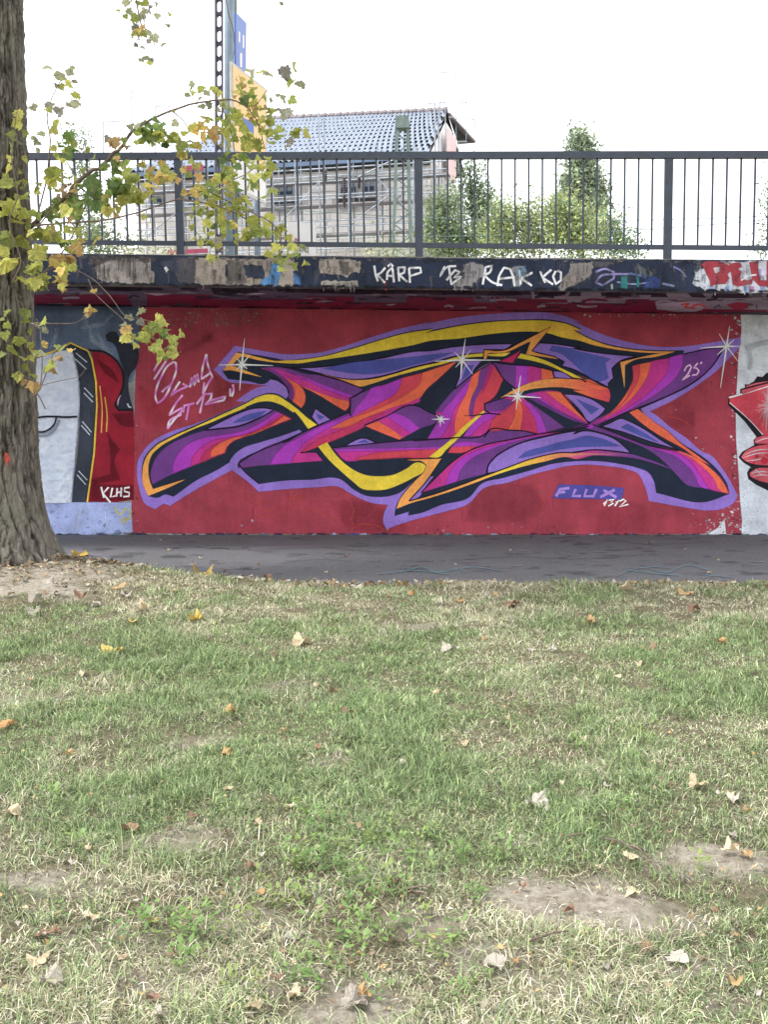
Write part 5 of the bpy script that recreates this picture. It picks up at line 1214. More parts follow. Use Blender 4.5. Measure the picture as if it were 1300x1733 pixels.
# ---- white notice sheet low behind the railing, seen from behind
ns = empty('notice_sheet', at_depth(512, 436, 13)); tag(ns, 'white notice sheet with mirrored lettering hung low behind the railing', 'banner'); bpy.context.view_layer.update()
q4 = [at_depth(486, 376, 13), at_depth(535, 378, 13.1), at_depth(535, 437, 13.1), at_depth(486, 436, 13)]
slab('sheet', q4, .01, M_signW, ns)
M_txt = mat('faint_grey_print', rgb(150, 156, 164), .7); M_tul = mat('red_print', rgb(206, 120, 124), .7); M_tub = mat('blue_print', rgb(120, 164, 206), .7)
NP = Plane(q4[3], q4[2] - q4[3], q4[0] - q4[3])
def nstroke(pts, m, wd=.012):
    mb = MB(); P_ = [NP.w(*NP.at(*p_), .014) for p_ in pts]
    for i in range(len(P_) - 1): mb.bar(P_[i], P_[i + 1], wd, .004)
    return child_world(mb.build('print_letter', m), ns)
# "plan" read from behind
for pts in (((521, 419), (521, 430)), ((521, 420), (517, 420), (517, 426), (521, 426)), ((514.5, 416), (514.5, 426)), ((508, 420), (511.5, 420), (511.5, 426), (507.5, 426), (507.5, 422)), ((507.5, 419), (507.5, 426)), ((504.5, 419), (504.5, 426)), ((504.5, 420), (501, 420), (501, 426))): nstroke(pts, M_txt)
for pts, m in ((((497, 411), (500, 403), (502, 408), (504, 404), (501, 412)), M_tul), (((488, 411), (490, 405), (493, 409), (492, 413)), M_tub)): nstroke(pts, m, .03)

# ---- white and red van far left behind the railing
van = empty('parked_van', at_depth(118, 436, 22)); tag(van, 'white van with a red stripe parked behind the railing near the tree trunk', 'van'); bpy.context.view_layer.update()
o_ = at_depth(118, 430, 22); o_.z = GZ
VM = Matrix.Translation(o_)
b = MB(); prof = [(-1.9, .35), (2.1, .35), (2.1, 1.0), (1.9, 1.15), (1.35, 1.9), (1.2, 2.0), (-1.8, 2.0), (-1.9, 1.9)]
for yv in (-.9, .9): b.v += [VM @ Vector((x * .42, yv, z)) for x, z in prof]
b.face(range(8)); b.face([8 + i for i in range(8)][::-1])
for i in range(8): b.face((i, (i + 1) % 8, 8 + (i + 1) % 8, 8 + i))
child_world(b.build('body', M_white), van)
b = MB(); b.box((-.79, -.905, .75), (.86, -.9, .95), VM); child_world(b.build('stripe', M_red), van)
b = MB(); b.box((.2, -.906, 1.25), (.5, -.9, 1.75), VM); child_world(b.build('side_window', M_glass), van)
for x in (-.5, .55):
    b = MB(); c_ = VM @ Vector((x, -.86, .3)); b.tube([c_, c_ + Vector((0, .2, 0))], .3, 14); child_world(b.build('wheel', M_dark), van)

# ---- trees beyond the railing
M_leaf_far = attr_mat('far_foliage', 0.7, 0.35, var=0.0)
M_bark_far = mat('far_bark', rgb(96, 88, 80), .9)
def far_tree(name, label, pts, y, n, cols, leaf=.115, group='trees and bushes beyond the railing', clump=.42, trunk=True, base=438):
    """pts: pixel ellipses (x, y, rx, ry) that make up the crown"""
    cx_ = sum(p_[0] for p_ in pts) / len(pts)
    root = empty(name, at_depth(cx_, base, y)); tag(root, label, 'tree' if trunk else 'bush', group); bpy.context.view_layer.update()
    V, Fc, C = [], [], []
    wts = np.array([p_[2] * p_[3] for p_ in pts], float); wts /= wts.sum()
    k = y / F
    for x, yy_, rx, ry in pts:
        m_ = max(6, int(n * 1.7 / 28 * rx * ry / sum(p_[2] * p_[3] for p_ in pts)))
        c0 = at_depth(x, yy_, y)
        for _ in range(m_):
            d = rng.normal(size=3); d /= np.linalg.norm(d); r = rng.random() ** .45
            cc = c0 + Vector((d[0] * r * rx * k, d[1] * r * (rx * k) * .9, d[2] * r * ry * k))
            base_c = np.array(cols[rng.integers(len(cols))], float) * rng.uniform(.75, 1.2)
            for _ in range(28):
                p_ = np.array(cc) + rng.normal(size=3) * clump * .5
                a = rng.normal(size=3); a /= np.linalg.norm(a); b2 = np.cross(a, rng.normal(size=3)); b2 /= np.linalg.norm(b2)
                s = leaf * rng.uniform(.5, 1.1); kk = len(V)
                V += [p_ - a * s * .6, p_ + b2 * s * .28, p_ + a * s * .6, p_ - b2 * s * .28]; Fc.append((kk, kk + 1, kk + 2, kk + 3))
                c_ = np.clip(base_c * rng.uniform(.85, 1.15), 5, 250); C += [(*rgb(*c_), 1)] * 4
    me = bpy.data.meshes.new('crown'); me.from_pydata([tuple(v) for v in V], [], Fc); me.materials.append(M_leaf_far)
    at_ = me.color_attributes.new('col', 'FLOAT_COLOR', 'POINT'); at_.data.foreach_set('color', np.array(C, np.float32).ravel()); me.update()
    o = bpy.data.objects.new('crown', me); COL.objects.link(o); child_world(o, root)
    if trunk:
        mb = MB(); tp = at_depth(*min(pts, key=lambda q_: q_[1])[:2], y); bt = at_depth(cx_, base, y); bt.z = GZ
        mb.tube([bt, bt.lerp(tp, .5) + Vector((.08, 0, 0)), tp], [.14, .09, .03], 7); 
        for _ in range(7):
            t = random.uniform(.3, .85); s_ = bt.lerp(tp, t); mb.tube([s_, s_ + Vector((random.uniform(-1, 1) * .8, random.uniform(-.5, .5), random.uniform(.3, .8)))], [.04, .012], 5)
        child_world(mb.build('trunk', M_bark_far), root)
G1, G2, G3, G4 = (132, 150, 114), (150, 164, 124), (116, 136, 108), (140, 156, 132)
far_tree('round_tree', 'olive green birch tree left of the tall slender tree touching the house gable', [(742, 360, 28, 32), (735, 400, 24, 42), (765, 400, 36, 42), (760, 345, 16, 24), (790, 410, 30, 34)], 33, 3600, [G1, G2, G3])
far_tree('tall_tree', 'loose dark green tree rising behind the gable scaffold', [(798, 312, 20, 26), (812, 345, 26, 34), (826, 385, 30, 44), (795, 285, 12, 14)], 36, 3000, [G1, (74, 92, 70), G1])
far_tree('bush', 'broad olive bush in the middle of the row of bushes', [(860, 368, 28, 36), (870, 402, 56, 38), (900, 370, 26, 30), (845, 392, 30, 42), (915, 400, 34, 38)], 32, 3600, [G1, G2, (168, 174, 118)], trunk=False)
far_tree('slender_poplar', 'tall slender poplar standing out above the top rail', [(982, 232, 12, 15), (983, 252, 19, 20), (984, 275, 24, 24), (985, 305, 36, 30), (988, 335, 46, 30), (975, 350, 40, 30)], 40, 6500, [G4, (138, 152, 124), (158, 168, 140)], leaf=.17, clump=.36)
far_tree('bush', 'yellow green bush in front of the slender poplar', [(950, 380, 26, 44), (975, 372, 26, 34), (940, 360, 16, 26), (985, 400, 40, 34)], 31, 3600, [G2, (172, 178, 118), G1], trunk=False)
far_tree('bush', 'dark green bush at the right end of the row tapering to the railing', [(1030, 400, 26, 34), (1050, 415, 30, 20), (1020, 380, 16, 22), (1075, 428, 18, 10)], 33, 1600, [G1, G3, (140, 156, 118)], trunk=False)
far_tree('thin_tree', 'thin sparse tree half cut by the right edge of the picture', [(1305, 330, 14, 30), (1315, 390, 20, 40), (1290, 425, 12, 10)], 36, 700, [G4, G3])
far_tree('thin_tree', 'pale thin sapling between the tree trunk and the scaffold', [(140, 235, 9, 22), (122, 232, 6, 16), (140, 300, 16, 40), (150, 370, 22, 50)], 38, 900, [(150, 160, 146), (130, 144, 122)], leaf=.13)
far_tree('bush', 'low pale bush behind the bottom rail left of the stone house', [(170, 400, 24, 30), (200, 420, 40, 14), (150, 415, 20, 20)], 30, 900, [(126, 140, 104), (140, 150, 110)], trunk=False)
far_tree('bush', 'low weeds on the walkway edge at the foot of the lattice mast', [(640, 428, 40, 6), (700, 428, 16, 8), (250, 428, 60, 5)], 27, 500, [(150, 148, 120), G2], trunk=False, leaf=.1)

# ------------------------------------------------------------------ big tree on the left
def bark_material():
    m = bpy.data.materials.new('bark'); m.use_nodes = True
    t = m.node_tree; P = t.nodes['Principled BSDF']; P.inputs['Roughness'].default_value = 0.92; P.inputs['Specular IOR Level'].default_value = 0.15
    co = t.nodes.new('ShaderNodeTexCoord'); mp = t.nodes.new('ShaderNodeMapping'); mp.inputs['Scale'].default_value = (1, 1, .22); t.links.new(co.outputs['Object'], mp.inputs[0])
    def noise(sc, det, src):
        n = t.nodes.new('ShaderNodeTexNoise'); n.inputs['Scale'].default_value = sc; n.inputs['Detail'].default_value = det; n.inputs['Roughness'].default_value = .65; t.links.new(src, n.inputs['Vector']); return n.outputs['Fac']
    a = t.nodes.new('ShaderNodeAttribute'); a.attribute_name = 'rise'
    r = t.nodes.new('ShaderNodeValToRGB'); t.links.new(noise(34, 7, mp.outputs[0]), r.inputs[0])
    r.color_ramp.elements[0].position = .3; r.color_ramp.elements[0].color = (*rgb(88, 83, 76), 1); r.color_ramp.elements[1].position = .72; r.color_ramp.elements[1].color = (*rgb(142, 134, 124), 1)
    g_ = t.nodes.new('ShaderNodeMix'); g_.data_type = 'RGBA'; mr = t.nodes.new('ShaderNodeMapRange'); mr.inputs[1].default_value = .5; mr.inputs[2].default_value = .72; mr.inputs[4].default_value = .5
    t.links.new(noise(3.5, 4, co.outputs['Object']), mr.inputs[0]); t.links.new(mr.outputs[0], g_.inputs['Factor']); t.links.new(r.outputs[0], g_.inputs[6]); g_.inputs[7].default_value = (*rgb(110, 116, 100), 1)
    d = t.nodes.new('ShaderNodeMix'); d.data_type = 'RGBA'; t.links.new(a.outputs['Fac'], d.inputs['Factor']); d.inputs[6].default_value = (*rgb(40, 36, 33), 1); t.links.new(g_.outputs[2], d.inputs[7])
    t.links.new(d.outputs[2], P.inputs['Base Color'])
    b = t.nodes.new('ShaderNodeBump'); b.inputs['Strength'].default_value = .8; b.inputs['Distance'].default_value = .015; t.links.new(noise(60, 6, mp.outputs[0]), b.inputs['Height']); t.links.new(b.outputs[0], P.inputs['Normal'])
    return m
M_bark = bark_material()
M_twig = mat('twig_bark', rgb(122, 106, 96), .85, rgb(92, 78, 72), 20, .4, 90)
M_leaf = attr_mat('living_leaf', 0.5, 0.55, objcol=True, var=0.2, nscale=7, spec=.35)
M_leaf_many = attr_mat('living_leaves', 0.5, 0.55, var=0.2, nscale=60, spec=.35)
NLEAF = 0; MANY = ([], [], [])
M_dead = attr_mat('fallen_leaf', 0.8, 0.2, objcol=True, var=0.2, nscale=22, spec=.15)

tree = empty('maple_tree', (TREE.x, TREE.y, gz(TREE.x, TREE.y)))
tag(tree, 'thick rough barked tree with yellow green lobed leaves at the left edge of the grass', 'tree'); bpy.context.view_layer.update()
TY = TREE.y
prof = []                                        # (z, centre x, radius)
for py, xr in ((-900, 26), (-300, 34), (0, 41), (150, 46), (300, 51), (450, 57), (600, 63), (700, 66), (780, 69), (830, 74), (870, 82), (900, 93), (925, 106), (945, 122), (965, 140)):
    e = at_depth(xr, py, TY); cx = at_depth(-30, py, TY).x
    prof.append((e.z, cx, (e.x - cx) * .975 - .022))
prof.sort()
zs = np.array([p_[0] for p_ in prof]); cxs = np.array([p_[1] for p_ in prof]); rs = np.array([p_[2] for p_ in prof])
NA, NZ = 420, 520
zz = np.concatenate([np.linspace(zs[0], 4.9, NZ - 20), np.linspace(4.95, min(9.0, zs[-1]), 20)])
th = np.linspace(0, 2 * np.pi, NA, endpoint=False)
TH, ZZ = np.meshgrid(th, zz)
R0 = np.interp(ZZ, zs, rs); CX = np.interp(ZZ, zs, cxs)
flare = np.clip((0.75 - ZZ) / 0.75, 0, 1) ** 2
R0 = R0 + flare * (0.05 * np.cos(5 * TH + .6) + .04 * np.cos(3 * TH + 2))
arc = TH * 0.42
def pernoise(fx, fz, seed):                       # noise that wraps round the trunk
    wgt = TH / (2 * np.pi)
    wgt = np.clip((wgt - .8) / .2, 0, 1)
    warp = 0.35 * (fbm(arc * 3, ZZ * 1.1, seed + 50) - .5)
    return fbm((arc + warp) * fx, ZZ * fz, seed) * (1 - wgt) + fbm((arc + warp - 2 * np.pi * .42) * fx, ZZ * fz, seed) * wgt
n1_ = pernoise(24, 2.0, 1); n2_ = pernoise(46, 4.2, 2); n3_ = pernoise(9, 9, 3); n4_ = pernoise(60, 14, 5)
ridge = 1 - np.abs(n1_ - .5) * 13.0
ridge = np.clip(ridge, 0, 1); rid2 = np.clip(1 - np.abs(n2_ - .5) * 11, 0, 1)
deep = np.clip(ridge ** 1.3 * 0.9 + rid2 ** 1.3 * .5 * (n3_ > .40), 0, 1)
RR = R0 + 0.02 * (n3_ - .5) + .02 * (n2_ - .5) + .022 * (n4_ - .5) - 0.027 * deep
X = CX + RR * np.cos(TH); Y = TY + RR * np.sin(TH)
me = bpy.data.meshes.new('trunk')
idx = np.arange(NA * NZ).reshape(NZ, NA); nx = np.roll(idx, -1, 1)
Fq = np.stack([idx[:-1], nx[:-1], nx[1:], idx[1:]], -1).reshape(-1, 4)
me.from_pydata(np.stack([X, Y, ZZ], -1).reshape(-1, 3).tolist(), [], Fq.tolist()); me.materials.append(M_bark)
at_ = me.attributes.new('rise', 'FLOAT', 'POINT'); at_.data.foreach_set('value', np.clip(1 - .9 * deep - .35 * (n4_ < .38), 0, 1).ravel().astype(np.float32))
me.polygons.foreach_set('use_smooth', [True] * len(me.polygons)); me.update()
M_mark = mat('red_spray_mark', rgb(190, 84, 66), .8, rgb(150, 70, 58), 40)
me.materials.append(M_mark)
fx = X.ravel(); fy_ = Y.ravel(); fz = ZZ.ravel()
ce = np.stack([fx, fy_, fz], -1)[Fq].mean(1) - np.array(EYE); w_ = ce @ np.array(FWD)
ppx = PW / 2 + F * (ce @ np.array(RGT)) / w_; ppy = PH / 2 - F * (ce @ np.array(UPV)) / w_
blot = (((ppx - 12) / 6) ** 2 + ((ppy - 776) / 10) ** 2 + 1.6 * (fbm(ppx * .35, ppy * .35, 8) - .5)) < .8
blot &= ce[:, 1] < TY
mi = np.zeros(len(Fq), np.int32); mi[blot] = 1; me.polygons.foreach_set('material_index', mi)
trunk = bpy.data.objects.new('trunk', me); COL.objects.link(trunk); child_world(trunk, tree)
# lobed leaf meshes
HALF = [(0.0, 0.0), (0.17, -0.10), (0.36, -0.08), (0.37, 0.05), (0.56, 0.13), (0.50, 0.25), (0.58, 0.44), (0.44, 0.46), (0.34, 0.47), (0.30, 0.64), (0.17, 0.71), (0.0, 0.93)]
DRYH = [(0.0, 0.0), (0.17, -0.06), (0.32, -0.05), (0.38, 0.08), (0.47, 0.16), (0.46, 0.27), (0.50, 0.40), (0.41, 0.47), (0.34, 0.52), (0.29, 0.64), (0.17, 0.74), (0.0, 0.88)]
def leaf_mesh(name, m, seed, curl, crumple, stem=True, H=None, roll=0.0):
    r_ = random.Random(seed); HALF_ = H or HALF
    out = [(x * (1 + r_.uniform(-.12, .12)), y + r_.uniform(-.04, .04)) for x, y in HALF_] + [(-x * (1 + r_.uniform(-.12, .12)), y + r_.uniform(-.04, .04)) for x, y in HALF_[-2:0:-1]]
    ph = r_.random() * 6; fold = r_.uniform(.2, .9)
    def zf(x, y):
        return fold * abs(x) * .7 - curl * (y - .2) ** 2 + crumple * .14 * (math.sin(5 * x + ph) * math.cos(6 * y + ph * 2)) + crumple * .06 * math.sin(11 * x + 9 * y + ph)
    v = [(0, .2, zf(0, .2))] + [(x, y, zf(x, y) + r_.uniform(-.03, .03) * (1 + crumple)) for x, y in out]
    if roll:
        v = [(math.sin(x * roll) / roll, y + r_.uniform(-.02, .02), z + (1 - math.cos(x * roll)) / roll) for x, y, z in v]
    n_ = len(out); f = [(0, 1 + i, 1 + (i + 1) % n_) for i in range(n_)]
    if stem:
        k = len(v); v += [(-.012, 0.0, .0), (.012, 0, 0), (.02, -.3, -.05), (-.0, -.32, -.05)]; f += [(k, k + 1, k + 2), (k, k + 2, k + 3)]
    me_ = bpy.data.meshes.new(name); me_.from_pydata(v, [], f); me_.materials.append(m); me_.update(); return me_
LIVE = [leaf_mesh('leaf', M_leaf, 100 + i, [.1, .35, .5, .2, .6, .3, .8, .1][i], [.2, .4, .6, .3, .8, .5, 1.2, .2][i]) for i in range(8)]
KEY = {'g': [(112, 134, 76), (126, 146, 80), (104, 124, 78)], 'y': [(166, 170, 90), (156, 162, 86), (182, 180, 100), (144, 154, 88)], 'o': [(196, 174, 104), (184, 154, 104), (206, 182, 110), (176, 170, 96)], 'b': [(180, 154, 108), (164, 140, 104)], 'p': [(150, 154, 122), (162, 162, 134), (146, 142, 130)]}

# branches, traced in the picture and given their own distance
BR = [
 ('branch', [(40, 392, 0), (85, 354, -.15), (110, 335, -.2), (140, 302, -.25), (175, 278, -.3), (200, 253, -.32), (225, 222, -.35)], .021, .011),
 ('branch', [(225, 222, -.35), (255, 203, -.36), (290, 188, -.36), (330, 175, -.36), (370, 170, -.35), (400, 172, -.32), (425, 190, -.3), (440, 220, -.28), (448, 252, -.26)], .010, .003),
 ('branch', [(40, 384, 0), (75, 381, -.35), (110, 378, -.4), (180, 373, -.5), (250, 355, -.55), (300, 337, -.58), (350, 322, -.6), (400, 303, -.6), (450, 276, -.6)], .009, .003),
 ('twig', [(300, 337, -.58), (365, 348, -.6), (416, 371, -.65), (458, 398, -.7)], .006, .003),
 ('twig', [(350, 322, -.6), (388, 343, -.6), (425, 359, -.62), (470, 388, -.66), (478, 430, -.68)], .006, .003),
 ('twig', [(60, 378, -.3), (78, 308, -.35), (85, 238, -.4), (80, 202, -.42), (88, 165, -.42), (105, 135, -.42)], .007, .003),
 ('twig', [(60, 390, -.3), (100, 340, -.3), (120, 330, -.3), (150, 330, -.32), (180, 300, -.34)], .006, .003),
 ('twig', [(62, 470, -.35), (87, 455, -.4), (111, 451, -.42), (156, 472, -.45), (187, 503, -.5), (211, 534, -.52), (240, 540, -.52), (272, 552, -.52)], .005, .0025),
 ('twig', [(149, 472, -.45), (163, 500, -.46), (208, 541, -.5), (217, 560, -.5)], .004, .0025),
 ('twig', [(66, 470, -.35), (95, 440, -.38), (120, 405, -.4), (145, 350, -.42), (170, 310, -.42)], .007, .003),
 ('twig', [(58, 547, -.38), (90, 548, -.42), (125, 547, -.45), (143, 537, -.46), (152, 522, -.46)], .004, .0025),
 ('twig', [(52, 672, -.42), (64, 664, -.45), (75, 640, -.46), (90, 600, -.48), (112, 582, -.5)], .006, .003),
 ('twig', [(52, 668, -.42), (68, 655, -.44), (71, 610, -.45), (68, 560, -.44), (62, 540, -.44)], .006, .003),
 ('twig', [(52, 660, -.42), (64, 668, -.44), (77, 692, -.45)], .007, .005),
 ('twig', [(62, 655, -.43), (100, 645, -.46), (135, 637, -.48), (145, 620, -.48)], .003, .002),
 ('twig', [(222, -40, -1.0), (232, 10, -1.0), (240, 45, -1.0), (255, 55, -1.0), (262, 80, -1.0)], .006, .003),
 ('twig', [(238, 20, -1.0), (245, 40, -1.0), (235, 65, -1.0), (240, 100, -1.0)], .004, .002),
 ('twig', [(375, -40, -.8), (386, 20, -.8), (394, 50, -.8), (397, 85, -.8), (393, 100, -.8)], .005, .002),
 ('twig', [(290, 188, -.36), (310, 205, -.36), (325, 230, -.36), (335, 260, -.36)], .005, .002),
 ('twig', [(400, 172, -.32), (430, 180, -.35), (455, 150, -.38), (490, 120, -.4)], .004, .002),
 ('twig', [(375, 180, -.33), (388, 215, -.33), (396, 250, -.33), (400, 290, -.33)], .005, .002),
 ('twig', [(20, 480, -.42), (35, 440, -.44), (15, 380, -.44), (30, 330, -.44), (20, 270, -.42), (28, 190, -.4)], .006, .003),
]
brs = []
for nm, pts, r0, r1 in BR:
    P3 = [at_depth(x, y, TY + d) for x, y, d in pts]
    # smooth the line
    SP_ = []
    for i in range(len(P3) - 1):
        a, b_, c, d = P3[max(i - 1, 0)], P3[i], P3[i + 1], P3[min(i + 2, len(P3) - 1)]
        for j in range(4):
            t = j / 4; SP_.append(.5 * ((2 * b_) + (c - a) * t + (2 * a - 5 * b_ + 4 * c - d) * t * t + (3 * b_ - a - 3 * c + d) * t ** 3))
    SP_.append(P3[-1])
    SP_ = [p_ + Vector(rng.normal(size=3) * r0 * .25) for p_ in SP_]
    mb = MB(); mb.tube(SP_, list(np.linspace(r0, r1, len(SP_))), 8)
    o = child_world(mb.build(nm, M_twig, smooth=True), tree); brs.append((o, [(p_, ray_) for p_, ray_ in zip(P3, pts)]))
def near_branch(px, py):
    best = None
    for o, L in brs:
        for p_, (x, y, d) in L:
            e = (x - px) ** 2 + (y - py) ** 2
            if best is None or e < best[0]: best = (e, o, d, p_)
    return best
def put_leaf(px, py, size, key, trunk_leaf=False, many=False):
    size = size * (.95 if trunk_leaf else 1.0)
    _, o, d, bp = near_branch(px, py)
    if trunk_leaf:
        dx = at_depth(px, py, TY).x - float(np.interp(at_depth(px, py, TY).z, zs, cxs)); R_ = float(np.interp(at_depth(px, py, TY).z, zs, rs))
        d = -math.sqrt(max(0.02, R_ ** 2 - min(dx, R_ * .98) ** 2)) - random.uniform(.03, .08); o = trunk
    else: d = d + random.uniform(-.22, .12)
    p_ = at_depth(px, py, TY + d); L = size * (TY + d) / F
    global NLEAF
    NLEAF += 1
    c = random.choice(KEY[key]); j = random.uniform(.88, 1.16); cc = (*rgb(*[min(250, x * j) for x in c], 1.0), 1)
    spin = math.radians(random.gauss(180, 45)); tx, tz = random.gauss(0, 50), random.gauss(0, 52)
    if not trunk_leaf and key == 'p': tx, tz = random.gauss(45, 25), random.gauss(0, 45)
    Rm = Matrix.Rotation(math.radians(tz), 4, 'Z') @ Matrix.Rotation(math.radians(90 + tx), 4, 'X') @ Matrix.Rotation(spin, 4, 'Z')
    MW = Matrix.Translation(p_) @ Rm @ Matrix.Scale(L, 4) @ Matrix.Translation((0, -.35, 0))
    if many:
        ms = random.choice(LIVE); k = len(MANY[0])
        MANY[0].extend([tuple(MW @ v.co) for v in ms.vertices]); MANY[1].extend([tuple(k + i for i in f.vertices) for f in ms.polygons]); MANY[2].extend([cc] * len(ms.vertices)); return
    lf = bpy.data.objects.new('leaf', random.choice(LIVE)); COL.objects.link(lf); lf.color = cc
    lf.matrix_world = MW
    lf.parent = o; lf.matrix_parent_inverse = o.matrix_world.inverted()
    return lf
def leaves(x0, y0, s, data, tl=False):
    toks = data.split()
    for t in toks:
        x, y, z, k = t.split(','); X_, Y_ = x0 + float(x) / s, y0 + float(y) / s
        put_leaf(X_, Y_, float(z) / s, k, tl and X_ < 56)
        if not tl and float(z) / s > 13:
            for _ in range(random.choice((2, 3, 3, 4)) if k != 'p' else random.choice((0, 1, 1))): put_leaf(X_ + random.gauss(0, 11), Y_ + random.gauss(3, 10), float(z) / s * random.uniform(.6, .95), random.choice(k + k + 'y'), False, True)
bpy.context.view_layer.update()
leaves(250, 80, 4.333, "710,395,80,g 735,340,85,y 650,515,95,y 720,570,100,y 610,605,80,y 800,480,80,o 860,450,80,y 880,510,80,y 900,385,60,p 985,365,90,p 1010,190,110,p 1110,260,90,p 890,200,80,p 760,180,80,p 1000,490,110,p 1090,620,90,y 910,640,100,y 950,655,80,y 1040,680,70,p 730,730,90,y 810,720,100,y 600,710,90,o 480,630,90,o 410,660,80,o 340,600,90,o 270,620,70,y 185,670,90,y 235,720,90,y 240,780,70,o 310,690,70,y 70,600,110,g 100,640,80,g 140,920,90,o 30,930,80,o 70,960,60,b 20,1060,70,o 265,900,60,o 360,880,70,o 390,970,90,o 410,1040,70,y 330,1060,60,o 285,1200,50,y 540,930,100,y 620,940,90,y 600,840,100,g 690,790,80,g 790,870,80,y 830,890,60,o 910,880,80,y 760,990,120,g 840,960,80,y 880,1060,80,y 600,1040,90,y 500,1100,90,y 470,1150,90,y 590,1290,100,y 560,1350,90,y 640,1290,80,o 430,1270,90,y 370,1220,60,y 740,1120,100,y 660,1130,80,y 800,1340,110,y 740,1340,90,y 700,1360,70,o 860,1300,90,y 970,1360,100,y 910,1250,80,y 950,1480,100,y 1000,1570,120,y 1060,1520,90,y 1110,1540,60,g 465,1440,90,y 455,1540,70,y 520,1410,80,p 570,1490,60,p 550,1330,50,y 380,1390,60,y 380,310,70,y 370,400,80,p 430,340,60,p 520,350,70,y 320,270,50,p 295,350,50,p 410,510,60,y 450,420,60,p 560,420,70,p 200,560,60,p 680,240,60,o 640,340,60,o 760,440,70,o 840,540,70,o 700,640,80,y 560,560,60,y 660,880,70,g 570,1000,60,o 530,1190,70,y 480,1050,60,g 620,1180,60,o 690,1230,60,y 320,1320,50,y 520,1270,60,g")
leaves(50, 100, 4.333, "150,330,80,p 215,380,80,p 30,360,60,p 330,330,80,p 80,550,70,p 60,610,60,p 190,510,90,y 300,570,90,g 290,600,70,y 250,650,80,g 290,680,90,g 260,680,60,y 180,830,130,y 150,880,60,y 60,970,60,y 240,950,80,b 320,1060,130,g 270,1050,80,b 190,1150,150,g 350,1160,110,g 470,900,130,g 520,1060,150,g 570,1120,90,o 590,950,80,g 690,930,150,g 700,840,110,y 770,1010,110,y 680,1040,110,y 620,730,110,g 470,730,60,y 400,830,60,y 540,800,60,g 615,620,90,b 570,590,60,p 740,500,60,p 830,530,130,g 880,500,110,g 890,940,80,o 930,850,80,o 980,830,70,y 840,1160,50,y 350,1270,100,y 150,1320,100,y 130,1260,80,y 230,1360,80,g 360,1400,110,o 90,1420,110,y 30,1290,90,y 200,1500,100,o 300,1500,90,b 110,1600,70,y 215,1630,90,o 70,1650,110,y 30,1550,90,y 480,1350,50,o 515,1320,40,o 480,1700,40,o 320,1120,50,y 220,130,90,p 290,100,60,p 300,180,80,y 340,170,60,p 200,185,50,p 430,1000,80,g 640,1000,80,g 310,960,70,b 380,960,70,g 780,870,70,y 820,600,70,y 900,600,70,y 660,660,60,b 180,1240,60,b 420,930,70,g 640,870,80,g")
leaves(150, 0, 3.5135, "240,70,50,p 285,100,50,p 320,100,50,p 280,160,50,p 310,200,55,y 320,170,50,o 395,230,60,p 360,200,40,p 340,20,50,y 360,60,50,p 220,20,50,p 250,10,40,p 400,15,50,p 470,150,35,p 340,350,50,p 370,355,40,p 310,360,35,p 295,240,40,p 278,270,30,p 355,250,30,p 410,100,40,p 320,285,30,p 1150,25,30,p")
leaves(0, 150, 3.154, "100,140,60,y 90,190,60,y 60,255,60,y 140,250,50,y 65,320,60,y 115,300,40,p 55,375,40,y 130,375,40,y 40,440,80,y 110,440,40,y 30,520,100,y 80,510,70,y 130,520,60,y 120,590,90,y 75,635,100,y 10,610,90,y 135,665,80,y 20,680,90,y 90,710,90,y 185,670,70,y 165,775,90,y 30,800,100,y 110,820,90,y 20,870,80,y 50,935,130,y 190,950,80,y 110,1005,80,y 205,880,100,y 240,1000,70,y 200,1060,90,y 230,1050,70,p 315,1025,80,o 305,920,80,o 370,930,70,b 40,1200,60,y 140,1205,70,y 5,1240,50,y 45,1265,50,y 30,1320,60,y 130,1240,50,y 225,1240,60,y 190,1255,50,p 170,1300,50,y 240,1290,40,p 100,1350,70,y 75,1395,80,y 160,1385,60,y 15,1430,60,y 195,1415,50,y 235,1410,60,p 240,1365,40,o 130,1440,60,y 165,1440,40,y 145,1490,60,y 100,1510,40,y 100,1545,60,y 175,1530,50,y 130,1570,50,o 180,1590,70,o 325,1390,60,y 380,1400,50,o 305,1440,60,b 265,1490,90,y 290,1500,60,b 320,1440,40,b", True)
leaves(0, 450, 3.15, "475,235,50,o 465,265,30,p 740,245,60,p 850,290,80,y 800,350,80,y 870,365,60,g 915,395,60,y 825,430,90,y 895,435,50,g 690,385,80,o 655,310,40,p 755,300,50,p 500,135,30,o")
me = bpy.data.meshes.new('small_leaves'); me.from_pydata(MANY[0], [], MANY[1]); me.materials.append(M_leaf_many)
a_ = me.color_attributes.new('col', 'FLOAT_COLOR', 'POINT'); a_.data.foreach_set('color', np.array(MANY[2], np.float32).ravel()); me.update()
o = bpy.data.objects.new('small_leaves', me); o['kind'] = 'stuff'; COL.objects.link(o); child_world(o, tree)
# crown high above the picture: limbs and foliage
mb = MB()
top = Vector((float(cxs[-1]), TY, min(9.0, zs[-1])))
for i in range(9):
    a = i * 2.4; L = random.uniform(2.2, 3.4); z0_ = random.uniform(6.2, 8.6); s_ = Vector((float(np.interp(z0_, zs, cxs)), TY, z0_))
    mb.tube([s_, s_ + Vector((math.cos(a) * L * .5, math.sin(a) * L * .5, L * .3)), s_ + Vector((math.cos(a) * L, math.sin(a) * L, L * .5))], [.12, .07, .02], 7)
child_world(mb.build('limb', M_twig, smooth=True), tree)
nC = 5200
d = rng.normal(size=(nC, 3)); d /= np.linalg.norm(d, axis=1)[:, None]; r_ = rng.random(nC) ** .4
ctr = np.array([top.x + .3, TY - .2, 9.0]) + d * r_[:, None] * np.array([3.6, 3.4, 2.3])
ctr = ctr[ctr[:, 2] > 6.9]; nC = len(ctr)
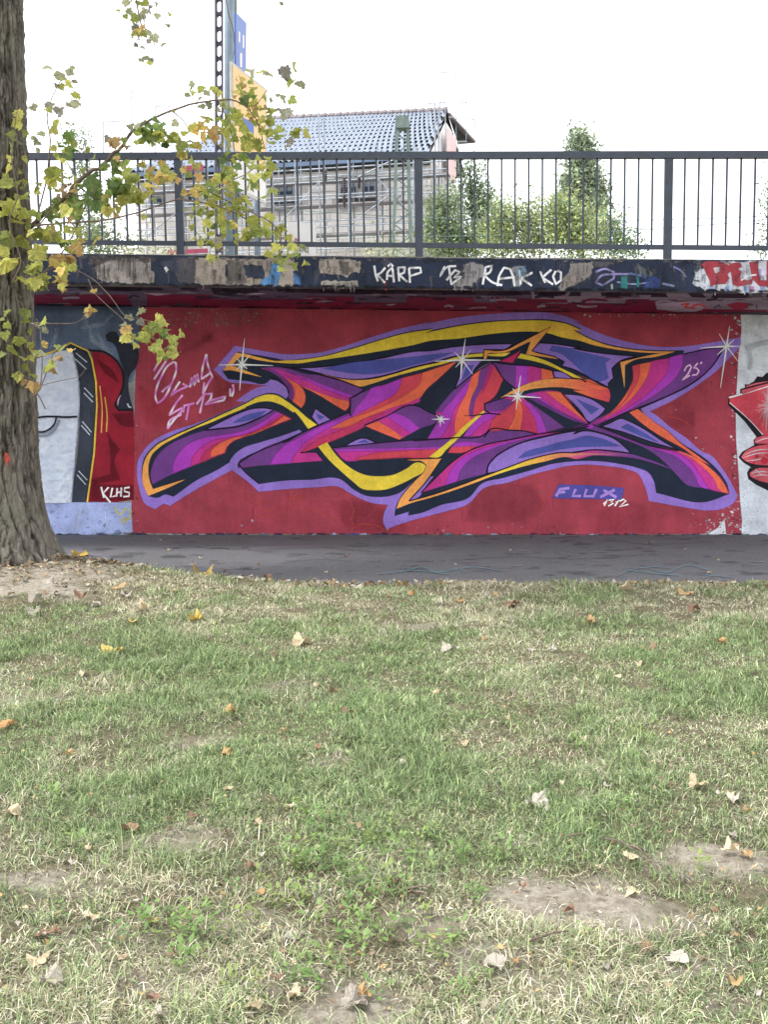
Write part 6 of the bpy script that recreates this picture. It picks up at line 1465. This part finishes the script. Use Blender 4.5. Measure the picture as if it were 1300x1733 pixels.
a = rng.normal(size=(nC, 3)); a /= np.linalg.norm(a, axis=1)[:, None]; b2 = np.cross(a, rng.normal(size=(nC, 3))); b2 /= np.linalg.norm(b2, axis=1)[:, None]
s_ = rng.uniform(.07, .14, (nC, 1))
V = np.stack([ctr - a * s_, ctr + b2 * s_ * .8, ctr + a * s_, ctr - b2 * s_ * .8], 1).reshape(-1, 3)
me = bpy.data.meshes.new('crown'); me.from_pydata(V.tolist(), [], np.arange(nC * 4).reshape(-1, 4).tolist()); me.materials.append(M_leaf)
cr = bpy.data.objects.new('crown', me); cr.color = (*rgb(140, 152, 64), 1); cr['kind'] = 'stuff'; COL.objects.link(cr); child_world(cr, tree)

# ------------------------------------------------------------------ grass
M_grass = attr_mat('grass_blade', 0.55, 0.3, var=0.0, spec=.3)
def grass(n_clump, per):
    # clumps thinned towards the far rim, denser where the camera stands close
    y = 1.7 + (9.2 - 1.7) * rng.random(n_clump * 3) ** 1.15
    hw = 0.385 * y + 0.75
    x = rng.uniform(-1, 1, n_clump * 3) * hw
    ok = y < edge_y(x) + 0.02 + .05 * (fbm(x * 5, y * 3, 77) - .5)
    bn = bareness(x, y)
    dens = np.clip(1.0 - bn * 1.1, 0.04, 1) * (0.34 + 0.66 * np.clip((fbm(x * 2.6, y * 2.6, 21) - .36) * 3.4, 0, 1))
    tr_ = ((x - TREE.x) / .75) ** 2 + ((y - TREE.y) / .7) ** 2
    ok &= (rng.random(len(x)) < dens) & (tr_ > 1.6)
    x, y, bn = x[ok][:n_clump], y[ok][:n_clump], bn[ok][:n_clump]
    n_ = len(x)
    green = np.clip(0.46 + 3.0 * (fbm(x * 1.3, y * 1.1, 31) - .5) + 1.8 * (fbm(x * 4.5, y * 4.5, 41) - .5) - .55 * bn + rng.normal(size=n_) * .16, 0, 1)
    green -= 0.34 * np.clip((y - 6.2) / 2, 0, 1)
    green -= .03 * np.clip((3.9 - y) / 1.2, 0, 1)
    green -= .5 * np.exp(-(((x - TREE.x - .3) / 1.3) ** 2 + ((y - TREE.y + .3) / .9) ** 2))
    tall = np.clip(.6 + 1.5 * (fbm(x * 3, y * 3, 51) - .4), .35, 1.5)
    lean = rng.uniform(0, 2 * np.pi, n_)
    # expand to blades
    I = np.repeat(np.arange(n_), per); N = len(I)
    spread = rng.uniform(.012, .045, n_)[I]
    bx = x[I] + rng.normal(size=N) * spread; by = y[I] + rng.normal(size=N) * spread
    by = np.minimum(by, edge_y(bx) + .05)
    az = lean[I] + rng.normal(size=N) * 1.6
    g_ = green[I]
    dry = rng.random(N) > (0.16 + 0.8 * g_)
    flat = rng.random(N)
    L = (0.036 + 0.050 * rng.random(N)) * tall[I] * np.where(dry, .95, 1.12)
    elev = np.where(dry, rng.uniform(.05, .95, N), rng.uniform(.2, 1.4, N))
    wd = rng.uniform(.0008, .0019, N) * (1 + .10 * np.maximum(by - 3, 0)) * np.where(dry, .85, 1.0)
    bz = ground_z(bx, by) - .004
    d = np.stack([np.cos(az), np.sin(az)], -1)
    side = np.stack([-np.sin(az), np.cos(az)], -1)
    tw = rng.normal(size=N) * .5
    side = side * np.cos(tw)[:, None] + d * np.sin(tw)[:, None]
    P0 = np.stack([bx, by, bz], -1)
    def pt(t, e): return P0 + np.concatenate([d * (L * t * np.cos(e))[:, None], (L * t * np.sin(e))[:, None]], -1)
    m1 = pt(.5, elev + .12); droop = np.where(dry, .6, .85) * rng.random(N)
    tip = m1 + np.concatenate([d * (L * .55 * np.cos(elev - droop * 1.6))[:, None], (L * .55 * np.sin(elev - droop * 1.6))[:, None]], -1)
    S = np.concatenate([side * wd[:, None], np.zeros((N, 1))], -1)
    V = np.stack([P0 - S * .8, P0 + S * .8, m1 - S, m1 + S, tip], 1)
    base = np.arange(N)[:, None] * 5
    T = np.concatenate([base + np.array([[0, 1, 3]]), base + np.array([[0, 3, 2]]), base + np.array([[2, 3, 4]])], 1).reshape(-1, 3)
    cg = np.array([[112, 132, 88], [132, 150, 100], [98, 116, 80], [152, 164, 118], [122, 142, 102]], float); cd = np.array([[188, 182, 158], [172, 166, 140], [204, 199, 180], [148, 140, 116], [146, 152, 116]], float)
    C = np.where(dry[:, None], cd[rng.integers(0, 5, N)], cg[rng.integers(0, 5, N)]) * rng.uniform(.62, 1.24, (N, 1))
    C = C * (1 + .10 * (fbm(bx * 2, by * 2, 61) - .5))[:, None]
    Cl = (C / 255.0); Cl = np.where(Cl <= .04045, Cl / 12.92, ((Cl + .055) / 1.055) ** 2.4) * KG
    me = bpy.data.meshes.new('grass')
    nv, nf = N * 5, N * 3
    me.vertices.add(nv); me.vertices.foreach_set('co', V.reshape(-1).astype(np.float32))
    me.loops.add(nf * 3); me.loops.foreach_set('vertex_index', T.reshape(-1).astype(np.int32))
    me.polygons.add(nf); me.polygons.foreach_set('loop_start', np.arange(0, nf * 3, 3, dtype=np.int32))
    me.materials.append(M_grass); me.update(calc_edges=True)
    a = me.color_attributes.new('col', 'FLOAT_COLOR', 'POINT')
    CC = np.ones((N, 5, 4), np.float32); CC[:, :, :3] = Cl[:, None, :]
    a.data.foreach_set('color', CC.reshape(-1))
    o = bpy.data.objects.new('grass', me); COL.objects.link(o); tag(o, kind='stuff'); return o
KG = 1.25
grass(31000, 18)

# ------------------------------------------------------------------ leaf litter too small to pick out
def litter():
    V, Fc, C = [], [], []
    def add(x, y, s, col):
        z = max(gz(x, y), .002) + random.uniform(.006, .028); a = random.random() * 6.28; k = len(V)
        tilt = [random.uniform(-.4, .4) * s for _ in range(5)]
        for j in range(5):
            t = a + 6.283 * j / 5; r = s * random.uniform(.35, .75); V.append((x + math.cos(t) * r, y + math.sin(t) * r * .7, z + tilt[j] + .3 * s * (j % 2)))
        Fc.append((k, k + 1, k + 2)); Fc.append((k, k + 2, k + 3)); Fc.append((k, k + 3, k + 4)); jj = random.uniform(.72, 1.05); c = rgb(*[v * jj for v in col], .8); C.extend([(*c, 1)] * 5)
    cols = [(206, 194, 172), (186, 164, 136), (210, 202, 190), (168, 144, 116), (204, 174, 124), (146, 128, 108), (130, 116, 100)]
    for _ in range(1500):
        p_ = at_z(random.uniform(0, 1300), 985 + 745 * random.random() ** 1.3, 0); add(p_.x, p_.y, random.uniform(.006, .02), random.choice(cols))
    for _ in range(1500):                        # round the foot of the tree and along the rim
        a = random.uniform(-3.6, .8); r = .46 + abs(random.gauss(0, .5)); add(TREE.x - .05 + math.cos(a) * r * 1.3, min(TREE.y + math.sin(a) * r, edge_y(0)), random.uniform(.014, .045), random.choice(cols))
    for _ in range(520):
        x = random.uniform(-2.4, 3.4); add(x, edge_y(x) - abs(random.gauss(.03, .16)) , random.uniform(.02, .055), random.choice(cols[:5]))
    for _ in range(420):                        # grit and crumbs blown against the wall
        sx_ = random.uniform(-1.0, 8.5); p_ = WALL.w(sx_, 0) + NRM * abs(random.gauss(.02, .07)); add(p_.x, p_.y, random.uniform(.006, .02), random.choice(cols[3:] + [(90, 84, 80)]))
    me = bpy.data.meshes.new('leaf_litter'); me.from_pydata(V, [], Fc); me.materials.append(attr_mat('litter', .85, .1, var=0))
    a = me.color_attributes.new('col', 'FLOAT_COLOR', 'POINT'); a.data.foreach_set('color', np.array(C, np.float32).ravel()); me.update()
    tag(link(bpy.data.objects.new('leaf_litter', me)), kind='stuff')
litter()

# ------------------------------------------------------------------ fallen leaves one can pick out
DEAD = [leaf_mesh('fallen_leaf', M_dead, 300 + i, [.2, .4, .1, .5, .3, .5, .3, .6][i], [.9, 1.5, .6, 1.8, 1.1, 2.0, 1.2, 1.6][i], H=[DRYH, HALF, DRYH, DRYH, HALF, DRYH, DRYH, DRYH][i], roll=[.8, 1.3, .4, 1.6, 1.0, 1.4, 1.8, 1.2][i]) for i in range(8)]
DCOL = {'y': [(222, 190, 96), (226, 200, 120)], 'c': [(222, 206, 176), (214, 196, 164)], 'w': [(200, 192, 180), (184, 176, 164)], 'o': [(200, 158, 112), (194, 164, 122)], 'b': [(160, 130, 108), (146, 118, 100)]}
def fallen(px, py, size, key, label, group='fallen leaves on the grass'):
    p_ = on_ground(px, py); L = size * p_.y / F * .88
    o = bpy.data.objects.new('fallen_leaf', random.choice(DEAD)); COL.objects.link(o)
    c = random.choice(DCOL[key]); o.color = (*rgb(*c, .8), 1)
    o.matrix_world = Matrix.Translation(p_ + Vector((0, 0, .014 + .03 * L))) @ Matrix.Rotation(random.uniform(0, 6.28), 4, 'Z') @ Matrix.Rotation(random.uniform(-.28, .28), 4, 'X') @ Matrix.Rotation(random.uniform(-.28, .28), 4, 'Y') @ Matrix.Scale(L, 4) @ Matrix.Translation((0, -.3, 0))
    tag(o, label, 'leaf', group)
for a in ((190, 1107, 48, 'y', 'biggest yellow fallen leaf on the grass below the tree trunk'), (243, 1036, 30, 'c', 'cream yellow upright leaf on the grass between trunk and path edge'), (332, 1053, 28, 'y', 'yellow brown leaf on the grass right of the cream upright one'),
          (224, 1056, 20, 'y', 'flat yellow leaf just below the cream upright leaf'), (510, 1090, 40, 'c', 'crumpled cream leaf standing alone in the upper middle grass'), (762, 1102, 38, 'w', 'white curled leaf lying alone in the upper middle of the lawn'),
          (345, 980, 42, 'y', 'large orange yellow leaf at the rim of the asphalt path'), (202, 998, 32, 'o', 'orange leaf beside a white one near the tree foot'), (213, 1012, 20, 'w', 'small white leaf under the orange leaf near the tree foot'),
          (88, 990, 30, 'w', 'folded white leaf right under the tree trunk'), (60, 1016, 32, 'w', 'white twisted leaf below the trunk at the left'), (58, 1040, 30, 'w', 'lowest of the white twisted leaves below the trunk'), (135, 1013, 28, 'b', 'pale brown leaf among white ones below the trunk'),
          (163, 1028, 22, 'w', 'white pointed leaf right of the pale brown leaf'), (298, 1001, 18, 'o', 'small orange leaf left of the large leaf at the path rim'), (135, 942, 34, 'y', 'golden leaf leaning against the foot of the tree'), (50, 966, 24, 'o', 'orange brown leaf close under the bark'),
          (115, 967, 20, 'w', 'whitish leaf at the tree foot below the golden leaf'), (240, 966, 26, 'b', 'brown leaf on the mound between tree foot and path'), (452, 984, 26, 'b', 'brown crumpled leaf at the rim of the lawn left of the mural middle'), (415, 982, 28, 'c', 'cream crumpled leaf at the lawn rim next to the brown crumpled one'),
          (698, 1011, 20, 'o', 'orange leaf in pale grass under the middle of the mural'), (838, 1011, 16, 'o', 'tiny orange leaf in the pale grass strip'), (868, 1026, 30, 'b', 'flat brown leaf in the pale grass strip'), (778, 1020, 18, 'o', 'orange leaf left of the flat brown leaf'),
          (1000, 1056, 26, 'o', 'orange leaf lying on short grass right of centre'), (1175, 1035, 26, 'b', 'dark brown upright leaf in the pale grass at the right'), (1222, 1092, 28, 'o', 'orange tan leaf in the grass near the right edge'), (1097, 1104, 36, 'b', 'crumpled brown pink leaf left of the orange tan leaf'),
          (935, 1104, 18, 'w', 'tiny white leaf right of the white curled leaf'), (1060, 1002, 32, 'c', 'cream leaf at the path rim right of centre'), (1160, 1008, 30, 'o', 'orange leaf at the path rim near the right edge'), (590, 1210, 26, 'b', 'dark red brown leaf in the middle of the lawn'),
          (393, 1208, 30, 'o', 'tan orange leaf left of the dark red brown leaf'), (385, 1281, 30, 'o', 'orange folded leaf under the tan orange leaf'), (386, 1342, 28, 'c', 'cream curled strip of leaf below the orange folded leaf'), (640, 1326, 30, 'w', 'white leaf in tall grass in the middle of the lawn'),
          (218, 1410, 40, 'b', 'brown dry leaf beside a bare patch on the left'), (22, 1382, 38, 'c', 'cream and orange leaf cut by the left edge'), (14, 1232, 32, 'o', 'orange brown leaf at the left edge higher up'), (118, 1281, 24, 'o', 'small tan leaf in thick grass on the left'),
          (1243, 1356, 34, 'w', 'bright white crumpled leaf near the right edge'), (1265, 1378, 22, 'o', 'orange leaf just under the bright white leaf'), (910, 1368, 48, 'w', 'long grey white leaf scrap flat on the lawn right of centre'), (1180, 1334, 40, 'c', 'cream strap shaped leaf left of the bright white one'),
          (1066, 1456, 32, 'c', 'cream leaf at the near rim of the upper bare patch'), (1236, 1447, 36, 'c', 'standing cream leaf on the upper bare patch'), (1264, 1452, 28, 'o', 'upright orange leaf at the right on the upper bare patch'), (1240, 1418, 20, 'w', 'small white leaf behind the upper bare patch'),
          (1145, 1630, 48, 'w', 'white torn leaf below the round bare patch'), (1096, 1612, 34, 'b', 'brown leaf left of the white torn leaf'), (838, 1641, 48, 'w', 'pale twisted leaf in dry grass under the bare patch'), (872, 1636, 16, 'o', 'orange leaf tip beside the pale twisted leaf'),
          (65, 1632, 46, 'c', 'pale pink flat leaf in the dry lower left corner'), (86, 1668, 52, 'w', 'grey white curled leaf in the lower left corner'), (70, 1590, 36, 'b', 'pinkish brown leaf above the lower left leaves'), (432, 1708, 40, 'c', 'brown cream leaf at the bottom edge left of centre'),
          (600, 1706, 60, 'w', 'large white flat leaf at the bottom edge on bare soil'), (500, 1690, 34, 'c', 'tan leaf above the bottom edge left of the large white leaf'), (270, 1726, 28, 'w', 'white leaf scrap at the bottom edge on the left'), (565, 1176, 22, 'b', 'brown leaf above the dark red brown leaf')):
    fallen(*a)
for i in range(64):
    px, py = random.uniform(10, 1290), 1000 + 700 * random.random() ** 1.2; fallen(px, py, (9 + 14 * (py - 1000) / 700) * random.uniform(.8, 1.5), random.choice('ccobbw'), 'small dry tan leaf scrap lying in the grass', 'small leaf scraps scattered in the grass')
for _ in range(16):                             # small pale leaves blown on the path
    px, py = random.uniform(200, 1290), random.uniform(916, 974); fallen(px, py, random.uniform(5, 10), random.choice('cbc'), 'tiny pale leaf blown onto the dark asphalt path', 'tiny leaves on the path')

# ------------------------------------------------------------------ broad-leaved weeds, twigs, clods
M_weed = attr_mat('weed_leaf', 0.5, 0.3, objcol=True, var=.12, nscale=30)
def weed_mesh(seed):
    r_ = random.Random(seed); V, Fc = [], []
    for i in range(15):
        a = r_.random() * 6.28; h = r_.uniform(.012, .075); r = r_.uniform(.005, .05); L = r_.uniform(.02, .036); w_ = L * r_.uniform(.2, .28); el = r_.uniform(-.1, .9)
        c = Vector((math.cos(a) * r, math.sin(a) * r, h)); d_ = Vector((math.cos(a) * math.cos(el), math.sin(a) * math.cos(el), math.sin(el))); s = Vector((-math.sin(a), math.cos(a), 0)); k = len(V)
        V += [c, c + d_ * L * .35 + s * w_, c + d_ * L * .75 + s * w_ * .7, c + d_ * L, c + d_ * L * .75 - s * w_ * .7, c + d_ * L * .35 - s * w_]; Fc.append(tuple(range(k, k + 6)))
        g_ = Vector((r * .3 * math.cos(a), r * .3 * math.sin(a), 0)); V += [g_, g_ + Vector((.002, 0, 0))]; Fc.append((k + 6, k + 7, k))
    me = bpy.data.meshes.new('weed'); me.from_pydata(V, [], Fc); me.materials.append(M_weed); me.update(); return me
WM = [weed_mesh(i) for i in range(6)]
spots = [(random.gauss(590, 90), random.gauss(1550, 60)) for _ in range(34)] + [(random.gauss(560, 60), random.gauss(1470, 30)) for _ in range(16)] + [(random.gauss(315, 40), random.gauss(1590, 40)) for _ in range(12)] + [(random.gauss(680, 50), random.gauss(1460, 30)) for _ in range(10)] + [(random.uniform(60, 1260), random.uniform(1040, 1700)) for _ in range(40)] + [(790, 1520), (805, 1528), (815, 1515), (840, 1450), (850, 1458), (920, 1350)]
WV, WF, WC = [], [], []
for px, py in spots:
    if py > 1725 or px < 5 or px > 1295: continue
    p_ = on_ground(px, py); s = random.uniform(.5, .95); ms = random.choice(WM); k = len(WV)
    MW = Matrix.Translation(p_) @ Matrix.Rotation(random.random() * 6.28, 4, 'Z') @ Matrix.Scale(s, 4)
    WV += [tuple(MW @ v.co) for v in ms.vertices]; WF += [tuple(k + i for i in f.vertices) for f in ms.polygons]
    for f in ms.polygons:
        pass
    WC += [(*rgb(*random.choice([(126, 158, 90), (140, 168, 98), (112, 146, 84), (150, 168, 98)]), .8), 1)] * len(ms.vertices)
me = bpy.data.meshes.new('weeds'); me.from_pydata(WV, [], WF); me.materials.append(attr_mat('weed_leaves', .5, .35, var=.12, nscale=40))
a_ = me.color_attributes.new('col', 'FLOAT_COLOR', 'POINT'); a_.data.foreach_set('color', np.array(WC, np.float32).ravel()); me.update()
tag(link(bpy.data.objects.new('weeds', me)), kind='stuff')
for i, (a, lab) in enumerate((((1020, 1429, 1070, 1450), 'straight pale stem lying on the upper bare patch'), ((1048, 1436, 1100, 1466), 'thin dark stem crossing the upper bare patch'), ((895, 1605, 965, 1590), 'dark twig lying in dry grass under the round bare patch'), ((1030, 1605, 1080, 1618), 'dark twig right of the round bare patch'),
                              ((690, 1520, 730, 1535), 'short pale twig on a bare spot left of the round bare patch'), ((20, 955, 60, 978), 'pale twig on the ground under the trunk'), ((690, 1515, 735, 1518), 'pale twig lying just above the short one'), ((960, 1425, 1000, 1428), 'thin brown stem behind the upper bare patch'))):
    p0, p1 = on_ground(a[0], a[1]), on_ground(a[2], a[3]); mb = MB()
    up_ = Vector((0, 0, .022)); mid = (p0 + p1) / 2 + Vector((0.01, 0, .012)); mb.tube([p0 + up_, mid + up_, p1 + up_ * 1.2], [.0035, .003, .0018], 6)
    tag(mb.build('fallen_twig', M_twig, smooth=True), lab, 'twig', 'twigs on the grass')
V, Fc = [], []                                   # crumbs and clods of the bare soil
mb = MB()
for cx, cy, rx, ry, st in BARE:
    for _ in range(int(60 * st)):
        x, y = cx + random.gauss(0, rx * .55), cy + random.gauss(0, ry * .55); s = random.uniform(.002, .007); z = gz(x, y)
        k = len(mb.v); mb.v += [Vector((x + random.uniform(-s, s) * 1.2, y + random.uniform(-s, s) * 1.2, z - .002)) for _ in range(4)] + [Vector((x + random.uniform(-s, s) * .5, y + random.uniform(-s, s) * .5, z + s * random.uniform(.6, 1.2)))]
        for f in ((0, 1, 4), (1, 2, 4), (2, 3, 4), (3, 0, 4), (0, 2, 4), (1, 3, 4)): mb.face([k + i for i in f])
tag(mb.build('soil_crumbs', M_soil), kind='stuff')
